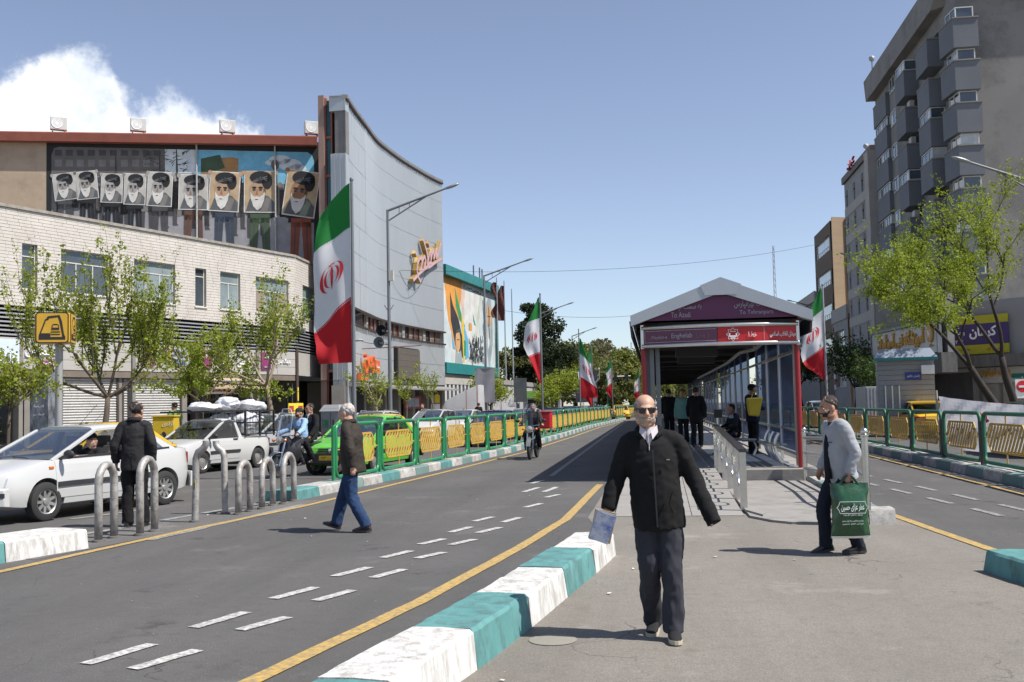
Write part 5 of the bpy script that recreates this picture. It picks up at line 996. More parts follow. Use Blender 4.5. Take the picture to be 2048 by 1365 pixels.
def strip3(x0,z0,x1,z1,w_,m,name='sign_line'):
 g=MB(OS_);n=6;A=[(lerp(x0,x1,k/n),lerp(z0,z1,k/n)) for k in range(n+1)]
 dx,dz=x1-x0,z1-z0;L_=math.hypot(dx,dz);nx,nz_=-dz/L_*w_/2,dx/L_*w_/2
 for(a,b),(c,d) in zip(A,A[1:]):g.quad((a-nx,bow(a)-.012,b-nz_),(c-nx,bow(c)-.012,d-nz_),(c+nx,bow(c)-.012,d+nz_),(a+nx,bow(a)-.012,b+nz_))
 g.build(name,m,SH,fixn=False)
for q in((-.15,3.13,1.3,3.13),(-.15,2.89,1.3,2.89),(-.15,2.89,-.15,3.13)):strip3(*q,.012,M_PALE)
strip3(2.28,2.87,2.28,3.15,.012,M_PALE)
star=[(1.645+(.135 if k%2==0 else .098)*math.sin(R(k*22.5)),3.005+(.135 if k%2==0 else .098)*math.cos(R(k*22.5))) for k in range(16)]
for a,b in zip(star,star[1:]+star[:1]):strip3(*a,*b,.009,M_WHITE,'bus_logo_line')
for q in((1.575,3.03,1.575,2.96,.03),(1.715,3.03,1.715,2.96,.03),(1.575,2.965,1.715,2.965,.035),(1.6,2.925,1.69,2.925,.03),(1.585,3.065,1.705,3.065,.012)):strip3(*q[:4],q[4],M_WHITE,'bus_logo_line')
for x in(xa,xb):g=MB(OS_);g.box((x,Y0+.14,3.02),(.06,.08,.50));g.build('sign_end',M_STEEL,SH)
for x in(-.19,2.97):
 g=MB(OS_);g.tube([(x,Y0+.3,0),(x,Y0+.3,ZE-.05)],.055,12);g.build('post',M_RED,SH,smooth=True)
for x in(-.12,):
 for k in range(1,15):g=MB(OS_);g.box((x,Y0+.3+k*5.2,1.7),(.12,.12,3.2));g.build('post',M_POLE,SH)
for k in range(2):g=MB(OS_);g.box((-.02+k*.12,Y0+.45+k*.1,1.75),(.09,.12,3.0));g.build('post',M_POLE,SH)
M_BLG=mat('blue_film_glass',(.03,.07,.22),.4,var=.25,vs=2.5,spec=.08,stretch=(1,3,.3))
_t=M_BLG.node_tree;_tr=_t.nodes.new('ShaderNodeBsdfTransparent');_tr.inputs[0].default_value=(.35,.47,.75,1);_ms=_t.nodes.new('ShaderNodeMixShader');_ms.inputs[0].default_value=.38;_t.links.new(_t.nodes['Principled BSDF'].outputs[0],_ms.inputs[1]);_t.links.new(_tr.outputs[0],_ms.inputs[2]);_t.links.new(_ms.outputs[0],_t.nodes['Material Output'].inputs[0]);ys=[22.5+k*2.7 for k in range(27)]
for i,(y,y2) in enumerate(zip(ys,ys[1:])):
 g=MB(OS_);g.box((2.95,y,1.78),(.07,.06,3.05));g.build('mullion',M_STEEL if i<3 else M_POLE,SH)
 if i%6==3:continue
 g=MB(OS_);g.quad((2.95,y+.05,.55),(2.95,y2-.05,.55),(2.95,y2-.05,2.62),(2.95,y+.05,2.62));g.build('glass_panel',M_BLG,SH,fixn=False)
 g=MB(OS_);g.quad((2.95,y+.05,2.70),(2.95,y2-.05,2.70),(2.95,y2-.05,3.18),(2.95,y+.05,3.18));g.build('glass_panel',M_BLG,SH,fixn=False)
for z in(.5,2.66,1.0):g=MB(OS_);g.bar((2.95,ys[0],z),(2.95,ys[-1],z),.05,.06);g.build('rail',M_STEEL,SH)
for k,y in enumerate((24.4,27.2)):
 g=MB(OS_);g.box((1.0+.1*k,y,2.88-.05*k),(.95,.25,.42));g.build('hanging_display',M_BLACK,SH);g=MB(OS_);g.box((1.0+.1*k,y,3.2),(.06,.06,.25));g.build('display_hanger',M_POLE,SH)
for k in range(14):g=MB(OS_);y=23.5+k*5.2;g.box((1.4,y,ZE-.14),(3.5,.1,.14));g.build('cross_beam',M_CEIL,SH)
g=MB(OS_);g.tube([(2.45,22.5,2.98),(2.5,26,2.9),(2.45,30,3.0),(2.5,36,2.92),(2.5,60,2.95)],.05,6);g.build('cable_duct',M_POLEL,SH)
# perforated bench with curved supports
bn=thing('bench','curved metal bench in the shelter beside the red post','bench',(2.62,23.2,.25));OBn=bn.location.copy()
for y in(22.35,23.3,24.3):
 g=MB(OBn);pts=[(2.85-.42*math.sin(R(a))*.9,y,.26+.42-.42*math.cos(R(a))) for a in range(0,131,13)];g.tube(pts,.035,8);g.build('curved_support',M_STEEL,bn,smooth=True)
g=MB(OBn);
for k in range(3):g.box((2.36+k*.15,23.3,.70),(.11,2.1,.03))
g.build('seat',M_POLE,bn)
# ---------------------------------------------------------------- platform, ramp, pad
def block(name,pts,z0,z1,m,parent=None,kind='structure'):
 g=MB();n=len(pts);g.add([(x,y,z0) for x,y in pts]+[(x,y,z1) for x,y in pts],[tuple(range(n-1,-1,-1)),tuple(range(n,2*n))]+[(i,(i+1)%n,n+(i+1)%n,n+i) for i in range(n)]);o=g.build(name,m,parent)
 if kind:o['kind']=kind
 return o
block('platform',[(1.36,21.5),(3.28,21.5),(3.28,100),(-.95,100),(-.95,22.2),(1.36,22.2)],0,.235,M_CONC)
pl=tag(bpy.data.objects.new('platform_paving',None),None,None,None,'structure');COL.objects.link(pl);random.seed(2)
far_t=MB()
for iy in range(58):
 for ix in range(8):
  x0=-.93+ix*.525;y0=22.2+iy*.6
  if iy<26:
   g=MB();g.box((x0+.26,y0+.3,.236+random.uniform(0,.004)),(.515,.59,.02));g.build('paving_slab',M_PAVE,pl)
  else:far_t.box((x0+.26,y0+.3,.236),(.515,.59,.02))
far_t.build('paving_slabs',M_PAVE,pl,kind='stuff')
g=MB();g.box((2.3,21.62,.12),(1.88,.26,.255));so=g.build('platform_step',M_CONC);so['kind']='structure'
rp=tag(bpy.data.objects.new('ramp',None),None,None,None,'structure');COL.objects.link(rp)
rz=lambda y:max(.012,min(.245,.012+(y-15.4)*.235/6.6))
for iy in range(14):
 for ix in range(5):
  x0,x1=-.62+ix*.37,-.62+(ix+1)*.37;y0,y1=15.25+iy*.5,15.25+(iy+1)*.5;e=.005;j=random.uniform(0,.003);g=MB();g.hexa([(x0+e,y0+e,0),(x1-e,y0+e,0),(x1-e,y1-e,0),(x0+e,y1-e,0)],[(x0+e,y0+e,rz(y0)+j),(x1-e,y0+e,rz(y0)+j),(x1-e,y1-e,rz(y1)+j),(x0+e,y1-e,rz(y1)+j)]);g.build('paving_slab',M_PAVE,rp)
block('concrete_pad',[(1.28,15.0),(1.52,14.45),(1.75,14.2),(2.3,14.12),(2.95,14.35),(3.0,21.48),(1.3,21.48)],0,.035,M_CONC)
block('concrete_strip',[(1.27,15.6),(1.45,14.9),(1.52,15.2),(1.38,16.2),(1.38,21.4),(1.27,21.4)],.02,.06,M_PAVE)
# ramp handrail with rings
hr=thing('ramp_handrail','steel handrail with rings between its posts along the shelter ramp','handrail',(1.27,15.8,0));OHr=hr.location.copy()
hy=[15.8,17.15,18.5,19.85,21.2,22.5]
for i,y in enumerate(hy):
 g=MB(OHr);z=rz(y) if y<22 else .245;g.box((1.27,y,z+.43),(.10,.05,.86));g.build('post',M_STEEL,hr,bevel=.006)
 if i<len(hy)-1:
  ym=y+.675;zm=rz(ym)+.46;g=MB(OHr);r_=.2;rg=[(1.27,ym+r_*math.cos(R(k*18)),zm+r_*math.sin(R(k*18))) for k in range(21)];g.tube(rg,.017,6);g.build('ring',M_STEEL,hr,smooth=True)
  for a,b in((y+.02,ym-r_),(ym+r_,y+1.33)):g=MB(OHr);g.tube([(1.27,a,zm),(1.27,b,zm)],.017,6);g.build('link_bar',M_STEEL,hr)
g=MB(OHr);g.hexa([(1.215,15.74,rz(15.8)+.865),(1.325,15.74,rz(15.8)+.865),(1.325,22.55,.245+.865),(1.215,22.55,.245+.865)],[(1.215,15.74,rz(15.8)+.905),(1.325,15.74,rz(15.8)+.905),(1.325,22.55,.245+.905),(1.215,22.55,.245+.905)]);g.build('top_rail',mat('dark_rail',(.06,.06,.065),.35,.5),hr)
# guard rail at the right of the pad
gr=thing('guard_rail','steel guard rail with ball topped posts from the shelter to the white kerb','railing',(2.95,18,0));OG=gr.location.copy()
gp_=[(2.93,21.35,.03),(3.0,18.7,.1),(2.93,16.7,.12),(2.68,14.0,.2)]
for x,y,z in gp_:
 g=MB(OG);g.tube([(x,y,z),(x,y,z+.94)],.045,12);g.lathe([(z+.94,.045),(z+.95,.055),(z+.97,.055),(z+.975,.03)],(x,y,0),'z',12);po=g.build('post',M_STEEL,gr,smooth=True);g=MB(OG);g.ell((x,y,z+1.01),(.05,.05,.05),10,8);g.build('ball_cap',M_STEEL,po,smooth=True)
for h_ in(.25,.55,.85):
 for(x0,y0,z0),(x1,y1,z1) in zip(gp_,gp_[1:]):
  g=MB(OG);mid_=((x0+x1)/2+(.12 if y1<15 else 0),(y0+y1)/2,(z0+z1)/2+h_-(.18 if y1<15 else 0));
  if y1<15:z1-=.22
  g.tube([(x0,y0,z0+h_),mid_,(x1,y1,z1+h_)],.03,8);g.build('rail',M_STEEL,gr,smooth=True)
# single pole with a black box inside the shelter
t=thing('ticket_reader','slim post with a small black card reader box inside the shelter','card reader',(1.55,26.2,.25));g=MB();g.tube([(0,0,0),(0,0,1.0)],.04,8);g.build('post',M_STEEL,t);g=MB();g.box((0,0,1.08),(.2,.16,.2));g.build('reader',M_BLACK,t)
# ---------------------------------------------------------------- vehicles
def paint(name,col):return mat(name,col,.3,0.0,var=.03,vs=1,coat=.7,dirt=tuple(x*.8+.02 for x in col),dirt_amt=.22,dirt_scale=3)
M_CGL=glass('car_glass',(.58,.62,.62),.01,.02);M_TYRE=mat('tyre_rubber',(.028,.028,.028),.85,var=.2);M_RIM=mat('alloy_rim',(.45,.44,.42),.4,.7,var=.1);M_STRIM=mat('black_trim',(.03,.03,.032),.55,var=.1);M_HEAD=mat('headlamp_lens',(.5,.52,.52),.12,.3,var=.3,vs=12,coat=.6);M_AMBER=mat('amber_lens',(.6,.17,.02),.25,coat=.5);M_TAIL=mat('tail_lamp_red',(.35,.01,.012),.2,coat=.6);M_SEAT=mat('seat_cloth',(.05,.048,.045),.9,var=.2);M_CHR=mat('chrome',(.7,.7,.7),.15,1.0,var=0);M_PLATEW=mat('plate_white',(.7,.7,.66),.5,var=.05);M_PLATEY=mat('plate_yellow',(.6,.4,.03),.5,var=.05)
def interp(tab,y):
 for(a,b),(c,d) in zip(tab,tab[1:]):
  if y<=c:return b+(d-b)*(y-a)/(c-a) if c>a else d
 return tab[-1][1]
def wheel(parent,x,y,r,w_,spokes,name='wheel',steel=False):
 s=1 if x>0 else-1;o=V((x,y,r));t=bpy.data.objects.new(name,None);COL.objects.link(t);t.parent=parent;t.location=o
 g=MB();prof=[(-w_/2,r*.66),(-w_/2,r*.88),(-w_*.42,r*.97),(-w_*.25,r),(w_*.25,r),(w_*.42,r*.97),(w_/2,r*.88),(w_/2,r*.66)];rings=[]
 for a,rr in prof:rings.append([V((a,rr*math.cos(2*math.pi*k/28),rr*math.sin(2*math.pi*k/28))) for k in range(28)])
 g.loft(rings+[rings[0]],cap=False);g.build('tyre',M_TYRE,t,smooth=True)
 g=MB();f=s*w_*.40
 g.lathe([(-w_*.4*s,r*.66),(f,r*.66),(f+s*.012,r*.63),(f,r*.585),(f-s*.06,r*.57),(f-s*.07,r*.1)],(0,0,0),'x',28)
 if not steel:
  for k in range(spokes):
   a=2*math.pi*k/spokes;d=V((0,math.cos(a),math.sin(a)));e=V((0,-math.sin(a),math.cos(a)));p0,p1=V((f-s*.02,0,0))+d*r*.1,V((f-s*.004,0,0))+d*r*.6
   g.hexa([p0-e*.028,p0+e*.028,p0+e*.028-V((s*.03,0,0)),p0-e*.028-V((s*.03,0,0))],[p1-e*.02,p1+e*.02,p1+e*.02-V((s*.03,0,0)),p1-e*.02-V((s*.03,0,0))])
  g.lathe([(f-s*.07,r*.2),(f,r*.17),(f+s*.005,r*.1)],(0,0,0),'x',16)
 else:g.lathe([(f-s*.06,r*.5),(f-s*.0,r*.42),(f+s*.01,r*.2),(f+s*.02,r*.12)],(0,0,0),'x',20)
 g.build('rim',M_RIM,t,smooth=30)
def car(label,loc,rz,pm,kind='sedan',detail=2,group=None,roofbar=False,plate_m=None,plate_txt='۵۱ ط ۷۳۴',rim_sp=9,emblem=True,black_bumper=False,open_hood=False,open_win=False):
 S={'sedan':dict(L=4.5,W=1.74,H=1.46,wb=2.67,r=.305,top=[(-2.25,.72),(-2.22,.93),(-2.1,1.0),(-1.5,1.02),(-.6,.96),(.9,.955),(1.3,.93),(1.95,.80),(2.15,.72),(2.22,.60),(2.25,.5)],gh=[(-1.75,1.01),(-1.02,1.40),(.12,1.41),(1.08,.945)],hr=2,b=(-.42,.0)),
         'wagon':dict(L=4.4,W=1.70,H=1.45,wb=2.67,r=.295,top=[(-2.2,.66),(-2.17,.86),(-2.05,.93),(-1.5,.95),(-.6,.93),(.85,.93),(1.25,.91),(2.0,.76),(2.14,.68),(2.18,.56),(2.2,.45)],gh=[(-1.85,.95),(-1.12,1.38),(.15,1.40),(1.05,.92)],hr=2,b=(-.45,0)),
         'hatch':dict(L=4.0,W=1.70,H=1.50,wb=2.5,r=.30,top=[(-2.0,.7),(-1.97,.95),(-1.9,1.0),(-1.0,1.0),(.8,.97),(1.15,.95),(1.75,.80),(1.93,.70),(1.98,.58),(2.0,.48)],gh=[(-1.93,1.0),(-1.55,1.44),(.05,1.47),(1.0,.96)],hr=2,b=(-.5,0)),
         'pickup':dict(L=4.3,W=1.64,H=1.42,wb=2.5,r=.29,top=[(-2.15,.86),(-2.13,.90),(-.9,.92),(-.5,.92),(.75,.92),(1.15,.90),(1.85,.78),(2.05,.70),(2.12,.58),(2.15,.45)],gh=[(-.62,.93),(-.48,1.37),(.08,1.40),(.98,.92)],hr=1,b=(-.55,0))}[kind]
 L_,Wd,wb,r=S['L'],S['W'],S['wb'],S['r'];yr,yf=-wb/2-.05,wb/2-.05
 t=thing('car' if kind!='pickup' else 'pickup_truck',label,'car' if kind!='pickup' else 'pickup truck',(loc[0],loc[1],0),rz,group)
 hw=lambda y:Wd/2*(1-.30*max(0,(abs(y)-L_/2+.45)/.45)**2.2-.02*abs(y))
 zb=lambda y:.20+.10*max(0,(abs(y)-L_/2+.6)/.6)**1.5
 top=lambda y:interp(S['top'],y)
 def ring(y):
  w_,zt,z0=hw(y),top(y),zb(y);h=zt-z0
  half=[(0,z0),(w_*.80,z0),(w_*.95,z0+.05),(w_*.985,z0+h*.25),(w_,z0+h*.45),(w_*.985,z0+h*.66),(w_*.955,z0+h*.86),(w_*.925,zt-.018),(w_*.88,zt),(w_*.55,zt+.014),(0,zt+.022)]
  return[V((x,y,z)) for x,z in half]+[V((-x,y,z)) for x,z in half[-2:0:-1]]
 ys=sorted(set([round(-L_/2+L_*k/34,3) for k in range(35)]+[round(q[0],3) for q in S['top']]+[round(L_/2-.01,3),round(-L_/2+.01,3)]))
 body=MB();body.loft([ring(y) for y in ys]);me=body.mesh();bm=bmesh.new();bm.from_mesh(me);bmesh.ops.recalc_face_normals(bm,faces=bm.faces);bm.to_mesh(me);bm.free()
 def st(o):
  cut=MB()
  for y in(yr,yf):
   for s in(-1,1):cut.lathe([(s*(Wd/2-.34),r+.055),(s*(Wd/2+.2),r+.055)],(0,y,r+.01),'x',32)
  cm=cut.mesh();b2=bmesh.new();b2.from_mesh(cm);bmesh.ops.recalc_face_normals(b2,faces=b2.faces);b2.to_mesh(cm);b2.free();co=bpy.data.objects.new('cut',cm);TMP.collection.objects.link(co)
  md=o.modifiers.new('b','BOOLEAN');md.object=co;md.operation='DIFFERENCE';md.solver='EXACT';return[co]
 bme=bake(me,st);bme.polygons.foreach_set('use_smooth',[True]*len(bme.polygons));bme.set_sharp_from_angle(angle=R(32));bme.materials.clear();link('body',bme,pm,t)
 g=MB();g.box((0,0,.42),(Wd*.7,L_*.86,.3));g.build('underbody',M_STRIM,t)
 (y3,z3),(y2,z2),(y1,z1),(y0,z0)=S['gh'];bw=lambda y:hw(y)*.905;rw=Wd/2*.74
 roof=MB();n=8;rr=[]
 for k in range(n+1):
  y=lerp(y2,y1,k/n);z=lerp(z2,z1,k/n)+.035*math.sin(math.pi*k/n);wv=rw*(1-.02*abs(k-n/2))
  rr.append([V((-wv,y,z-.045)),V((-wv,y,z-.005)),V((-wv*.93,y,z+.025)),V((-wv*.5,y,z+.042)),V((0,y,z+.046)),V((wv*.5,y,z+.042)),V((wv*.93,y,z+.025)),V((wv,y,z-.005)),V((wv,y,z-.045))])
 roof.loft(rr);roof.build('roof',pm,t,smooth=40)
 pil=[]
 for s in(-1,1):
  A0,A1,C1,C0=V((s*bw(y0)*.97,y0+.05,top(y0)-.02)),V((s*rw,y1,z1-.02)),V((s*rw,y2,z2-.02)),V((s*bw(y3)*.98,y3-.02,top(y3)-.02))
  g=MB();g.bar(A0,A1,.055,.06,up=(1,0,0));g.build('pillar',pm,t,bevel=.01)
  g=MB();yb,_=S['b'];yb=lerp(y3,y0,.5)-.05;B0=V((s*bw(yb),yb,top(yb)-.01));B1=V((s*rw*.995,yb-.06,lerp(z2,z1,.5)+.01));
  if kind!='pickup':g.bar(B0,B1,.09,.05,up=(1,0,0));g.build('pillar',M_STRIM,t)
  g=MB();wq=.28 if kind in('sedan','wagon') else .16;q0=[C0,C1,C1+V((0,wq*.6,0)),C0+V((0,wq,0))];inn=V((-s*.05,0,0));g.hexa(q0,[p+inn for p in q0]);g.build('pillar',pm,t)
  def sideglass(ya,yb_,nm):
   def lowp(y):return V((s*bw(y)*.985,y,top(y)-.01))
   def hip(y):return V((s*rw*.985,y,lerp(z2,z1,(y-y2)/(y1-y2))-.01))
   ya_t=min(max(ya,y2+.05),y1);yb_t=min(max(yb_,y2),y1-.0);g=MB();g.quad(lowp(ya),lowp(yb_),hip(yb_t),hip(ya_t));g.build(nm,M_CGL,t,fixn=False)
  if kind=='pickup':sideglass(y3+.2,y0-.06,'door_glass')
  else:(None if(open_win and s<0) else sideglass(yb+.05,y0-.06,'door_glass'));sideglass(y3+.30,yb-.05,'door_glass')
  g=MB();g.bar(V((s*bw(y3+.2),y3+.2,top(y3+.2)+.002)),V((s*bw(y0-.1),y0-.1,top(y0-.1)+.002)),.03,.035);g.build('waist_strip',M_STRIM,t)
 for nm,(ya,za),(yb_,zb_) in(('windscreen',(y0+.03,0),(y1,z1)),('rear_window',(y3-.03,0),(y2,z2))):
  g=MB();nn=6;sg=1 if ya>yb_ else-1;lo,hi=[],[]
  for k in range(nn+1):
   f=-1+2*k/nn;bulge=.05*(1-f*f)*sg;lo.append(V((f*bw(ya)*.95,ya+bulge,top(ya)+.0)));hi.append(V((f*rw*.97,yb_+bulge*.5,zb_-.005)))
  for k in range(nn):g.quad(lo[k],lo[k+1],hi[k+1],hi[k])
  g.build(nm,M_CGL,t,smooth='all',fixn=False)
  for a_,b_,w_ in((lo[0],lo[-1],.035),):g=MB();[g.bar(lo[k]+UZ*.008,lo[k+1]+UZ*.008,.04,.02) for k in range(nn)];g.build('glass_seal',M_STRIM,t,kind='stuff')
 for x,y in((-.36,.05),(.36,.05))+(() if kind=='pickup' else((0,-.85),)):
  w_=.5 if y>-.5 else 1.2;g=MB();g.box((x,y,.62),(w_,.5,.22));g.hexa([(x-w_/2,y-.30,.6),(x+w_/2,y-.30,.6),(x+w_/2,y-.16,.6),(x-w_/2,y-.16,.6)],[(x-w_*.42,y-.48,1.12),(x+w_*.42,y-.48,1.12),(x+w_*.42,y-.37,1.12),(x-w_*.42,y-.37,1.12)]);
  g.box((x,y-.44,1.2),(.24,.09,.17));g.build('seat',M_SEAT,t,bevel=.02)
 g=MB();g.box((0,y0-.28,.86),(1.25,.42,.16));g.build('dashboard',M_STRIM,t,bevel=.03);g=MB();g.tube([(-.36+.17*math.cos(R(k*30)),y0-.56-.06*math.sin(R(k*30)),.95+.16*math.sin(R(k*30))) for k in range(13)],.014,6);g.build('steering_wheel',M_STRIM,t)
 def flank(y,f,s,off):
  pts=ring(y)[2:9];q=f*(len(pts)-1);i=min(int(q),len(pts)-2);p=pts[i].lerp(pts[i+1],q-i);return V((s*(p.x+off),y,p.z))
 if detail>=1:
  doors=[(yb+.03,y0+.02),(max(y3+.35,yr+r*.9),yb-.03)] if kind!='pickup' else[(-.42,.92)]
  for s in(-1,1):
   for ya,yb_ in doors:
    g=MB();ny,nf=6,6;off=.007
    P_=[[flank(lerp(ya,yb_,i/ny),lerp(.12,.985,j/nf),s,off) for j in range(nf+1)] for i in range(ny+1)]
    for i in range(ny):
     for j in range(nf):g.quad(P_[i][j],P_[i+1][j],P_[i+1][j+1],P_[i][j+1])
    inn=V((-s*.02,0,0));rim=[P_[i][0] for i in range(ny+1)]+[P_[ny][j] for j in range(1,nf+1)]+[P_[i][nf] for i in range(ny-1,-1,-1)]+[P_[0][j] for j in range(nf-1,0,-1)]
    for a_,b_ in zip(rim,rim[1:]+rim[:1]):g.quad(a_,b_,b_+inn,a_+inn)
    d=g.build('door',pm,t,smooth=40)
    if detail>=2:
     g=MB();yh=ya+.18;p=flank(yh,.78,s,.02);g.box(p,(.03,.2,.04));g.build('handle',M_STRIM,d,bevel=.006)
     sm=MB();pts=[flank(lerp(ya+.02,yb_-.02,k/5),.36,s,.018) for k in range(6)];[sm.bar(a_,b_,.02,.075) for a_,b_ in zip(pts,pts[1:])];sm.build('side_moulding',M_STRIM,d,kind='stuff')
 for s in(-1,1):
  g=MB();p=flank(y0-.12,1,s,0);q=V((s*(Wd/2+.10),y0-.1,top(y0)+.08));g.ell(q,(.11,.05,.075),10,8);g.bar(p,q,.05,.03);g.build('mirror',M_STRIM if detail else pm,t,smooth=40)
  g=MB();e=lambda y,f:flank(y,f,s,.006)
  hx=Wd/2*.60;yy=L_/2;g=MB();zt=top(yy-.14)-.015;zl=zt-.15
  k4=lambda z:[V((s*hx*.62,yy-.015,z)),V((s*hx*1.15,yy-.05,z)),V((s*(hw(yy-.25)*.99),yy-.24,z)),V((s*hx*.62,yy-.22,z))]
  g.hexa([p-UZ*0 for p in k4(zl)],[p+V((0,-.05,0)) for p in k4(zt)]);g.build('headlight',M_HEAD,t,bevel=.012)
  g=MB();k4=lambda z:[V((s*hw(-yy+.22)*1.0,-yy+.20,z)),V((s*hx*1.15,-yy+.01,z)),V((s*hx*.65,-yy-.004,z)),V((s*hx*.65,-yy+.2,z))];zt=top(-yy+.1)-.05;g.hexa(k4(zt-.2),k4(zt));g.build('tail_light',M_TAIL,t,bevel=.01)
  if detail>=2:p=flank(yf-r-.25,.62,s,.008) if False else flank((y0+yf)/2-.12+.12,.66,s,.008);g=MB();g.box(p,(.02,.09,.04));g.build('side_indicator',M_AMBER,t,bevel=.005)
 for sg in(1,-1):
  g=MB();rings=[]
  for k in range(13):
   f=-1+k/6;x=f*Wd/2*1.0;a_=abs(f);y=sg*(L_/2+.035-.42*max(0,a_-.72)**1.35*2.2);rings.append([V((x,y,.30)),V((x,y-sg*.0,.55)),V((x,y-sg*.10,.57)),V((x,y-sg*.12,.28))])
  g.loft(rings);bpr=g.build('bumper',M_STRIM if black_bumper else pm,t,smooth=40,bevel=.012)
  if not black_bumper:
   g=MB();rings=[[p+V((0,sg*.012,0)) for p in(V((q[0].x,q[0].y,.43)),V((q[0].x,q[0].y,.50)),V((q[0].x,q[0].y-sg*.03,.50)),V((q[0].x,q[0].y-sg*.03,.43)))] for q in rings];g.loft(rings);g.build('bumper_strip',M_STRIM,t)
  g=MB();g.box((0,sg*(L_/2+.055),.44 if black_bumper or sg>0 else .46),(.52,.014,.115));pl_=g.build('number_plate',plate_m or M_PLATEW,t)
  if detail>=2 and sg>0:text_on(plate_txt,(0,L_/2+.062,.44),(-1,0,0),UZ,.42,.075,M_BLACK,pl_,.003)
 zt=top(L_/2-.12)-.02;g=MB();g.box((0,L_/2-.02,zt-.08),(Wd*.36,.05,.12));gr_=g.build('grille',M_STRIM,t)
 if detail>=1:
  for k in range(2):g=MB();g.box((0,L_/2+.008,zt-.06-.05*k),(Wd*.35,.015,.012));g.build('grille_bar',pm,gr_)
  g=MB();g.ell((0,L_/2+.015,zt-.07),(.05,.02,.055),10,8);g.build('badge',M_CHR,t)
  for x in(-.28,.30):g=MB();g.bar((x,y0+.07,top(y0)+.03),(x+.42,y0-.01,top(y0)+.05),.018,.014);g.build('wiper',M_STRIM,t)
 for y in(yr,yf):
  for s in(-1,1):wheel(t,s*(Wd/2-.115),y,r,.19,rim_sp,steel=detail<1 or kind in('pickup','wagon'))
 if roofbar:
  for s in(-1,1):g=MB();g.tube([(s*rw*.9,y2+.1,z2+.03),(s*rw*.9,y2+.18,z2+.085),(s*rw*.9,y1-.18,z1+.085),(s*rw*.9,y1-.1,z1+.03)],.018,6);g.build('roof_rail',M_POLE,t)
 g=MB();g.ell((0,y1-.1 if detail<2 else y1-.35,z1+.07),(.03,.05,.02),8,6);g.tube([(0,y1-.3,z1+.06),(0,y1-.72,z1+.42)],.004,4);g.build('aerial',M_STRIM,t)
 if open_hood:
  g=MB();hwid=Wd/2*.86;q=[V((-hwid,y0+.1,.96)),V((hwid,y0+.1,.96)),V((hwid*.92,y0+.55,1.72)),V((-hwid*.92,y0+.55,1.72))];g.hexa(q,[p+V((0,.05,-.02)) for p in q]);g.build('raised_hood',pm,t,bevel=.01)
 return t
W_P,G_P,Y_P,S_P,D_P,K_P=paint('white_car_paint',(.52,.52,.505)),paint('green_taxi_paint',(.13,.50,.06)),paint('taxi_yellow_paint',(.72,.42,.012)),paint('silver_car_paint',(.36,.38,.40)),paint('dark_blue_car_paint',(.02,.026,.05)),paint('black_car_paint',(.012,.012,.013))
hd=lambda x,y:math.atan2(-x,y)
car('white sedan with an open window stopped beside the man in the dark suit',(-9.93,16.72),hd(-.262,-.965),W_P,'sedan',2,plate_txt='۱۱ ب ۴۵۷',open_win=True)
pk_=car('white pickup truck carrying a black cage of stuffed sacks',(-12.55,28.1),hd(-.24,-.97),W_P,'pickup',2,black_bumper=True)
car('silver hatchback behind the motorcycle with two riders',(-12.95,33.4),hd(-.28,-.96),S_P,'hatch',2,roofbar=True)
gt=car('bright green taxi with a black bumper right behind the railing',(-7.72,27.35),hd(-.15,-.99),G_P,'wagon',2,black_bumper=True,plate_m=M_PLATEY,plate_txt='۵۶ ت ۷۱۳',roofbar=False)
car('yellow taxi mostly hidden behind the white sedan',(-12.3,21.4),hd(-.26,-.965),Y_P,'wagon',1,black_bumper=True,plate_m=M_PLATEY)
car('yellow taxi following just behind the green taxi',(-9.2,33.4),hd(-.15,-.99),Y_P,'wagon',1,black_bumper=True,plate_m=M_PLATEY)
car('white car with only its roof showing above the green taxi',(-12.3,44.5),hd(-.2,-.98),W_P,'hatch',1,roofbar=True)
car('white car with roof rails right of the yellow taxi',(-10.7,49.5),hd(-.18,-.98),W_P,'hatch',1,roofbar=True)
car('white small sedan in front of the white plastic tent',(-10.6,57.5),hd(-.16,-.985),W_P,'wagon',1)
car('dark blue sedan behind the railing near the hanging grey banner',(-6.7,43.5),hd(-.1,-.99),D_P,'wagon',1)
car('white sedan behind the dark blue sedan',(-6.9,55.5),hd(-.1,-.99),W_P,'sedan',1)
car('dark grey car left of the motorcycle rider in the bus lane',(-6.2,64),hd(-.08,-.99),S_P if False else K_P,'wagon',0)
car('dark blue sedan left of the pair of overlapping flags',(-6.3,78),hd(-.08,-.99),D_P,'sedan',0)
car('dark saloon right beside the pole of the pair of flags',(-5.0,90),hd(-.02,-.99),K_P,'sedan',0)
car('yellow taxi at the gap in the left railing',(-3.4,106),hd(.1,-.99),Y_P,'wagon',0)
car('pale car beyond the gap in the left railing',(-1.6,132),hd(.15,-.99),S_P,'hatch',0)
car('far white car beyond the second railing',(.5,150),hd(.15,-.99),W_P,'hatch',0)
car('far yellow taxi left of the shelter post',(2.3,158),hd(.15,-.99),Y_P,'wagon',0)
car('dark car with its hood raised at the left edge',(-15.6,19.6),hd(-.3,-.95),K_P,'wagon',1,open_hood=True)
car('yellow taxi seen from behind between the box truck and the cloth banner',(10.85,44.8),hd(0,1),Y_P,'wagon',1,plate_m=M_PLATEY)
car('silver car ahead of the box truck',(9.4,62),hd(0,1),S_P,'hatch',1)
car('dark car behind the white cloth banner at the right edge',(10.2,30.2),hd(0,1),K_P,'wagon',1)
car('grey car far down the right roadway',(8.9,84),hd(0,1),S_P,'wagon',0)
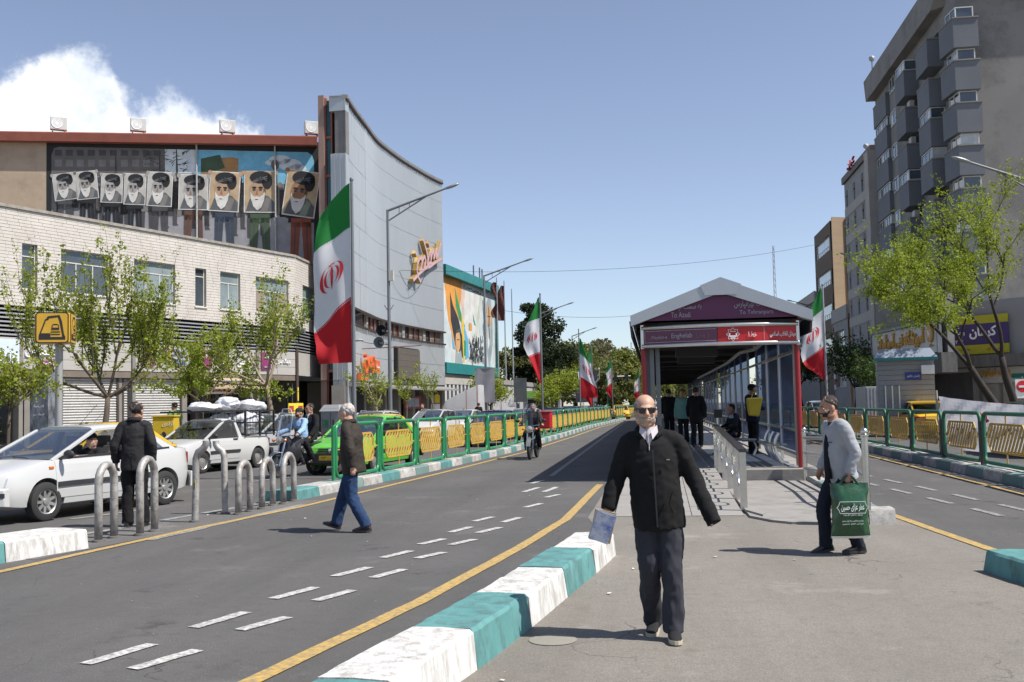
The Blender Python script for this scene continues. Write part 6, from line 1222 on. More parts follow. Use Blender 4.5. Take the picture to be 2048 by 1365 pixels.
# pickup cage and sacks
M_CAGE=mat('black_cage_paint',(.02,.021,.024),.5,var=.15);t=pk_
def local_tube(parent,name,segs,r_,m):
 for a,b in segs:g=MB();g.bar(a,b,r_*2,r_*2);g.build(name,m,parent)
for z in(.98,1.32,1.66):
 local_tube(t,'cage_rail',[((-.78,-2.1,z),(-.78,-.7,z)),((.78,-2.1,z),(.78,-.7,z)),((-.78,-2.1,z),(.78,-2.1,z)),((-.78,-.7,z),(.78,-.7,z))],.02,M_CAGE)
for x in(-.78,.78):
 for y in(-2.1,-1.4,-.7):local_tube(t,'cage_post',[((x,y,.92),(x,y,1.66))],.022,M_CAGE)
local_tube(t,'roof_rack',[((-.80,-.7,1.66),(-.80,1.0,1.66)),((.80,-.7,1.66),(.80,1.0,1.66)),((-.80,1.0,1.66),(.80,1.0,1.66)),((-.8,.2,1.66),(.8,.2,1.66))],.022,M_CAGE)
g=MB()
for s in(-.775,.775):
 for k in range(10):g.bar((s,-2.05+k*.14,1.0),(s,-2.05+k*.14,1.64),.008,.008)
for k in range(12):g.bar((-.74+k*.134,-.7,1.0),(-.74+k*.134,-.7,1.64),.008,.008)
g.build('cage_mesh',M_CAGE,t,kind='stuff')
M_SACK=mat('white_sack',(.60,.60,.63),.5,var=.12,vs=3,dirt=(.38,.36,.36),dirt_amt=.35,dirt_scale=5,coat=.25,bump=.3,bs=9);TM=t.matrix_basis.copy()
def sack(c,r_,seed,label,rot=0):
 g=MB();g.ell((0,0,0),r_,40,30);q=V((seed*3.1,seed*1.7,0))
 for i,v in enumerate(g.v):
  n_=noise.noise(v*3.2+q)*.20+noise.noise(v*9+q)*.08+abs(noise.noise(v*6+q*2))*-.16;n_+=.05*noise.noise(v*19+q)-.10*max(0,.25-abs(noise.noise(v*4.3+q*3)))*2;k=1+n_*1.3;g.v[i]=V((v.x*k,v.y*k,v.z*k))
 w_=TM@V(c);o=g.build('sack',M_SACK,None,smooth='all');o.location=w_;o.rotation_euler=(0,.15*math.sin(seed),t.rotation_euler.z+rot);tag(o,label,'sack','stuffed sacks on the pickup')
for i,(c,r_,rot,lb) in enumerate((((0,-.9,1.86),(.36,.55,.24),.9,'big white sack lying on top of the pickup cage'),((.42,-1.75,1.78),(.34,.36,.17),0,'crumpled white sack at the rear top of the pickup cage'),((-.1,.25,1.77),(.5,.42,.12),0,'flat white sack on the rack over the pickup cab'),((.3,-.2,1.80),(.38,.3,.15),.4,'small white sack between the cab rack and the cage top'),((-.35,-1.6,1.80),(.4,.4,.2),1.2,'rounded white sack at the far rear of the cage top'),((.38,-1.06,1.28),(.36,.33,.33),0,'bundle sack inside the pickup cage nearest the cab'),((.36,-1.75,1.26),(.36,.33,.32),0,'sack inside the rear half of the pickup cage'),((-.38,-1.4,1.3),(.36,.6,.34),0,'long sack on the far side inside the pickup cage'))):sack(c,r_,i+1,lb,rot)
# box truck
bx=thing('box_truck','small grey box truck with corrugated rear doors in the right roadway','truck',(11.35,53.5,0),hd(.02,1))
M_BOX=mat('box_truck_grey',(.34,.35,.36),.6,.1,var=.08,dirt=(.22,.22,.22),dirt_amt=.35,dirt_scale=2)
g=MB();g.box((0,1.2,1.38),(2.0,2.9,1.6));g.build('box',M_BOX,bx,bevel=.02)
for s in(-1,1):
 d=MB();d.box((s*.495,-.27,1.38),(.97,.03,1.55));dr=d.build('rear_door',M_BOX,bx)
 for k in range(6):g=MB();g.box((s*.495-.4+k*.16,-.295,1.38),(.07,.035,1.46));g.build('corrugation',M_BOX,dr)
g=MB();g.box((.12,-.33,1.15),(.3,.05,.12));g.build('latch',M_STRIM,bx);g=MB();g.box((0,2.0,.5),(1.7,4.2,.18));g.build('chassis',M_STRIM,bx)
g=MB();g.loft([[V((x,y,z)) for x,y,z in((-.8,2.75,.45),(.8,2.75,.45),(.8,2.75,1.75),(-.8,2.75,1.75))],[V((x,y,z)) for x,y,z in((-.82,3.6,.45),(.82,3.6,.45),(.75,3.55,1.72),(-.75,3.55,1.72))],[V((x,y,z)) for x,y,z in((-.8,4.5,.45),(.8,4.5,.45),(.78,4.3,.95),(-.78,4.3,.95))]]);g.build('cab',S_P,bx,bevel=.03)
for s in(-1,1):
 g=MB();g.box((s*.85,-.32,.72),(.2,.05,.12));g.build('tail_light',M_TAIL,bx)
 for y in(.3,3.6):wheel(bx,s*.78,y,.34,.2,5,steel=True)
# ---------------------------------------------------------------- motorcycles
def motorcycle(label,loc,rz,shield=True,fairing=True,box=False):
 t=thing('motorcycle',label,'motorcycle',loc,rz);M_MB=mat('black_bike_paint',(.018,.018,.02),.35,coat=.4,var=.1)
 for y in(.66,-.62):
  w_=bpy.data.objects.new('wheel',None);COL.objects.link(w_);w_.parent=t;w_.location=(0,y,.30);g=MB();rings=[]
  for k in range(28):a=2*math.pi*k/28;rings.append([V((.05*math.cos(b),(.25+.05*math.sin(b))*math.cos(a),(.25+.05*math.sin(b))*math.sin(a))) for b in[2*math.pi*j/8 for j in range(8)]])
  g.loft(rings+[rings[0]],cap=False);g.build('tyre',M_TYRE,w_,smooth='all');g=MB();g.lathe([(-.02,.215),(.02,.215),(.02,.2),(-.02,.2)],(0,0,0),'x',24);g.lathe([(-.05,.045),(.05,.045)],(0,0,0),'x',10)
  for k in range(10):a=2*math.pi*k/10;g.tube([(0,0,0),(0,.21*math.cos(a),.21*math.sin(a))],.007,4)
  g.build('rim',M_CHR,w_)
 g=MB()
 for s in(-.085,.085):g.tube([(s,.66,.30),(s,.52,.72),(s,.44,.98)],.025,8)
 g.build('front_fork',M_CHR,t,smooth=True,kind=None);g=MB();pts=[(.06,.32*math.cos(R(a)),.32*math.sin(R(a))) for a in range(20,161,14)];g.loft([[V((-.07,.66+y,.30+z)),V((.07,.66+y,.30+z)),V((.06,.66+y*1.06,.30+z*1.06)),V((-.06,.66+y*1.06,.30+z*1.06))] for _,y,z in pts]);g.build('front_mudguard',mat('grey_mudguard',(.3,.31,.32),.35,.6),t,smooth=40)
 g=MB();g.ell((0,.12,.80),(.14,.30,.13),14,10);g.build('fuel_tank',M_MB,t,smooth='all');g=MB();g.box((0,-.42,.80),(.25,.72,.09));g.build('seat',mat('black_vinyl',(.02,.02,.02),.5),t,bevel=.03)
 g=MB();g.box((0,.05,.45),(.22,.34,.32));g.lathe([(-.15,.1),(.15,.1)],(0,.15,.42),'x',12);g.build('engine',mat('dark_engine',(.07,.07,.072),.5,.6,var=.3,vs=9),t,bevel=.02);g=MB();g.tube([(0,.44,.9),(0,.1,.35),(0,-.3,.4),(0,-.7,.8)],.03,8);g.tube([(0,.4,.88),(0,-.5,.74)],.03,8);g.build('frame',M_MB,t)
 g=MB();g.tube([(.13,.2,.35),(.14,-.3,.3),(.15,-.85,.42)],.04,8);g.build('exhaust',M_CHR,t,smooth=True)
 g=MB();g.tube([(-.36,.26,1.02),(-.2,.36,1.03),(0,.42,1.0),(.2,.36,1.03),(.36,.26,1.02)],.015,8);g.build('handlebar',M_CHR,t,smooth=True)
 for s in(-1,1):
  g=MB();g.tube([(s*.36,.26,1.02),(s*.25,.33,1.03)],.02,8);g.build('grip',M_STRIM,t);g=MB();g.ell((s*.40,.40,1.17),(.07,.02,.05),10,8);g.tube([(s*.28,.34,1.03),(s*.39,.40,1.14)],.008,5);g.build('mirror',M_STRIM,t,smooth=True)
  g=MB();g.ell((s*.2,.58,.92),(.045,.045,.04),10,8);g.tube([(s*.08,.52,.92),(s*.2,.56,.92)],.01,5);g.build('indicator',M_AMBER,t,smooth=True);g=MB();g.box((s*.16,-.05,.30),(.12,.04,.025));g.build('footpeg',M_STRIM,t)
 g=MB();g.lathe([(.44,.05),(.50,.085),(.57,.10),(.60,.10)],(0,0,.92),'y',20);h_=g.build('headlight',M_CHR,t,smooth=30);g=MB();g.lathe([(.595,.09),(.615,.07),(.622,.03)],(0,0,.92),'y',20);g.build('lens',M_HEAD,h_,smooth=True)
 if shield:
  M_SH=glass('clear_plastic',(.72,.75,.78),.10,.12);g=MB();n=10;rows=[]
  for j in range(9):
   z=1.0+.68*j/8;row=[]
   wv=.24*(1-max(0,(j-5)/3)**2*.45)
   for k in range(n+1):f=-1+2*k/n;row.append(V((f*wv,.58-.14*j/8-.12*f*f,z)))
   rows.append(row)
  for a,b in zip(rows,rows[1:]):
   for k in range(n):g.quad(a[k],a[k+1],b[k+1],b[k])
  sh=g.build('windshield',M_SH,t,smooth='all',fixn=False);g=MB();edge=[r_[0] for r_ in rows]+rows[-1][1:-1]+[r_[-1] for r_ in rows[::-1]];g.tube(edge,.008,5);g.build('shield_edge',M_STRIM if not fairing else M_POLEL,sh);g=MB();g.tube([(.12*math.cos(R(a)),.475,1.47+.09*math.sin(R(a))) for a in range(0,361,20)],.012,6);g.build('shield_window_rim',M_STRIM,sh)
 if fairing:
  g=MB();rings=[]
  for j in range(9):
   f=j/8;z=lerp(.42,1.02,f);wv=.15+.15*math.sin(math.pi*(.2+.75*f));y0_=.52-.10*f;row=[V((-wv,y0_-.34,z-.03)),V((-wv*.9,y0_-.12,z)),V((-wv*.45,y0_+.02,z+.02*math.sin(j*2))),V((0,y0_+.03,z)),V((wv*.45,y0_+.02,z+.02*math.cos(j*2))),V((wv*.9,y0_-.12,z)),V((wv,y0_-.34,z-.03)),V((wv*.5,y0_-.2,z)),V((0,y0_-.1,z)),V((-wv*.5,y0_-.2,z))];rings.append(row)
  g.loft(rings)
  for i,v in enumerate(g.v):n_=noise.noise(v*7);g.v[i]=v+V((n_*.02,n_*.03,noise.noise(v*5+V((3,0,0)))*.02))
  g.build('leg_cover',mat('black_vinyl_sheet',(.025,.025,.027),.38,var=.15),t,smooth=60)
 if box:
  b_=thing('delivery_box','red delivery box on the back of the oncoming motorcycle','box',t.matrix_basis@V((-.22,-.75,.9)),rz);g=MB();g.box((0,0,.25),(.5,.48,.5));g.build('case',mat('red_box_plastic',(.55,.02,.035),.4,coat=.3),b_,bevel=.03);g=MB();g.box((0,0,.52),(.52,.5,.05));g.build('lid',MATS['red_box_plastic'],b_,bevel=.015);g=MB();g.box((0,-.245,.3),(.3,.01,.12));g.build('reflector',M_AMBER,b_)
 return t
mc1=motorcycle('black motorcycle with a clear windshield carrying two men',(-8.85,25.05,0),hd(-.45,-.89));mc1.rotation_euler.y=0
mc2=motorcycle('motorcycle with a round window shield coming up the bus lane',(-3.72,31.9,0),hd(-.05,-1),True,False,True)
# ---------------------------------------------------------------- people
def skinmat(n,c):return mat('skin_'+n,c,.5,var=.10,vs=14,bump=.12,bs=90,dirt=(c[0]*.78,c[1]*.62,c[2]*.58),dirt_amt=.3,dirt_scale=7)
SK1,SK2,SK3=skinmat('pale',(.50,.29,.20)),skinmat('tan',(.40,.21,.135)),skinmat('olive',(.33,.175,.11))
def cloth(n,c,rough=.9,dirt=None):return mat('cloth_'+n,c,rough,var=.10,vs=6,bump=.10,bs=140,spec=.25,dirt=dirt or tuple(x*1.25+.004 for x in c),dirt_amt=.35,dirt_scale=9)
H_GREY,H_BLK,H_BRN,H_WHT=(mat('hair_'+n,c,.6,var=.4,vs=40,bump=.6,bs=150) for n,c in(('grey',(.22,.21,.20)),('black',(.012,.011,.01)),('brown',(.018,.012,.009)),('white',(.50,.49,.47))))
STAND=dict(pelvis=(0,0,.94),waist=(0,.005,1.07),chest=(0,.0,1.27),neck=(0,-.02,1.455),head=(0,.015,1.60),sR=(.165,-.015,1.39),eR=(.215,-.03,1.12),wR=(.235,.02,.87),hipR=(.09,0,.90),kR=(.095,.015,.49),aR=(.10,-.02,.085),sL=(-.165,-.015,1.39),eL=(-.215,-.03,1.12),wL=(-.235,.02,.87),hipL=(-.09,0,.90),kL=(-.095,.015,.49),aL=(-.10,-.02,.085))
def etube(mb,pts,rx,ry,side=(1,0,0),n=20):
 pts=[V(p) for p in pts];rings=[];S=V(side)
 for i,p in enumerate(pts):
  d=(pts[min(i+1,len(pts)-1)]-pts[max(i-1,0)]).normalized();s=(S-d*S.dot(d)).normalized();f=d.cross(s)
  rings.append([p+s*(rx[i]*math.cos(2*math.pi*k/n))+f*(ry[i]*math.sin(2*math.pi*k/n)) for k in range(n)])
 mb.loft(rings)
def limb(mb,pts,rad,n=14,sub=4):
 pts=[V(p) for p in pts];P_,R_=[],[]
 for i in range(len(pts)-1):
  p0,p1,p2,p3=pts[max(i-1,0)],pts[i],pts[i+1],pts[min(i+2,len(pts)-1)]
  for k in range(sub):
   f=k/sub;P_.append(.5*(2*p1+(p2-p0)*f+(2*p0-5*p1+4*p2-p3)*f*f+(3*p1-p0-3*p2+p3)*f**3)*0.6+p1.lerp(p2,f)*.4);R_.append(lerp(rad[i],rad[i+1],f))
 P_.append(pts[-1]);R_.append(rad[-1]);mb.tube(P_,R_,n)
def hand(mb,w_,d,out,palm,curl,s,sc=1.0):
 """w_ wrist, d along the forearm, palm = direction the palm faces, s = +1 right / -1 left"""
 d=V(d).normalized();pn=V(palm);pn=(pn-d*pn.dot(d)).normalized();ac=d.cross(pn)*s
 w_=V(w_);L_=.085*sc;c=w_+d*L_*.55;M=Matrix((ac,pn,d)).transposed();mb.ell(c,(.039*sc,.017*sc,.056*sc),12,10,M);mb.tube([w_-d*.03,w_+d*.03],[.027*sc,.026*sc],10)
 for i,(o,l,r) in enumerate(((-.028,.066,.0085),(-.0095,.076,.0088),(.0095,.070,.0086),(.027,.055,.0076))):
  b=w_+d*(L_*.93-abs(o+.005)*.25)*sc**0+ac*o*sc;a=curl*(1+.12*i);p=[b-d*.02,b];dirv=d
  for q,f in enumerate((.44,.32,.24)):
   ang=a*(q+.55);v=d*math.cos(ang)+pn*math.sin(ang);p.append(p[-1]+v*l*f*sc)
  mb.tube(p,[r*sc,r*sc,r*sc*.98,r*sc*.92,r*sc*.75],8)
 b=w_+d*.028*sc-ac*.03*sc;v=(d*.62-ac*.55+pn*.45).normalized();v2=(d*.85-ac*.15+pn*.5).normalized();mb.tube([b-v*.012,b,b+v*.034*sc,b+v*.034*sc+v2*.03*sc],[.012*sc,.0125*sc,.0105*sc,.008*sc],8)
def person(label,loc,rz,pose=None,top=None,trousers=None,shoe=None,skin=None,hair=('short',None),beard=None,vox=.011,sc=1.0,yaw=0.0,pitch=0.0,curl=(.45,.45),palms=None,hem=.80,bulk=1.0,sleeve=None,glasses=None,cap=None,group=None,legw=1.0,collar=None,tuck=False,z=0.0,soles=None,tint=None,wr=None,shirt_v=None,foot=None,hs=1.08):
 J={k:V(v) for k,v in{**STAND,**(pose or{})}.items()}
 M=Matrix.Rotation(yaw,3,'Z')@Matrix.Rotation(pitch,3,'X');hc=J['head'];B=MB();HS=hs;H=lambda p:hc+M@V(p)*HS
 def E(c,r,n=14,m=10):B.ell(H(c),[q*HS for q in r],n,m,M)
 E((0,-.018,.035),(.076,.094,.083),20,16);E((0,.018,-.028),(.064,.074,.082),18,14);E((0,.040,-.088),(.044,.042,.034));E((0,.060,-.100),(.024,.024,.018));E((0,.072,.024),(.05,.022,.014));E((0,.083,-.062),(.026,.014,.018))
 for s in(-1,1):
  E((s*.034,.066,-.026),(.024,.02,.02));E((s*.0775,-.008,-.015),(.012,.023,.034));E((s*.052,.012,-.07),(.02,.045,.03));E((s*.013,.088,-.03),(.010,.012,.009))
 B.tube([H((0,.078,.028)),H((0,.094,.0)),H((0,.108,-.024)),H((0,.095,-.036))],[.010,.012,.0155,.011],10);E((0,.094,-.056),(.021,.008,.0055));E((0,.093,-.068),(.019,.009,.0065))
 etube(B,[J['neck']-UZ*.05,J['neck']+(H((0,-.02,-.05))-J['neck'])*.4,H((0,-.018,-.03))],[.068,.058,.056],[.066,.058,.058])
 side=(J['sR']-J['sL']).normalized()
 etube(B,[J['pelvis']-UZ*.07,J['pelvis'],J['waist'],J['chest'],J['chest'].lerp(J['neck'],.6),J['neck']+UZ*.01],[.12,.15,.13,.155,.14,.06],[.09,.105,.09,.105,.085,.055],side)
 fd={}
 for s,k in((1,'R'),(-1,'L')):
  limb(B,[J['neck'].lerp(J['s'+k],.5),J['s'+k],J['e'+k],J['w'+k]],[.06,.055,.042,.028]);limb(B,[J['hip'+k]+UZ*.02,J['k'+k],J['a'+k]],[.085,.056,.04])
  d=(J['w'+k]-J['e'+k]).normalized();pm=(palms or{}).get(k,(-s,0,0));hand(B,J['w'+k],(wr or{}).get(k,d),None,pm,curl[0 if k=='R' else 1],s,1.0 if vox>.009 else 1.0)
  fdir=(foot or{}).get(k,(0.03*s,1,-.05));fv=V(fdir).normalized();fd[k]=fv;a=J['a'+k];B.tube([a-fv*.03-UZ*.045,a+fv*.1-UZ*.055],[.026,.022],10)
 me=remesh(B,vox,3);body=link('person',me,skin,None);body.location=(loc[0],loc[1],z);body.rotation_euler=(0,0,rz);body.scale=(sc,sc,sc);tag(body,label,'person',group)
 def folds(a,f=(10,10,9),seed=0):
  q=V((seed*2.3,seed,0))
  def fn(co,n_):u=V((co.x*f[0],co.y*f[1],co.z*f[2]))+q;r=noise.noise(u);r2=noise.noise(u*2.2+V((0,0,4)));return a*(r*.9+(1-abs(r2)*2)*.5-.2)
  return fn
 if trousers:
  T=MB();etube(T,[J['pelvis']-UZ*.10,J['pelvis']-UZ*.02,J['pelvis']+UZ*.08,J['pelvis'].lerp(J['waist'],.95)],[.125,.158,.155,.145],[.10,.118,.112,.105],side)
  for s,k in((1,'R'),(-1,'L')):
   a=J['a'+k];sh=(a-J['k'+k]).normalized();mid_=J['k'+k].lerp(a,.5)
   limb(T,[J['hip'+k]+UZ*.03-side*(.012*s),J['hip'+k].lerp(J['k'+k],.5),J['k'+k],mid_,a+sh*.035],[.092,.090*legw,.076*legw,.074*legw,.072*legw],16)
  me=remesh(T,max(vox,.011),4,.5,folds(.015,(8,8,5),1));link('trousers',me,trousers,body)
 if top:
  T=MB();b=bulk;hz=hem;base=J['pelvis']+(J['waist']-J['pelvis'])*((hz-J['pelvis'].z)/max(.05,(J['waist'].z-J['pelvis'].z))) if not tuck else J['pelvis']
  etube(T,[base,J['pelvis'].lerp(J['waist'],.3) if not tuck else J['pelvis'].lerp(J['waist'],.4),J['waist'].lerp(J['chest'],.3),J['chest'],J['chest'].lerp(J['neck'],.55),J['neck'].lerp(J['chest'],.16),J['neck']+UZ*.012],[.178*b,.180*b,.172*b,.180*b,.165*b,.105*b,.066],[.135*b,.142*b,.138*b,.135*b,.112*b,.085,.066],side)
  for s,k in((1,'R'),(-1,'L')):
   e,w_=J['e'+k],J['w'+k];sl=sleeve or 1.0
   if sl>=.9:limb(T,[J['neck'].lerp(J['s'+k],.45)-UZ*.015,J['s'+k],J['s'+k].lerp(e,.55),e,e.lerp(w_,.55),w_+(w_-e).normalized()*(.0 if sl<1.05 else .02 if k=='R' else .13)],[.066*b,.068*b,.066*b,.063*b,.057*b,.050*b],16)
   else:limb(T,[J['neck'].lerp(J['s'+k],.45)-UZ*.015,J['s'+k],J['s'+k].lerp(e,.75)],[.075,.08,.07],16)
  me=remesh(T,max(vox,.0105),4,.5,folds(.010*(1.0 if b>1 else .7),(6,6,8),5));tp=link('jacket' if b>1.02 else 'shirt',me,top,body)
 if collar:
  g=MB();n=22;rows=[]
  for r_,h_ in((.076,-.03),(.079,.035),(.081,.056),(.090,.050),(.104,.012)):
   row=[]
   for k in range(n+1):
    a=R(90+26+(308)*k/n);f=abs(k/n-.5)*2;row.append(J['neck']+V((math.cos(a)*r_,math.sin(a)*r_*.95+.012,h_-.05*f**2)))
   rows.append(row)
  for a,b_ in zip(rows,rows[1:]):
   for k in range(n):g.quad(a[k],a[k+1],b_[k+1],b_[k])
  c_=g.build('collar',collar,body,smooth='all',fixn=False);md=c_.modifiers.new('s','SOLIDIFY');md.thickness=.008
 if shirt_v:
  g=MB();c0=J['neck'];g.loft([[c0+V((x*w_,y-abs(x)*.03,z)) for x in(-1,-.5,0,.5,1)] for z,w_,y in((.045,.052,.080),(.0,.042,.100),(-.06,.026,.122),(-.12,.008,.136))],cap=False,closed=False);g.build('shirt_front',shirt_v,body,smooth='all',fixn=False)
  for s in(-1,1):g=MB();q=[c0+V((s*.060,.056,.055)),c0+V((s*.016,.102,.010)),c0+V((s*.026,.124,-.045)),c0+V((s*.066,.082,.005))];g.hexa(q,[p+V((0,.007,.003)) for p in q]);g.build('shirt_collar',shirt_v,body)
 if shoe:
  for s,k in((1,'R'),(-1,'L')):
   a=J['a'+k];fv=fd[k];up=V((0,0,1));sd=fv.cross(up).normalized();up=sd.cross(fv).normalized();o=a-up*.085
   def ringf(f,w_,h0,h1):return[o+fv*f+sd*(w_*math.cos(2*math.pi*q/12))+up*(lerp(h0,h1,.5+.5*math.sin(2*math.pi*q/12))) for q in range(12)]
   g=MB();g.loft([ringf(-.075,.022,.02,.05),ringf(-.06,.037,.012,.10),ringf(-.02,.043,.012,.118),ringf(.035,.044,.012,.104),ringf(.09,.045,.012,.066),ringf(.14,.043,.012,.05),ringf(.175,.032,.014,.038),ringf(.19,.014,.018,.028)]);sho=g.build('shoe',shoe,body,smooth='all')
   g=MB();rr=[(-.078,.02),(-.06,.037),(0,.043),(.08,.047),(.14,.045),(.178,.033),(.194,.012)];top_=[o+fv*f+sd*w_ for f,w_ in rr]+[o+fv*f-sd*w_ for f,w_ in rr[::-1]];g.add(top_+[p+up*.028 for p in top_],[tuple(range(13,-1,-1)),tuple(range(14,28))]+[(i,(i+1)%14,14+(i+1)%14,14+i) for i in range(14)]);g.build('sole',soles or M_STRIM,sho)
 def shell(c,r,keep,m,name,n=40,mm_=32,jit=.012):
  g=MB();g.ell((0,0,0),r,n,mm_);vs_,fs=g.v,[f for f in g.f if keep(sum((g.v[i] for i in f),V())/len(f)+V(c))];used=sorted({i for f in fs for i in f});mp_={i:j for j,i in enumerate(used)};q=MB();q.add([H(vs_[i]*(1+jit/r[0]*(noise.noise(vs_[i]*38)+.5*noise.noise(vs_[i]*90)))+V(c)) for i in used],[tuple(mp_[i] for i in f) for f in fs])
  o=q.build(name,m,body,smooth='all');md=o.modifiers.new('s','SOLIDIFY');md.thickness=.006;md.offset=-1;return o
 st,hm=hair
 hl={'short':lambda p:p.z>.055-.9*(p.y+.02)*(p.y<.02)*0+(.035 if p.y>.045 else-.075 if p.y<-.03 else-.03+(p.y+.03)*.6),'bald':lambda p:(p.z<.055 and p.z>-.07 and p.y<.035 and not(p.y>-.02 and p.z<-.02)),'thin':lambda p:(p.y<.03 and p.z>-.07 and not(p.y>-.02 and p.z<-.02) and(p.y<-.045 or p.z<.07 or abs(p.x)>.05))}
 if st in hl:shell((0,-.018,.033),(.080,.0985,.088) if st=='short' else(.079,.097,.0845),hl[st],hm,'hair')
 if beard:shell((0,.021,-.048),(.064,.0735,.071),lambda p:p.z<-.045-.25*max(0,p.y-.06)+(.03 if abs(p.x)>.045 else 0) and p.y>-.02 and not(abs(p.x)<.022 and-.078<p.z<-.05 and p.y>.06),beard,'beard',jit=.006);shell((0,.088,-.048),(.028,.014,.008),lambda p:p.y>.085,beard,'moustache',12,8,.001)
 for s in(-1,1):
  if vox<.0125 and not glasses:
   g=MB();g.ell(H((s*.031,.076,.0)),(.0135,.0095,.009),10,8,M);e_=g.build('eye',mat('eye_white',(.55,.52,.48),.2,var=0),body,smooth='all');g=MB();g.ell(H((s*.031,.0815,.0)),(.006,.004,.0065),8,6,M);g.build('iris',H_BRN,e_,smooth='all')
  if vox<.0125:g=MB();g.tube([H((s*.014,.094,.021)),H((s*.032,.091,.028)),H((s*.052,.076,.02))],[.0035,.005,.003],6);g.build('eyebrow',hm or H_GREY,body,smooth='all')
 if glasses:
  g=MB()
  for s in(-1,1):g.hexa([H((s*.008,.098,-.017)),H((s*.056,.088,-.015)),H((s*.056,.083,-.015)),H((s*.008,.092,-.017))],[H((s*.006,.101,.018)),H((s*.06,.090,.019)),H((s*.06,.085,.019)),H((s*.006,.095,.018))])
  gl=g.build('sunglasses',mat('dark_lens',(.015,.013,.012),.08,coat=.5,var=0),body,kind=None);g=MB();g.bar(H((-.062,.092,.021)),H((.062,.092,.021)),.006,.008);[g.bar(H((s*.062,.09,.019)),H((s*.084,-.005,.008)),.005,.009) for s in(-1,1)];g.build('frame',M_STRIM,gl)
 if cap:shell((0,-.014,.040),(.088,.105,.088),lambda p:p.z>.05-(.02 if p.y<0 else 0),cap,'cap',jit=.001);g=MB();q=[H((-.06,.075,.055)),H((.06,.075,.055)),H((.045,.15,.04)),H((-.045,.15,.04))];g.hexa(q,[p+UZ*.008 for p in q]);g.build('cap_peak',cap,body)
 return body
BLKJ=cloth('black_fleece',(.010,.010,.0105));BLK=cloth('black',(.014,.014,.016));NAVY=cloth('navy',(.014,.017,.028));CHAR=cloth('charcoal',(.026,.026,.032));JEAN=cloth('dark_blue_denim',(.022,.045,.105),dirt=(.035,.065,.14));BRNJ=cloth('brown_jacket',(.036,.029,.023),.75);GREYJ=cloth('grey_jacket',(.34,.35,.37),.9,dirt=(.30,.31,.33));LTB=cloth('light_blue',(.28,.42,.62));GRN=cloth('soft_green',(.16,.27,.12));MINT=cloth('mint',(.15,.3,.28));WSH=cloth('white_shirt',(.52,.48,.50));SHB=mat('black_shoe_leather',(.014,.013,.013),.4,coat=.2);SHR=mat('oxblood_leather',(.055,.02,.014),.35,coat=.3);SHK=cloth('black_knit_shoe',(.02,.02,.021));SOLE=mat('cream_sole',(.48,.42,.32),.7);SOLEG=mat('grey_sole',(.2,.2,.19),.7)
# man in front, walking towards the camera with papers
main=person('balding man with a grey beard and sunglasses in a black jacket walking towards the camera',(.01,7.46),R(180),dict(head=(.075,.03,1.615),neck=(.055,-.01,1.455),chest=(.035,.0,1.27),sR=(.200,-.01,1.385),sL=(-.130,-.01,1.385),eR=(.29,-.02,1.15),wR=(.36,.06,.935),eL=(-.245,-.03,1.14),wL=(-.335,.05,.93),waist=(.02,.005,1.07),pelvis=(.01,0,.92),hipR=(.095,0,.88),kR=(.085,.03,.50),aR=(.062,-.20,.10),hipL=(-.075,0,.88),kL=(-.082,.06,.49),aL=(-.078,.08,.095)),BLKJ,cloth('grey_trousers',(.036,.037,.046)),SHK,SK1,('bald',H_GREY),mat('short_grey_beard',(.30,.255,.22),.7,var=.35,vs=60,dirt=(.40,.25,.18),dirt_amt=.42,dirt_scale=40),.0072,.985,R(8),R(-2),(.5,.3),{'R':(-.5,-.8,0),'L':(1,0,0)},(.775),1.05,1.25,True,legw=1.0,collar=BLKJ,shirt_v=WSH,soles=SOLE,wr={'R':(.1,.2,-1)},foot={'R':(.1,1,-.08),'L':(-.08,1,.02)},hs=.98)
g=MB();g.bar((.03,.158,1.34),(.012,.152,.80),.012,.008);g.build('zip',mat('dark_zip',(.05,.05,.05),.4,.6),main);g=MB();g.box((-.075,.152,1.27),(.022,.006,.007));g.build('chest_badge',M_CHR,main)
g=MB();g.tube([(-.10,.165,1.05),(-.075,.172,.97),(-.10,.168,.90)],.006,6);g.build('pocket_welt',BLKJ,main)
pf=thing('paper_folder','folder of papers with a blue printed sheet held by the man in front','papers',main.matrix_basis@V((.385,.10,.86)),R(180));
Mx=Matrix.Rotation(R(-20),3,'Y')@Matrix.Rotation(R(-14),3,'X')
def psheet(dx,dy,w_,h_,m,name,a=0,parent=pf):
 w_*=.8;h_*=.86;g=MB();Mr=Matrix.Rotation(R(a),3,'Y')@Mx;q=[Mr@V((x*w_/2+dx,dy+.012*abs(x),z*h_/2-.06)) for x,z in((-1,-1),(1,-1),(1,1),(-1,1))];g.hexa(q,[p+Mr@V((0,.004,0)) for p in q]);return g.build(name,m,parent)
psheet(.0,-.012,.19,.27,mat('manila',(.55,.42,.24),.8),'folder',6);psheet(.0,0,.18,.26,WSH,'sheet',2);ps=psheet(-.01,.012,.17,.25,mat('printed_sheet',(.55,.56,.66),.7,dirt=(.06,.14,.42),dirt_amt=.42,dirt_scale=13,var=.1),'sheet')
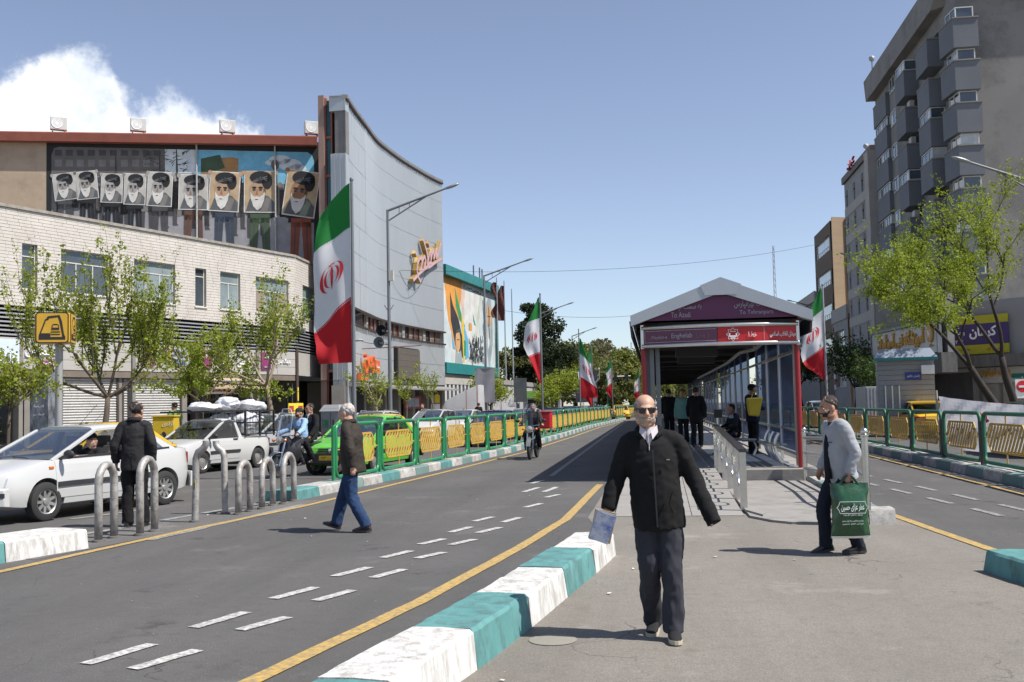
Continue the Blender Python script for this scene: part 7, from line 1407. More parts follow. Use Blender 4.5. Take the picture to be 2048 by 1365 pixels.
# old man crossing to the left
old=person('white haired old man in a brown jacket and blue jeans crossing the bus lane',(-4.08,13.72),R(78),dict(head=(.0,.075,1.60),neck=(0,.02,1.455),chest=(0,-.01,1.27),pelvis=(0,-.02,.93),sR=(.18,.03,1.385),eR=(.23,.10,1.13),wR=(.22,.25,.90),sL=(-.18,-.02,1.385),eL=(-.25,-.12,1.12),wL=(-.235,-.14,.875),hipR=(.09,0,.89),kR=(.09,.17,.50),aR=(.09,.29,.115),hipL=(-.09,-.02,.89),kL=(-.09,-.04,.49),aL=(-.09,-.25,.10)),BRNJ,JEAN,SHR,SK1,('thin',H_WHT),None,.0085,1.0,R(6),R(-4),(.6,.8),{'R':(-1,0,0),'L':(.6,.6,0)},.775,1.12,1.0,collar=BRNJ,legw=1.08,foot={'R':(.0,1,.28),'L':(-.05,1,-.02)},soles=M_STRIM)
g=MB();g.lathe([(-.008,.033),(.008,.033),(.012,.028)],(.22,.245,.91),'z',14);g.build('wristwatch',M_CHR,old)
# man in a dark suit beside the hoops
suit=person('man in a dark suit seen from behind, standing among the steel hoops',(-7.56,14.42),R(14),dict(head=(.03,-.005,1.60),eR=(.245,-.06,1.13),wR=(.235,.02,.90),eL=(-.26,-.05,1.13),wL=(-.26,.04,.89),aR=(.12,.02,.085),aL=(-.09,-.03,.085)),cloth('dark_suit',(.022,.021,.022),.8),cloth('black_trousers',(.011,.010,.011)),SHB,SK2,('thin',H_BLK),None,.0095,1.055,R(-14),R(-6),(.5,.5),None,.775,1.04,1.0,legw=1.05,collar=MATS['cloth_dark_suit'])
g=MB();g.tube([(.066*math.cos(R(a)),-.008+.066*math.sin(R(a)),1.515+.006*math.sin(R(a))) for a in range(0,361,20)],.007,6);g.build('white_collar',WSH,suit,smooth='all')
g=MB();g.bar((0,-.152,1.0),(0,-.155,.785),.006,.004);g.build('vent_seam',BLKJ,suit)
# man in a grey jacket with a green carrier bag
grey=person('bearded man in a pale grey jacket carrying a green plastic bag',(1.93,11.55),R(103),dict(head=(.0,.09,1.60),neck=(0,.03,1.455),chest=(0,.0,1.27),pelvis=(0,-.03,.93),sR=(.18,.03,1.385),eR=(.23,.0,1.13),wR=(.2,.12,.91),sL=(-.19,.0,1.385),eL=(-.25,-.09,1.12),wL=(-.235,-.02,.88),hipR=(.09,-.02,.89),kR=(.09,.15,.52),aR=(.09,.14,.10),hipL=(-.09,-.03,.89),kL=(-.09,.0,.49),aL=(-.09,-.16,.10)),GREYJ,NAVY,SHB,SK2,('short',H_BRN),H_BLK,.0082,.97,R(10),R(-9),(.5,1.15),{'L':(1,0,0),'R':(-1,0,0)},.80,1.07,1.0,legw=1.0,collar=None,foot={'R':(0,1,-.16),'L':(-.05,1,0)},soles=M_STRIM)
g=MB();
for j in range(8):pass
inner=cloth('black_tshirt',(.012,.013,.02));g.loft([[V((-.02+.06*math.cos(a)*wv,.125+.035*math.sin(a)+dy,z)) for a in[2*math.pi*q/10 for q in range(10)]] for z,wv,dy in((.82,1.0,.0),(1.0,.95,.005),(1.2,.85,.0),(1.36,.7,-.03),(1.44,.8,-.06))]);g.build('tshirt',inner,grey,smooth='all')
g=MB();g.box((-.105,.128,1.22),(.10,.008,.012));g.build('chest_tape',mat('blue_tape',(.03,.09,.3),.6),grey)
# green carrier bag hanging from his left hand
hb=grey.matrix_basis@V((-.237,-.01,.80));bag=thing('carrier_bag','green plastic carrier bag with white lettering held by the man in grey','bag',(hb.x-.0,hb.y,.19),R(8));OBg=V((0,0,0))
M_BAG=mat('green_bag_plastic',(.012,.085,.03),.3,var=.5,vs=4.5,coat=.35,dirt=(.008,.022,.012),dirt_amt=.45,dirt_scale=4,bump=.3,bs=7)
def bagpt(u,z,f):
 w_=.205*(1-.10*math.sin(math.pi*z))*(1.0 if z<.9 else .96);th=.075*math.sin(math.pi*min(1,z*1.05))**.6*(1-(u)**4)+.012;
 return V((u*w_+.012*noise.noise((z*5,f,1)),f*th+.018*noise.noise((u*3,z*5,f*2)),z*.57))
g=MB();nu,nz2=14,16
rings=[]
for j in range(nz2+1):
 z=j/nz2;rings.append([bagpt(-1+2*k/nu,z,-1) for k in range(nu+1)]+[bagpt(1-2*k/nu,z,1) for k in range(nu+1)])
g.loft(rings,cap=False);g.build('bag_body',M_BAG,bag,smooth='all')
g=MB()
for s in(-1,1):g.tube([(-.10,s*.01,.555),(-.045,s*.012,.63),(0,s*.008,.655),(.045,s*.012,.63),(.10,s*.01,.555)],.011,6)
g.build('handles',M_BAG,bag,kind='stuff');g=MB();g.loft([[bagpt(-1+2*k/10,zz,-1)+V((0,-.004,0)) for k in range(11)]+[bagpt(1-2*k/10,zz,1)+V((0,.004,0)) for k in range(11)] for zz in(0,.045)],cap=False);g.build('hem_band',M_WHITE,bag)
yb=-.088
text_on('عطر عزای حسین',(0,yb-.005,.325),(1,0,0),UZ,.24,.085,M_WHITE,bag,.003,bold=.012);text_on('هیئت محبان اهل بیت',(0,yb,.25),(1,0,0),UZ,.2,.022,M_WHITE,bag,.003);text_on('مراسم عزاداری دهه اول محرم',(0,yb+.004,.185),(1,0,0),UZ,.22,.022,M_WHITE,bag,.003);text_on('میدان امام حسین',(0,yb+.006,.155),(1,0,0),UZ,.22,.02,M_WHITE,bag,.003)
g=MB();ol=[(-.165,.325),(-.145,.345),(-.13,.385),(.13,.385),(.145,.345),(.165,.325),(.145,.305),(.13,.265),(-.13,.265),(-.145,.305)]
for a,b in zip(ol,ol[1:]+ol[:1]):g.bar((a[0],yb-.006,a[1]),(b[0],yb-.006,b[1]),.004,.004)
g.build('cartouche',M_WHITE,bag)
# driver leaning at the open window of the white sedan
SITD=dict(pelvis=(0,0,.50),waist=(0,-.04,.62),chest=(0,-.10,.80),neck=(0,-.10,.985),head=(0,-.07,1.13),sR=(.18,-.10,.92),eR=(.24,.1,.72),wR=(.16,.32,.80),sL=(-.18,-.10,.92),eL=(-.25,.08,.74),wL=(-.18,.32,.84),hipR=(.09,.04,.48),kR=(.10,.44,.55),aR=(.10,.60,.2),hipL=(-.09,.04,.48),kL=(-.10,.44,.55),aL=(-.10,.60,.2))
sd_=bpy.data.objects['car'];dl=sd_.matrix_basis@V((-.42,.02,0));person('driver in a black shirt and cap at the open window of the white sedan',(dl.x,dl.y),sd_.rotation_euler.z,SITD,BLK,BLK,None,SK2,('short',H_BLK),H_GREY,.012,.98,R(32),R(-6),hem=.52,tuck=True,cap=BLK,sleeve=.5,z=.10)
RIDE=dict(pelvis=(0,-.16,.92),waist=(0,-.16,1.05),chest=(0,-.13,1.25),neck=(0,-.12,1.43),head=(0,-.08,1.575),sR=(.18,-.12,1.37),eR=(.27,.06,1.16),wR=(.33,.28,1.07),sL=(-.18,-.12,1.37),eL=(-.27,.06,1.16),wL=(-.33,.28,1.07),hipR=(.1,-.14,.90),kR=(.20,.26,.78),aR=(.2,.02,.37),hipL=(-.1,-.14,.90),kL=(-.20,.26,.78),aL=(-.2,.02,.37))
def rider(mc,dy,*a,dz=0,**k):p=mc.matrix_basis@V((0,dy,0));return person(a[0],(p.x,p.y),mc.rotation_euler.z,*a[1:],z=dz,**k)
rider(mc1,0,'motorcycle rider in a light blue hooded top and grey cap',RIDE,LTB,CHAR,SHB,SK2,('short',H_BLK),H_BLK,vox=.011,yaw=R(-6),hem=.93,bulk=1.06,cap=CHAR,palms={'R':(0,0,-1),'L':(0,0,-1)},curl=(1.1,1.1))
PILL={**RIDE,**dict(sR=(.18,-.12,1.37),eR=(.27,-.05,1.14),wR=(.22,.15,.95),eL=(-.27,-.05,1.14),wL=(-.24,.12,.92))}
rider(mc1,-.36,'pillion rider in a black jacket and sunglasses behind the blue hooded man',PILL,BLK,BLK,SHB,SK2,('short',H_BLK),None,vox=.011,sc=1.04,yaw=R(-10),hem=.93,bulk=1.06,glasses=True,dz=.04,shirt_v=WSH)
rider(mc2,0,'rider in a dark grey jacket on the motorcycle in the bus lane',RIDE,cloth('dusty_black',(.04,.036,.034)),BLK,SHB,SK2,('short',H_BLK),None,vox=.012,hem=.93,bulk=1.08,palms={'R':(0,0,-1),'L':(0,0,-1)},curl=(1.1,1.1))
# people farther away
def far_person(px,py,d,label,rz,pose,*a,z=.13,**k):p=P3(px,py,d);return person(label,(p.x,p.y),rz,pose,*a,z=z,**k)
far_person(349,850,35,'man in a soft green shirt standing behind the yellow cabinet',R(60),{},GRN,JEAN,SHB,SK2,('short',H_BLK),None,vox=.014,sc=1.08,sleeve=.5,hem=.82)
far_person(958,850,66,'man in black walking away past the white plastic tent',R(0),dict(kR=(.1,.1,.5),aR=(.1,.1,.1),aL=(-.1,-.15,.1)),BLK,BLK,SHB,SK2,('short',H_BLK),None,vox=.016,bulk=1.08)
far_person(846,850,60,'woman in a dark brown headscarf behind the parked cars',R(150),{},cloth('dark_brown',(.05,.03,.025)),BLK,SHB,SK1,('short',cloth('dark_scarf',(.05,.032,.028))),None,vox=.016,hem=.5,bulk=1.1)
WALK=dict(kR=(.1,.12,.5),aR=(.09,.2,.1),kL=(-.09,.0,.49),aL=(-.09,-.22,.11),eR=(.23,-.1,1.13),eL=(-.23,.05,1.12),wL=(-.24,.2,.9))
far_person(1393,830,31.5,'man in a black coat walking away along the shelter floor',R(-5),WALK,BLK,BLK,SHB,SK2,('short',H_BLK),None,vox=.013,sc=1.06,bulk=1.12,hem=.72,z=.25)
far_person(1366,830,35,'man in a mint green top facing out inside the shelter',R(170),{},MINT,BLK,SHB,SK2,('short',H_BLK),None,vox=.014,sc=1.04,bulk=1.08,z=.25)
far_person(1338,830,38,'dark silhouetted man at the left inside the shelter',R(0),WALK,BLK,BLK,SHB,SK2,('short',H_BLK),None,vox=.014,sc=1.08,bulk=1.12,z=.25)
SIT=dict(pelvis=(0,0,.52),waist=(0,.0,.65),chest=(0,.02,.84),neck=(0,.06,1.02),head=(0,.12,1.15),sR=(.18,.04,.96),eR=(.22,.14,.72),wR=(.12,.34,.66),sL=(-.18,.04,.96),eL=(-.22,.14,.72),wL=(-.12,.34,.66),hipR=(.09,.04,.50),kR=(.12,.44,.50),aR=(.12,.42,.09),hipL=(-.09,.04,.50),kL=(-.12,.44,.50),aL=(-.12,.42,.09))
st=far_person(1471,850,27.0,'seated man with a light blue yoke on his dark top inside the shelter',R(110),SIT,BLK,BLK,SHB,SK2,('short',H_BLK),None,vox=.013,hem=.55,bulk=1.05,z=.28)
g=MB();g.ell((0,.04,.945),(.20,.125,.09),16,10);g.build('blue_yoke',LTB,st,smooth='all')
sp_=P3(1471,850,27.0);sb_=thing('bench','curved bench under the seated man inside the shelter','bench',(sp_.x,sp_.y,.25),R(110));g=MB();g.box((0,-.02,.40),(1.5,.42,.05));g.build('seat',M_POLE,sb_,bevel=.02)
for x in(-.6,.6):
 g=MB();g.tube([(x,-.2,0),(x,-.28,.2),(x,-.2,.38),(x,.1,.38)],.03,8);g.build('curved_support',M_STEEL,sb_,smooth=True)
yb_=far_person(1506,850,27.2,'man in a dark cap holding a yellow bag inside the shelter',R(-60),dict(eL=(-.25,.05,1.15),wL=(-.1,.25,1.12),eR=(.25,.05,1.15),wR=(.1,.26,1.12)),cloth('blue_black',(.016,.022,.05)),BLK,SHB,SK3,('short',H_BLK),None,vox=.013,sc=1.05,bulk=1.1,cap=BLK,z=.25)
q=P3(1511,812,26.8);yl=thing('shopping_bag','bright yellow shopping bag held up by the man inside the shelter','bag',q,R(15));g=MB();g.hexa([(-.20,-.06,-.25),(.06,-.09,-.28),(.08,.07,-.28),(-.18,.07,-.25)],[(-.24,-.05,.2),(.2,-.06,.22),(.2,.06,.22),(-.24,.06,.2)]);g.build('bag_body',mat('yellow_bag',(.62,.42,.02),.5,var=.1,dirt=(.6,.6,.55),dirt_amt=.2,dirt_scale=6),yl,bevel=.03);g=MB();g.tube([(-.1,0,.2),(-.05,.02,.34),(.05,.02,.34),(.1,0,.2)],.012,6);g.build('handle',MATS['yellow_bag'],yl)
# ---------------------------------------------------------------- trees
def leafmat(n,c):return mat('leaf_'+n,c,.55,var=.3,vs=2.2,trans=.45,spec=.3,dirt=(c[0]*1.5+.01,c[1]*1.25,c[2]*.8),dirt_amt=.4,dirt_scale=5)
L1,L2,L3=leafmat('fresh',(.255,.31,.04)),leafmat('lime',(.235,.30,.03)),leafmat('deep',(.05,.09,.02))
BARK=mat('bark',(.10,.077,.055),.9,var=.3,vs=5,bump=.6,bs=35,stretch=(1,1,.3));BARKP=mat('pale_bark',(.27,.215,.15),.9,var=.25,vs=4,bump=.5,bs=30,stretch=(1,1,.3));BARKD=mat('dark_bark',(.035,.028,.022),.9,var=.3,vs=4,bump=.6,bs=30)
def leaf_quads(v,f,rnd,c,s):
 a=rnd.uniform(0,6.283);e=rnd.uniform(-1,1);q=math.sqrt(1-e*e);d=V((q*math.cos(a),q*math.sin(a),e));u=d.orthogonal().normalized();u=Matrix.Rotation(rnd.uniform(0,6.28),3,d)@u;w_=d.cross(u)*s*.38;k=len(v);s2=s*rnd.uniform(.7,1.25)
 v+=[c-u*s2*.5,c+w_+d*s*.08,c+u*s2*.55,c-w_+d*s*.08];f.append((k,k+1,k+2,k+3))
def grow(mb,rnd,p,d,L_,r,lev,spec,tips):
 """spec: per level (children, length ratio, spread deg, upward pull, segments)"""
 n,ratio,spread,pull,seg=spec[lev];pts,rad=[p],[r];q=p
 for i in range(seg):
  d=(d+V((rnd.uniform(-.16,.16),rnd.uniform(-.16,.16),rnd.uniform(-.08,.12)))+UZ*pull).normalized();q=q+d*(L_/seg);pts.append(q);rad.append(lerp(r,r*.62 if lev<len(spec)-1 else r*.25,(i+1)/seg))
 mb.tube(pts,rad,8 if lev<2 else 5 if lev<3 else 4,cap=lev<1)
 if lev>=len(spec)-2:tips.append((pts,lev))
 if lev<len(spec)-1:
  for k in range(n):
   f=lerp(.45,1,(k+1)/n) if lev else 1.0;i=min(seg,max(1,int(round(f*seg))));ax=d.orthogonal().normalized();ax=Matrix.Rotation(2*math.pi*(k+rnd.uniform(-.25,.25))/n+lev,3,d)@ax;d2=Matrix.Rotation(R(spread*rnd.uniform(.6,1.25)),3,ax)@d;grow(mb,rnd,pts[i],d2,L_*ratio*rnd.uniform(.75,1.2),rad[i]*.68,lev+1,spec,tips)
def tree(label,base,seed,trunk_L,r,lean,spec,nleaf,ls,m_leaf,bark=BARK,group='street trees',jit=.10,name='street_tree',crop=None):
 rnd=random.Random(seed);t=thing(name,label,'tree',base,0,group);mb=MB();tips=[];grow(mb,rnd,V((0,0,-.05)),V((lean[0],lean[1],1)).normalized(),trunk_L,r,0,spec,tips);mb.build('trunk',bark,t,smooth='all')
 v,f=[],[];segs=[(pts[i],pts[i+1],l) for pts,l in tips for i in range(len(pts)-1)]
 for k in range(nleaf):
  if k%4==0:a,b,l=rnd.choice(segs);c=a.lerp(b,rnd.random())+V((rnd.gauss(0,jit),rnd.gauss(0,jit),rnd.gauss(0,jit)));s0=rnd.uniform(.55,1.35)
  leaf_quads(v,f,rnd,c+V((rnd.gauss(0,ls*.55),rnd.gauss(0,ls*.55),rnd.gauss(0,ls*.55))),ls*s0*rnd.uniform(.7,1.15))
 me=bpy.data.meshes.new('crown');me.from_pydata([tuple(p) for p in v],[],f);link('crown',me,m_leaf,t);return t
def gpt(px,py,d,z=.13):p=P3(px,py,d);return V((p.x,p.y,z))
POL=[(4,.62,46,.05,5),(3,1.1,34,.16,4),(4,1.0,24,.30,4),(3,1.0,16,.22,5),(0,.8,12,.16,4)]
tree('largest street tree with upright shoots, behind the man in the dark suit',gpt(207,840,30.5),5,2.1,.12,(-.10,0),[(6,.95,66,-.01,5),(4,.85,38,.10,4),(5,1.1,24,.24,6),(0,.8,12,.25,6)],14000,.088,L1,BARK,jit=.05)
tree('lime green street tree over the white pickup truck',gpt(402,830,37),8,1.9,.11,(0,0),[(6,1.0,56,.0,4),(4,.75,36,.03,4),(4,.65,34,.05,4),(0,.7,20,.1,4)],6500,.10,L2,BARK,jit=.10)
tree('pale barked street tree left of the big flag pole',gpt(543,850,37),13,2.5,.13,(.02,0),[(6,.62,66,.02,4),(3,.85,38,.06,4),(4,.8,30,.2,4),(0,.7,18,.15,4)],5500,.105,L1,BARKP,jit=.08)
tree('small tree clipped by the left edge beside the grey graffiti pillar',gpt(10,860,23.0),17,1.7,.055,(.03,0),[(4,.42,45,.04,4),(4,.7,36,.03,4),(3,.7,30,.0,3),(0,.7,20,0,3)],2200,.085,L1,BARK,jit=.12)
tree('thin young tree left of the grey lamp post',gpt(748,830,47),19,1.7,.08,(.1,0),[(4,.7,42,.08,4),(3,.8,34,.12,4),(0,.8,24,.1,4)],1100,.10,L1,BARKP,jit=.10)
tree('thin young tree right of the grey lamp post',gpt(808,830,55),23,2.0,.07,(.06,0),[(4,.55,48,.05,4),(3,.8,38,.05,4),(0,.7,24,.05,3)],800,.11,L1,BARK,jit=.1)
tree('thin young tree in front of the last cinema pillar',gpt(868,830,70),27,2.2,.07,(0,0),[(4,.6,40,.1,4),(3,.7,34,.1,4),(0,.7,24,.05,3)],900,.12,L1,BARK,jit=.12)
tree('rounded leafy tree below the three bare flagpoles',gpt(985,830,82),31,1.5,.12,(.05,0),[(4,.85,44,.08,4),(4,.8,36,.1,4),(4,.7,32,.05,3),(0,.7,24,0,3)],4200,.17,L1,BARK,jit=.22)
tree('leafy tree right of the oncoming motorcycle rider',gpt(1122,825,95),37,1.8,.12,(0,0),[(4,.8,46,.06,4),(4,.8,36,.06,4),(4,.7,32,.05,3),(0,.7,24,0,3)],3800,.19,L1,BARK,jit=.26)
tree('young leafy tree behind the oncoming motorcycle rider',gpt(1092,825,88),41,1.6,.1,(0,0),[(4,.7,44,.06,4),(4,.8,36,.06,4),(0,.7,32,.05,3)],1500,.17,L2,BARK,jit=.24)
BIG=[(2,.95,26,.0,7),(3,.70,40,.02,6),(4,.70,40,.02,5),(4,.66,36,.02,4),(0,.7,28,.0,4)]
tree('large leaning dark trunked tree at the right edge',gpt(2022,830,40),44,3.1,.19,(-.36,0),BIG,12000,.10,L2,BARKD,'trees along the right sidewalk',.16)
tree('upright dark trunked tree rising at the right edge',gpt(2036,830,43),47,3.2,.20,(.02,0),BIG,12000,.10,L2,BARKD,'trees along the right sidewalk',.16)
tree('dark leafy tree below the striped stone building',gpt(1712,820,74),53,2.2,.15,(0,0),[(5,.8,50,.02,4),(4,.8,38,.03,4),(4,.7,36,.0,3),(0,.7,24,0,3)],5500,.17,L3,BARKD,'trees along the right sidewalk',.22)
tree('dark leafy tree just right of the shelter',gpt(1608,820,96),59,2.6,.16,(0,0),[(5,.8,46,.02,4),(4,.8,38,.03,4),(4,.7,36,.0,3),(0,.7,24,0,3)],5500,.2,L3,BARKD,'trees along the right sidewalk',.28)
tree('dark leafy tree in front of the college block',gpt(1752,820,60),61,2.0,.12,(0,0),[(4,.75,46,.02,4),(4,.8,38,.03,4),(0,.7,24,0,3)],2600,.15,L3,BARKD,'trees along the right sidewalk',.2)
def mass_tree(label,base,h,rx,seed,nclump,nleaf,ls,m_leaf,shape='round',name='park_tree',group='trees beyond the end of the street',bark=BARKD):
 rnd=random.Random(seed);t=thing(name,label,'tree',base,0,group);mb=MB();top=h;mb.tube([(0,0,-.1),(rx*.03,0,h*.3),(0,rx*.03,h*.6),(rx*.04,0,h*.9)],[.03*h+.08,.025*h+.05,.015*h+.03,.03],8);cl=[]
 for k in range(nclump):
  f=(k+rnd.random())/nclump
  if shape=='round':z=lerp(.28,.95,f);rr=rx*math.sin(math.pi*min(1,max(.0,(z-.18)/.82)))**.6
  elif shape=='pine':z=lerp(.22,.97,f);rr=rx*(1.05-.72*((z-.22)/.75)**1.4)*(.75+.35*math.sin(z*31+seed))
  else:z=lerp(.1,1,f);rr=rx*(1-z*.5)
  a=rnd.uniform(0,6.283);q=rr*math.sqrt(rnd.uniform(.12,1));c=V((q*math.cos(a),q*math.sin(a),z*h));cl.append((c,rx*rnd.uniform(.16,.34)))
  if k%2==0:mb.tube([(0,0,max(.2*h,c.z-.12*h)),tuple(c)],[.05+.004*h,.02],4,False)
 mb.build('trunk',bark,t,smooth='all');v,f=[],[]
 for k in range(nleaf):
  c,r_=rnd.choice(cl);a=rnd.uniform(0,6.283);e=rnd.uniform(-1,1);q=math.sqrt(1-e*e);rr=r_*rnd.uniform(.55,1.08);leaf_quads(v,f,rnd,c+V((rr*q*math.cos(a),rr*q*math.sin(a),rr*e*(.62 if shape=='pine' else .8))),ls*rnd.uniform(.6,1.4))
 me=bpy.data.meshes.new('crown');me.from_pydata([tuple(p) for p in v],[],f);link('crown',me,m_leaf,t);return t
PINE=leafmat('pine',(.036,.056,.026));OLV=leafmat('olive',(.14,.16,.05));SPR=leafmat('spring',(.19,.22,.05));GRY=leafmat('greygreen',(.15,.15,.08))
mass_tree('tall dark pine tree behind the second flag',gpt(1082,815,118),13.2,4.7,3,46,15000,.30,PINE,'pine','pine_tree')
mass_tree('broad olive tree at the right foot of the tall pine',gpt(1118,815,122),8.6,5.0,4,40,10000,.32,OLV,'round','park_tree')
mass_tree('olive green tree behind the three bare flagpoles',gpt(1018,815,126),8.4,3.9,6,34,7000,.36,OLV)
for i,(px,d,h,rx,m,lab) in enumerate(((1150,150,10.2,5,OLV,'olive tree right behind the lamp post beside the pair of flags'),(1185,165,11.6,6,GRY,'grey green tree above the pair of flags'),(1225,175,11.0,6,GRY,'grey green tree behind the single far flag'),(1262,160,9.6,5.4,SPR,'spring green tree just left of the shelter post'),(1205,140,7.6,4,OLV,'dark olive tree below the grey green trees'),(1240,150,7.0,4.2,SPR,'lower spring green tree behind the traffic signal'),(1285,185,10.5,6,SPR,'spring green tree partly behind the shelter post'),(1330,220,10,8,OLV,'olive tree seen through the far end of the shelter'),(1395,230,11,8,OLV,'dark tree seen through the shelter glass'))):mass_tree(lab,gpt(px,812,d,0),h,rx,20+i,36,7500,.42,m)
# ---------------------------------------------------------------- flags
M_FG,M_FW,M_FR=(mat('flag_'+n,c,.75,var=.06,vs=2,trans=.35) for n,c in(('green',(.012,.20,.035)),('white',(.70,.70,.73)),('red',(.50,.01,.018))));M_EM=mat('flag_emblem_red',(.5,.01,.02),.7,var=0)
CR=RT.copy();CR.z=0;CR.normalize()
def emblem():
 out=[]
 def cres(r,off,w0,a0,a1,sx):
  pts=[];n=12
  for k in range(n+1):a=R(lerp(a0,a1,k/n));pts.append((sx*(off+r*math.cos(a)),r*1.0*math.sin(a)))
  for k in range(n,-1,-1):a=R(lerp(a0,a1,k/n));wv=w0*math.sin(math.pi*k/n)**.7;pts.append((sx*(off+(r-wv)*math.cos(a)),(r)*math.sin(a)*(1-.02)))
  return pts
 for sx in(-1,1):out.append(cres(1.0,0,.26,-62,66,sx));out.append(cres(.72,-.06,.2,-68,72,sx))
 out.append([(-.07,.72),(.07,.72),(.12,.3),(.09,-.5),(0,-1.05),(-.09,-.5),(-.12,.3)]);out.append([(-.3,.98),(-.15,.84),(0,.93),(.15,.84),(.3,.98),(.16,.92),(0,1.02),(-.16,.92)]);return out
def flag(label,px,y_top,d,z_base,hoist0,hoist1,W_,side,wid,sag,wave=1.0,seed=0,yaw=0.0,group='national flags along the bus lane',em=True,nu=18,nv=44,bounds=(.26,.64),y_hint=820,pole_m=None):
 top=P3(px,y_top,d);base=V((top.x,top.y,z_base));t=thing('flag_pole',label,'flag',base,0,group);g=MB(base);g.tube([base,base+UZ*(top.z-z_base)*.5,V((base.x,base.y,top.z))],[.055,.045,.035],10);g.build('pole',pole_m or M_POLE,t,smooth=True);g=MB(base);g.ell((top.x,top.y,top.z+.03),(.05,.05,.06),8,6);g.build('finial',M_POLE,t,smooth=True)
 X=Matrix.Rotation(yaw,3,'Z')@CR*side;Nn=X.cross(UZ).normalized();Nn=Nn if Nn.dot(-FH)>0 else-Nn;z0=EYE+(top.z-EYE)-hoist0;H_=hoist1-hoist0
 def S(u,v,off=0.0):
  w_=W_*interp(wid,v);s=interp(sag,v)*u**1.15;wv=wave*(.10*math.sin(3.0*v*3.14+5.0*u+seed)+.05*math.sin(9*u-5*v+seed*2)+.05*noise.noise((u*3,v*5,seed)))*(u**.8)*W_;x=w_*u*(1-.05*math.sin(6*v+seed)*u);p=V((base.x,base.y,z0-v*H_-s))+X*(x+.05)+Nn*(wv+off);return p
 g=MB(base)
 for j in range(nv):
  v0,v1=j/nv,(j+1)/nv;g.cur=0 if v1<=bounds[0]+.01 else 1 if v1<=bounds[1]+.01 else 2
  for i in range(nu):g.quad(S(i/nu,v0),S((i+1)/nu,v0),S((i+1)/nu,v1),S(i/nu,v1))
 f=g.build('cloth',[M_FG,M_FW,M_FR],t,smooth='all',fixn=False);bm=bmesh.new();bm.from_mesh(f.data);bmesh.ops.remove_doubles(bm,verts=bm.verts,dist=1e-4);bm.to_mesh(f.data);bm.free()
 if em:
  vc=(bounds[0]+bounds[1])/2-.005;asp=W_*interp(wid,vc)/H_;sz=.31
  for sgn in(1,-1):
   g=MB(base)
   for pl in emblem():
    n=len(pl);rows=[S(.5+side*x*sz,vc-y*sz*asp+.0,.012*sgn) for x,y in pl]
    if n>20:
     h=n//2
     for k in range(h-1):g.quad(rows[k],rows[k+1],rows[n-2-k],rows[n-1-k])
    else:
     c=sum(rows,V())/n
     for k in range(n):g.quad(rows[k],rows[(k+1)%n],c)
   g.build('emblem',M_EM,f,fixn=False)
  for bv,m,nm in((bounds[0]-.012,M_FW,'script_band'),(bounds[1]+.004,M_FW,'script_band')):
   g=MB(base)
   for k in range(22):
    u=.03+k*.043;h_=.009
    for(a,b,c,dd_) in((0,0,.03,.3),(0,0,.006,1),(.012,.4,.03,.65),(.024,.4,.03,1)):g.quad(S(u+a,bv+b*h_,.012),S(u+c,bv+b*h_,.012),S(u+c,bv+dd_*h_,.012),S(u+a,bv+dd_*h_,.012))
   g.build(nm,m,f,kind='stuff',fixn=False)
 return t
flag('largest nearby flag of green white and red on a tall pole in the left kerb',703,362,24.6,.19,.05,4.35,.93,-1,[(0,.9),(.1,.98),(.3,1.02),(.6,1.0),(.8,.9),(1,.92)],[(0,.72),(.15,.66),(.26,.58),(.64,.84),(.85,.35),(1,.02)],1.0,1,R(-14))
flag('slender flag in front of the dark pine, its red end tapering to the pole',1080,590,51,.19,.1,4.35,.78,-1,[(0,.12),(.15,.5),(.3,.9),(.5,1.0),(.75,.6),(1,.12)],[(0,.1),(.5,.3),(1,.0)],1.0,2,R(10))
flag('front flag of the overlapping pair left of the far trees',1157,660,76,.19,.6,5.0,1.25,1,[(0,.1),(.2,.4),(.4,.7),(.65,1.0),(1,1.0)],[(0,.1),(.5,1.1),(.75,.7),(1,.0)],.8,3,R(-10),nv=34)
flag('rear flag of the overlapping pair left of the far trees',1183,695,84,.19,.0,4.9,1.1,-1,[(0,.3),(.2,1.0),(.5,1.0),(.75,.7),(1,.2)],[(0,.9),(.5,.5),(1,-.3)],.8,4,R(12),nv=34)
flag('small single flag beside the traffic signal',1223,715,104,.19,.0,4.0,.62,-1,[(0,.2),(.2,.9),(.5,.7),(.75,1.0),(1,.25)],[(0,.5),(.5,.6),(1,.0)],.9,5,R(6),nv=30)
flag('farthest flag just left of the red shelter post',1278,738,118,.19,.0,3.9,.6,-1,[(0,.3),(.3,.9),(.7,1.0),(1,.3)],[(0,.6),(.5,.4),(1,0)],.9,6,0.0,em=True,nv=30)
flag('flag on the right median behind the man in grey',1645,572,41.0,.2,.05,3.75,.92,-1,[(0,.12),(.15,.62),(.3,.9),(.55,1.0),(.75,.78),(1,.2)],[(0,.2),(.26,.62),(.64,.62),(.85,.2),(1,-.12)],.9,7,R(8),pole_m=M_POLEL)
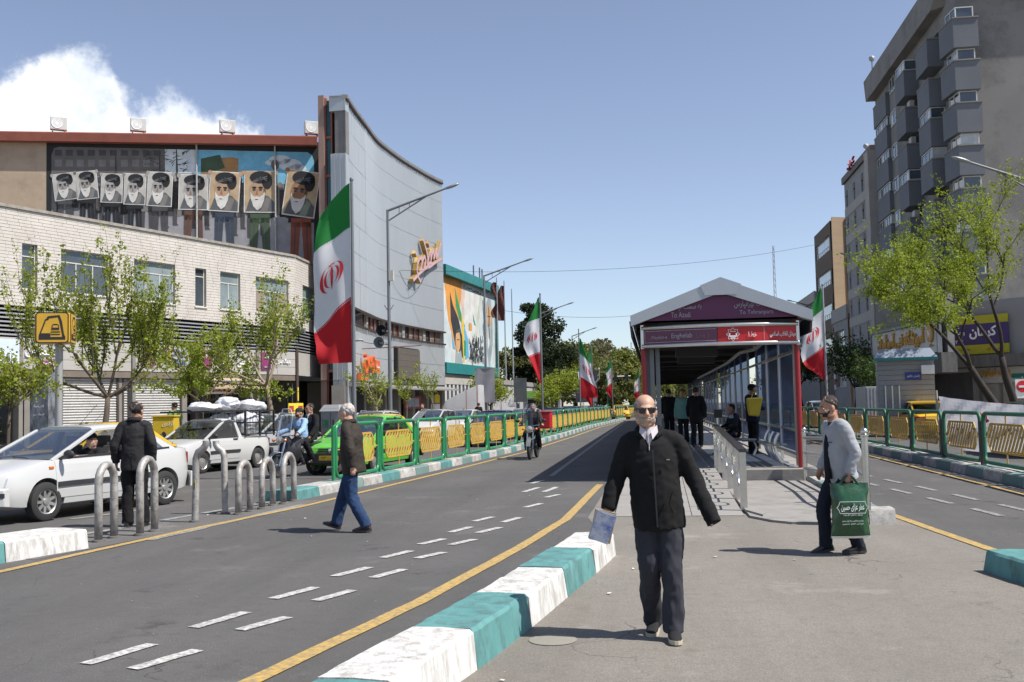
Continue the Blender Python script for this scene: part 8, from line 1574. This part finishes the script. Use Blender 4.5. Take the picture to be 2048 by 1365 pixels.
for i,(px,y,d,has,lab) in enumerate(((993,555,104,1,'left flagpole with a twisted dark red flag'),(1008,562,106,2,'middle flagpole with a dark patterned flag'),(1023,578,108,0,'bare flagpole at the right of the three tall poles'))):
 p=P3(px,y,d);b=V((p.x,p.y,.13));t=thing('flag_pole',lab,'flag',b,0,'tall poles behind the wall painting');g=MB(b);g.tube([b,V((b.x,b.y,p.z))],[.09,.05],8);g.build('pole',M_POLEL,t,smooth=True)
 if has:
  g=MB(b);rows=[]
  for j in range(21):
   v=j/20;wv=(.35+.3*math.sin(v*9)) if has==1 else min(1,.4+v*2)*.85;rows.append([V((b.x,b.y,p.z-.5-v*3.6))-CR*(wv*k/5)+FH*(.12*math.sin(k+v*7)) for k in range(6)])
  for a,c in zip(rows,rows[1:]):
   for k in range(5):g.quad(a[k],a[k+1],c[k+1],c[k])
  g.build('cloth',mat('mourning_flag',(.05,.016,.018),.8,dirt=(.22,.05,.03),dirt_amt=.42,dirt_scale=7,var=.2),t,smooth='all',fixn=False)
# ---------------------------------------------------------------- lamp posts, horns, hung banners
def lamp(label,px,y_top,d,side,arm,rise,z0=.13,double=False,m=M_POLE,r=.10):
 p=P3(px,y_top,d);b=V((p.x,p.y,z0));t=thing('street_lamp',label,'street lamp',b,0,'street lamps along the avenue');zt=p.z;g=MB(b);g.tube([b,b+UZ*zt*.45,b+UZ*(zt-z0)],[r,r*.8,r*.62],12);g.build('post',m,t,smooth=True);g=MB(b);g.lathe([(0,r*1.9),(.03,r*1.9),(.05,r*1.2),(.6,r*1.15),(.62,r)],b,'z',12);g.build('base_sleeve',m,t,smooth=30)
 X=CR*side;A=V((b.x,b.y,zt));tip=A+X*arm+UZ*rise;g=MB(b);g.tube([A-UZ*.05,tip],[.06,.045],8);g.tube([A-UZ*.55,A.lerp(tip,.72)],.035,6)
 for f in(.2,.38,.55):g.tube([A.lerp(tip,f),(A-UZ*.55).lerp(A.lerp(tip,.72),f/.72)],.022,5)
 g.build('arm',m,t,smooth=True,kind=None);g=MB(b);e=(tip-A).normalized();M_=Matrix((e,e.cross(UZ).normalized(),e.cross(UZ).normalized().cross(e))).transposed();g.ell(tip+e*.32,(.42,.13,.075),12,8,M_);g.build('lamp_head',mat('lamp_head_grey',(.3,.31,.32),.4,.4),t,smooth='all');return t,b,zt
t,b,zt=lamp('tall grey lamp post carrying two horn loudspeakers in front of the cinema',775,420,49,1,2.75,.95)
lb=lambda px,y:V((b.x,b.y,P3(px,y,49).z))
for k,(px,y) in enumerate(((770,663),(765,687))):
 c=lb(px,y)-CR*(.25+.12*k)-FH*.35;h_=thing('horn_loudspeaker',['black upper horn loudspeaker on the lamp post','grey lower horn loudspeaker on the lamp post'][k],'loudspeaker',c);g=MB(c);prof=[(-.05,.05),(.15,.08),(.30,.14),(.42,.25),(.46,.27)];rings=[]
 ax=(-FH-CR*.25).normalized();u=ax.cross(UZ).normalized();w_=u.cross(ax)
 for a,r_ in prof:rings.append([c+ax*(a-.2)+u*r_*math.cos(2*math.pi*q/18)+w_*r_*math.sin(2*math.pi*q/18) for q in range(18)])
 g.loft(rings,cap=False);g.build('horn',M_BLACK if k==0 else mat('horn_grey',(.16,.18,.19),.5),h_,smooth='all',fixn=False);g=MB(c);g.ell(c+ax*.0,(.07,.07,.07),8,6);g.build('driver_unit',M_POLEL,h_,smooth='all');g=MB(c);g.bar(c-ax*.1,lb(px,y),.04);g.build('bracket',M_POLE,h_)
g=MB(b);c=lb(780,552);g.box(c+CR*.14,(.22,.22,.5));g.build('junction_box',mat('junction_cream',(.5,.49,.43),.6),t);g=MB(b);c=lb(778,690);g.tube([c,c-CR*.9+UZ*.1,c-CR*1.3+UZ*.2],.03,6);g.ell(c-CR*1.55+UZ*.25,(.35,.12,.07),10,6);g.build('side_lamp',M_POLEL,t,smooth=True);g=MB(b);c=lb(780,695);g.bar(c-CR*1.3-UZ*.05,c+CR*1.5+UZ*.05,.04);g.build('cross_bar',M_RUST,t)
for s in(-1,1):g=MB(b);c=lb(779,625);g.tube([c,c+CR*.22*s+UZ*.35],.02,5);g.build('wire_bracket',M_POLE,t)
t,b2,zt2_=lamp('lamp post with a grey cloth banner hanging on it',968,551,74.5,1,2.9,.95)
def hung_banner(label,px0,px1,y0,y1,d,m,fr=0.0,cat_='banner'):
 a,c_=P3(px0,y0,d),P3(px1,y0,d);lo=P3(px0,y1,d).z;o=V((a.x,a.y,lo));t=thing('hanging_banner',label,cat_,o);e=V((c_.x-a.x,c_.y-a.y,0));g=MB(o);rows=[]
 for j in range(13):
  z=lerp(a.z,lo,j/12);rows.append([V((a.x,a.y,z))+e*(k/8)-FH*(.04*math.sin(k*1.1+j*.4)) for k in range(9)])
 for r0,r1 in zip(rows,rows[1:]):
  for k in range(8):g.quad(r0[k],r0[k+1],r1[k+1],r1[k])
 cl=g.build('cloth',m,t,smooth='all',fixn=False);
 for z in(a.z,lo):g=MB(o);g.bar(V((a.x,a.y,z)),V((a.x,a.y,z))+e,.05);g.build('batten',M_POLE,t)
 return t,o,e.normalized(),a.z,lo,e.length
hung_banner('faded grey cloth banner hung from the lamp post beyond the cinema',950,989,738,806,74.2,mat('grey_banner',(.30,.30,.33),.85,var=.12,vs=.8,dirt=(.36,.31,.32),dirt_amt=.4,dirt_scale=1.2,trans=.3))
lamp('lamp post partly hidden by the dark pine',1078,628,105,1,2.9,.9);lamp('lamp post left of the pair of flags',1144,672,138,1,2.7,.85);lamp('lamp post behind the pair of flags',1178,704,172,1,2.8,.9);lamp('farthest lamp post above the spring green trees',1232,738,215,1,2.9,.9)
t,b3,zt3=lamp('lamp post in front of the grey tower with a black mourning banner',1797,527,71,-1,3.3,.65,.14)
tb,ob,eb,za,zl,le=hung_banner('black banner picturing a robed white bearded man, hung on the right lamp post',1783,1808,702,776,70.6,mat('black_banner',(.02,.022,.022),.8,var=.3,vs=1))
c=V((ob.x,ob.y,0))+eb*le*.5-FH*.12
def flat(pts,m,name,par,oo,cc):g=MB(oo);g.quad(*[cc+eb*x+UZ*z for x,z in pts]);g.build(name,m,par,fixn=False)
flat([(-.18,zl+.1),(.2,zl+.1),(.16,zl+1.0),(.05,zl+1.15),(-.08,zl+1.15),(-.2,zl+.9)],mat('print_white',(.42,.43,.43),.8,dirt=(.1,.1,.1),dirt_amt=.4,dirt_scale=5),'figure_print',tb,ob,c);flat([(-.06,zl+1.14),(.05,zl+1.14),(.05,zl+1.3),(-.01,zl+1.36),(-.07,zl+1.3)],mat('print_face',(.3,.2,.15),.8),'face_print',tb,ob,c-FH*.004);flat([(-.08,zl+1.3),(.07,zl+1.3),(.05,zl+1.44),(-.06,zl+1.44)],M_BLACK,'turban_print',tb,ob,c-FH*.008)
text_on('روح خدا',V((ob.x,ob.y,0))+eb*le*.42-FH*.12+UZ*(za-.35),eb,UZ,.5,.16,M_WHITE,tb,.004,o=ob);text_on('در میان ماست',V((ob.x,ob.y,0))+eb*le*.42-FH*.12+UZ*(za-.58),eb,UZ,.5,.14,M_WHITE,tb,.004,o=ob)
lamp('lamp post whose arm reaches in from the right edge',2098,372,40,-1,3.05,1.0,.14);lamp('small far lamp just right of the shelter roof',1634,614,128,-1,3.0,.75,.14)
# wires
def wire(label,a,c,sag_,r_=.012):
 t=thing('overhead_wire',label,'wire',a);g=MB(a);g.tube([V(a).lerp(V(c),k/14)-UZ*sag_*4*(k/14)*(1-k/14) for k in range(15)],r_,4);g.build('cable',M_BLACK,t)
wire('long thin wire crossing the sky from the cinema towards the right side',P3(800,541,80),P3(1650,486,118),1.2,.018);wire('thin wire across the street in front of the pine',P3(1010,622,95),P3(1300,628,110),.5,.02);wire('cable looping under the handwritten sign',chit(783,543,.6),chit(852,538,.1),1.6,.018)
# ---------------------------------------------------------------- metro sign, pillar, cabinets, bins
p=P3(118,690,24.5);b=V((p.x,p.y,.13));t=thing('metro_sign','yellow metro sign box with a black train pictogram on a grey pole','sign',b,R(21));g=MB();zb=P3(110,688,24.5).z-.13;zt_=P3(110,629,24.5).z-.13;g.tube([(0,0,0),(0,0,zb)],.085,12);g.build('pole',M_POLEL,t,smooth=True)
hw_=.385;hh=zt_-zb;YM=mat('metro_yellow',(.58,.34,.03),.45,var=.1,dirt=(.35,.2,.03),dirt_amt=.25,dirt_scale=3);g=MB();g.box((-.08,0,zb+hh/2),(hw_*2,hw_*2,hh));g.build('box',YM,t,bevel=.02)
def logo(c,X,par):
 s=.36;Z=V(X).cross(UZ)
 def pl(pts,lv,m=M_BLACK):g=MB();g.quad(*[V(c)+V(X)*x*s+UZ*y*s+Z*(.004*lv) for x,y in pts]);g.build('pictogram',m,par,fixn=False)
 def rr(w_,h,r_):return[(sx*(w_-r_)+r_*math.cos(R(a0+k*30)),sy*(h-r_)+r_*math.sin(R(a0+k*30))) for sx,sy,a0 in((1,1,0),(-1,1,90),(-1,-1,180),(1,-1,270)) for k in range(4)]
 pl(rr(1,1,.2),1);pl(rr(.93,.93,.16),2,YM);pl([(-.8,-.78),(-.8,-.5),(-.42,.55),(-.2,.62),(-.2,.5),(-.36,.46),(-.66,-.38),(-.62,-.36),(-.1,-.36),(-.1,-.6),(.8,-.6),(.8,-.78)],3);pl([(-.35,.62),(-.25,.74),(.45,.82),(.6,.4),(.72,-.4),(.8,-.6),(.62,-.6),(.58,-.3),(.42,.5),(.35,.68),(-.2,.6)],3.5);pl([(0,.18),(.1,.24),(.3,.24),(.4,.18),(.45,-.14),(-.05,-.14)],4);pl([(.06,.14),(.34,.14),(.37,.0),(.03,.0)],5,YM);pl([(-.08,-.24),(.5,-.24),(.5,-.3),(-.08,-.3)],4);pl([(-.08,-.4),(.5,-.4),(.5,-.46),(-.08,-.46)],4)
logo((-.08,-hw_-.004,zb+hh/2),(1,0,0),t);logo((-.08+hw_+.004,0,zb+hh/2),(0,1,0),t)
p=gpt(86,850,26.5);t=thing('totem','grey rounded street pillar covered in black spray paint','street pillar',p,R(-12));M_SPR=mat('sprayed_grey_metal',(.30,.32,.35),.45,.2,var=.1,dirt=(.02,.02,.022),dirt_amt=.47,dirt_scale=3.2,stretch=(1,1,.5));g=MB();prof=[(-.30,0),(-.30,2.35)]+[(-.30+.25*(1-math.cos(R(a))),2.35+.25*math.sin(R(a))) for a in(30,60,90)]+[(.30,2.6),(.30,0)];g.prism([(x,z) for x,z in prof],(0,-.14,0),(1,0,0),(0,0,1),(0,.28,0));g.build('housing',M_SPR,t,bevel=.015)
for k,(z,s) in enumerate(((1.75,'تلفن همراه'),(1.55,'ایستگاه مترو'),(1.1,'انقلاب'))):text_on(s,(0,-.145,z),(1,0,0),UZ,.34,.08,M_WHITE,t,.004)
p=gpt(332,870,30.5);t=thing('utility_cabinet','yellow street cabinet scrawled with black and white graffiti','cabinet',p,R(8));g=MB();g.box((0,0,.70),(.62,.5,1.40));g.build('housing',mat('cabinet_yellow',(.60,.40,.015),.5,var=.08,dirt=(.4,.26,.03),dirt_amt=.3,dirt_scale=4),t,bevel=.015);g=MB();g.box((0,0,1.425),(.67,.56,.05));g.build('lid',MATS['cabinet_yellow'],t,bevel=.01);text_on('یاس',(-.2,-.254,.75),(1,0,0),UZ,.2,.3,M_BLACK,t,.004,bold=.02);text_on('آزادی',(.14,-.254,1.2),(1,0,0),UZ,.34,.16,M_WHITE,t,.004);text_on('زن و',(.17,-.254,.5),(1,0,0),UZ,.3,.3,mat('pink_spray',(.5,.12,.25),.6),t,.004,bold=.02)
for k in range(2):g=MB();g.ell((.02+.0*k,-.25,.88-.18*k),(.07,.012,.10),10,8);g.build('graffiti_blot',M_BLACK,t)
p=gpt(668,870,37);t=thing('litter_bin','grey steel waste cabinet behind the green taxi','bin',p,R(-8));g=MB();g.prism([(-.36,0),(.36,0),(.36,1.42),(.30,1.55),(-.30,1.55),(-.36,1.42)],(0,-.3,0),(1,0,0),(0,0,1),(0,.6,0));g.build('housing',mat('bin_grey',(.27,.28,.28),.5,.2,var=.12,dirt=(.1,.1,.1),dirt_amt=.3),t,bevel=.01);g=MB();g.hexa([(-.40,-.36,1.45),(.40,-.36,1.45),(.40,.34,1.45),(-.40,.34,1.45)],[(-.28,-.2,1.68),(.28,-.2,1.68),(.28,.2,1.68),(-.28,.2,1.68)]);g.build('lid',M_POLEL,t);g=MB();g.box((.02,-.306,.9),(.008,.01,1.0));g.box((.12,-.31,1.05),(.04,.02,.2));g.build('door_gap',M_BLACK,t,kind='stuff');g=MB();g.box((-.18,-.305,1.0),(.22,.01,.3));g.build('green_sticker',mat('bin_green',(.03,.2,.1),.6,dirt=(.5,.5,.5),dirt_amt=.4,dirt_scale=8),t);g=MB();g.box((-.18,-.306,.62),(.22,.01,.2));g.build('red_sticker',mat('bin_red',(.4,.03,.05),.6,dirt=(.5,.5,.5),dirt_amt=.4,dirt_scale=8),t)
# white plastic sheeting tent
p=gpt(926,840,71);t=thing('plastic_tent','white plastic sheeting stretched over a frame beyond the cinema','tent',p,R(-6));g=MB();rings=[]
for j in range(15):
 x=-1.2+j*.18;f=j/14;h_=lerp(1.75,2.95,f**.8) if j else 1.5;ring_=[]
 for k in range(17):a=k/16;yy=lerp(-.9,.9,a);zz=h_*(min(1,math.sin(math.pi*a)*2.6)**.55);ring_.append(V((x+.02*noise.noise((x*4,zz*3,1)),yy,max(0,zz)+.03*noise.noise((x*5,yy*5,zz)))))
 rings.append(ring_)
g.loft(rings);g.build('sheeting',mat('white_plastic',(.74,.74,.74),.4,var=.08,trans=.5,bump=.5,bs=6),t,smooth=50)
for x in(-1.15,1.3):g=MB();g.tube([(x,-.95,0),(x,-.95,2.9 if x>0 else 1.6)],.035,6);g.build('pole',M_RUST,t)
g=MB();g.tube([(.55,-1.0,0),(.55,-1.0,2.7)],.03,6);g.build('prop',M_RUST,t)
# low wall, hoardings, market tents far down the left side
a,c=gpt(986,800,93),gpt(1078,800,118);Wl=Wall(a,c);t=thing('boundary_wall','low painted wall with a stone coping below the flagpoles','wall',Wl.p(0,0));o=t.location.copy();g=MB(o);Wl.slab(g,0,Wl.L,0,3.6,-.3,0);g.build('wall',mat('grey_painted_wall',(.36,.36,.37),.85,var=.12,dirt=(.22,.24,.3),dirt_amt=.35,dirt_scale=1),t)
for k in range(12):g=MB(o);Wl.slab(g,Wl.L*k/12+.02,Wl.L*(k+1)/12-.02,3.61,4.05,-.4,.12);g.build('coping_stone',M_PAVE,t)
text_on('دانشگاه',Wl.p(Wl.L*.35,1.9,.0),Wl.d,UZ,4,.8,mat('wall_script',(.07,.09,.14),.8),t,.01,o=o)
p=gpt(1041,800,96);t=thing('hoarding','dark framed hoarding on a post below the flagpoles','hoarding',p,R(8));g=MB();g.box((0,0,2.9),(1.2,.15,2.2));g.build('panel',mat('hoarding_grey',(.07,.08,.085),.5,var=.2),t);g=MB();g.tube([(-.35,.12,0),(-.35,.12,4.2)],.07,8);g.build('post',M_POLE,t)
for i,(px,d,w_,col,lab) in enumerate(((1072,104,2.6,(.2,.42,.08),'market stall with a green fascia right of the hoarding'),(1098,112,2.4,(.35,.45,.3),'second market stall with a pale green fascia'))):
 p=gpt(px,800,d);t=thing('market_stall',lab,'stall',p);g=MB();g.box((0,.8,1.3),(w_,1.6,2.6));g.build('cabin',mat('stall_pale',(.3,.3,.29),.8,var=.3,vs=2),t);g=MB();g.box((0,-.05,2.55),(w_+.2,.2,.7));g.build('fascia',mat('stall_%d'%i,col,.6),t);g=MB();g.box((.1,-.03,1.2),(w_*.7,.08,1.7));g.build('opening',M_VOID,t)
for i,(px,d,lab) in enumerate(((1128,122,'grey canvas market tent below the pine'),(1150,134,'farther grey canvas tent behind the pair of flags'))):
 p=gpt(px,800,d);t=thing('market_tent',lab,'tent',p);g=MB();g.add([(-2.3,-1.6,2.2),(2.3,-1.6,2.2),(2.3,1.6,2.2),(-2.3,1.6,2.2),(0,0,3.7)],[(0,1,4),(1,2,4),(2,3,4),(3,0,4)]);g.build('roof',mat('grey_canvas',(.3,.31,.3),.8,var=.1,trans=.2),t)
 for x in(-2.2,2.2):
  for y in(-1.5,1.5):g=MB();g.tube([(x,y,0),(x,y,2.2)],.05,6);g.build('leg',M_POLEL,t)
hung_banner('large dark banner hung behind the pair of flags',1150,1194,742,805,110,mat('dark_event_banner',(.035,.036,.055),.8,var=.4,vs=1,dirt=(.16,.09,.05),dirt_amt=.36,dirt_scale=2.2))
# traffic signal on its mast arm
p=gpt(1216,815,107,.19);t=thing('traffic_signal','traffic signal mast with a pale horizontal arm at the gap in the railing','traffic light',p);g=MB();g.tube([(0,0,0),(0,0,4.3)],.08,8);g.build('mast',M_GREEN,t);g=MB();g.tube([(-.1,0,4.15),(2.4,.3,4.2)],.06,6);g.build('arm',M_WHITE,t)
for x in(.85,2.0):g=MB();g.box((x,.1,4.0),(.32,.25,.85));s_=g.build('signal_head',M_BLACK,t)
g=MB();g.box((.15,-.1,2.2),(.3,.25,.9));g.build('signal_head',M_BLACK,t)
p=gpt(1190,815,103,.19);t=thing('camera_mast','white camera mast with a bent arm and a grey box','mast',p);g=MB();g.tube([(0,0,0),(0,0,3.4),(.5,0,3.9)],.09,8);g.build('mast',M_POLEL,t,smooth=True);g=MB();g.box((0,-.15,2.0),(.4,.3,.7));g.build('cabinet',M_POLEL,t);g=MB();g.box((.5,0,4.9),(.12,.5,.16));g.build('camera',M_WHITE,t);g=MB();g.tube([(.5,0,3.9),(.5,0,4.9)],.05,6);g.build('arm',M_POLEL,t)
for px,lab in((1204,'grey concrete post at the left side of the railing gap'),(1211,'grey concrete post at the right side of the railing gap')):p=gpt(px,840,93,.19);t=thing('gap_post',lab,'post',p);g=MB();g.tube([(0,0,0),(0,0,1.2)],.11,10);g.build('post',M_POLEL,t,smooth=True);g=MB();g.ell((0,0,1.2),(.11,.11,.06),10,6);g.build('cap',M_POLEL,t,smooth='all')
p=P3(1655,822,95);t=thing('traffic_signal','far traffic signal showing green and red under the right trees','traffic light',V((p.x,p.y,.14)));g=MB();g.tube([(0,0,0),(0,0,2.0)],.06,8);g.build('pole',M_POLE,t);g=MB();g.box((0,0,2.2),(.34,.25,1.0));g.build('signal_head',M_BLACK,t)
for z,n,c in((2.42,'green_lamp',(.02,.6,.15)),(2.05,'red_lamp',(.8,.03,.03))):g=MB();g.ell((0,-.14,z),(.11,.03,.11),10,8);g.build(n,mat(n,c,.4,var=0,emit=2.5),t)
# far lattice masts
for px,y,d,lab in((1546,492,330,'tall lattice radio mast rising above the shelter roof'),(1262,685,400,'distant radio mast left of the shelter')):
 p=P3(px,y,d);b=V((p.x,p.y,0));t=thing('radio_mast',lab,'mast',b);g=MB(b);
 for k in range(3):a=k*2.09;g.tube([b+V((.8*math.cos(a),.8*math.sin(a),0)),V((b.x+.25*math.cos(a),b.y+.25*math.sin(a),p.z))],.10,4)
 for k in range(26):z=p.z*k/26;q=.8-.55*k/26;g.tube([(b.x+q,b.y,z),(b.x-q*.5,b.y+q*.86,z+p.z/26)],.07,4);g.tube([(b.x-q*.5,b.y+q*.86,z),(b.x-q*.5,b.y-q*.86,z+p.z/26)],.07,4)
 g.build('lattice',M_POLEL,t,kind='stuff');g=MB(b);g.ell((p.x,p.y,p.z*.62),(.8,.8,.8),8,6);g.build('drum_antenna',M_POLEL,t,smooth='all')
# cloth banner with red print stretched behind the right railing
a,c=P3(1877,793,26.5),P3(2075,812,21.5);o=V((a.x,a.y,0));t=thing('cloth_banner','white cloth banner with black script and a red blot stretched behind the right railing','banner',o);g=MB(o);rows=[]
for k in range(25):
 f=k/24;p=V((a.x,a.y,a.z)).lerp(V((c.x,c.y,c.z)),f);zt_=p.z-.03*math.sin(f*3.14);zb=.42-.1*f;rows.append([V((p.x,p.y,lerp(zt_,zb,j/14)))+V((.10*math.sin(j*.7+f*6)*(j/14)+.03*math.sin(f*30+j),.05*math.sin(j*.9+f*9),-.05*math.sin(f*9+j*.3)*j/14)) for j in range(15)])
for r0,r1 in zip(rows,rows[1:]):
 for j in range(14):g.quad(r0[j],r1[j],r1[j+1],r0[j+1])
g.build('cloth',mat('white_banner_cloth',(.55,.55,.60),.85,var=.06,trans=.35),t,smooth='all',fixn=False);g=MB(o);g.tube([o,V((a.x-.05,a.y,a.z+.15))],.03,8);g.build('pole',mat('bamboo_pole',(.4,.36,.28),.7),t,smooth=True);c2=V((c.x,c.y,0));g=MB(o);g.tube([c2,V((c.x,c.y,c.z+.1))],.03,8);g.build('pole',MATS['bamboo_pole'],t)
e=V((c.x-a.x,c.y-a.y,0)).normalized();nb=V((-1,-.3,0)).normalized()*.24
rb=random.Random(3)
for k in range(16):
 f=.06+k*.058;p=V((a.x,a.y,0)).lerp(V((c.x,c.y,0)),f)+nb;z=.82-.12*f+rb.uniform(-.12,.12);g=MB(o);g.tube([p+UZ*z,p+e*.08+UZ*(z+rb.uniform(-.1,.1)),p+e*.16+UZ*(z+rb.uniform(-.18,.12)),p+e*.22+UZ*(z+rb.uniform(-.05,.15))],[.012,.022,.026,.008],6,flat=.3);g.build('brush_stroke',M_BLACK,t)
p=V((a.x,a.y,0)).lerp(V((c.x,c.y,0)),.60)+nb;g=MB(o);M_RB=mat('banner_red',(.45,.015,.03),.7)
for dx,dz,rx,rz_ in((0,.0,.07,.1),(.05,-.08,.09,.05),(-.02,-.16,.05,.06),(-.16,.05,.03,.06)):g.ell(p+e*dx+UZ*(1.15+dz),(rx,.012,rz_),10,6)
g.build('red_print',M_RB,t,kind='stuff')
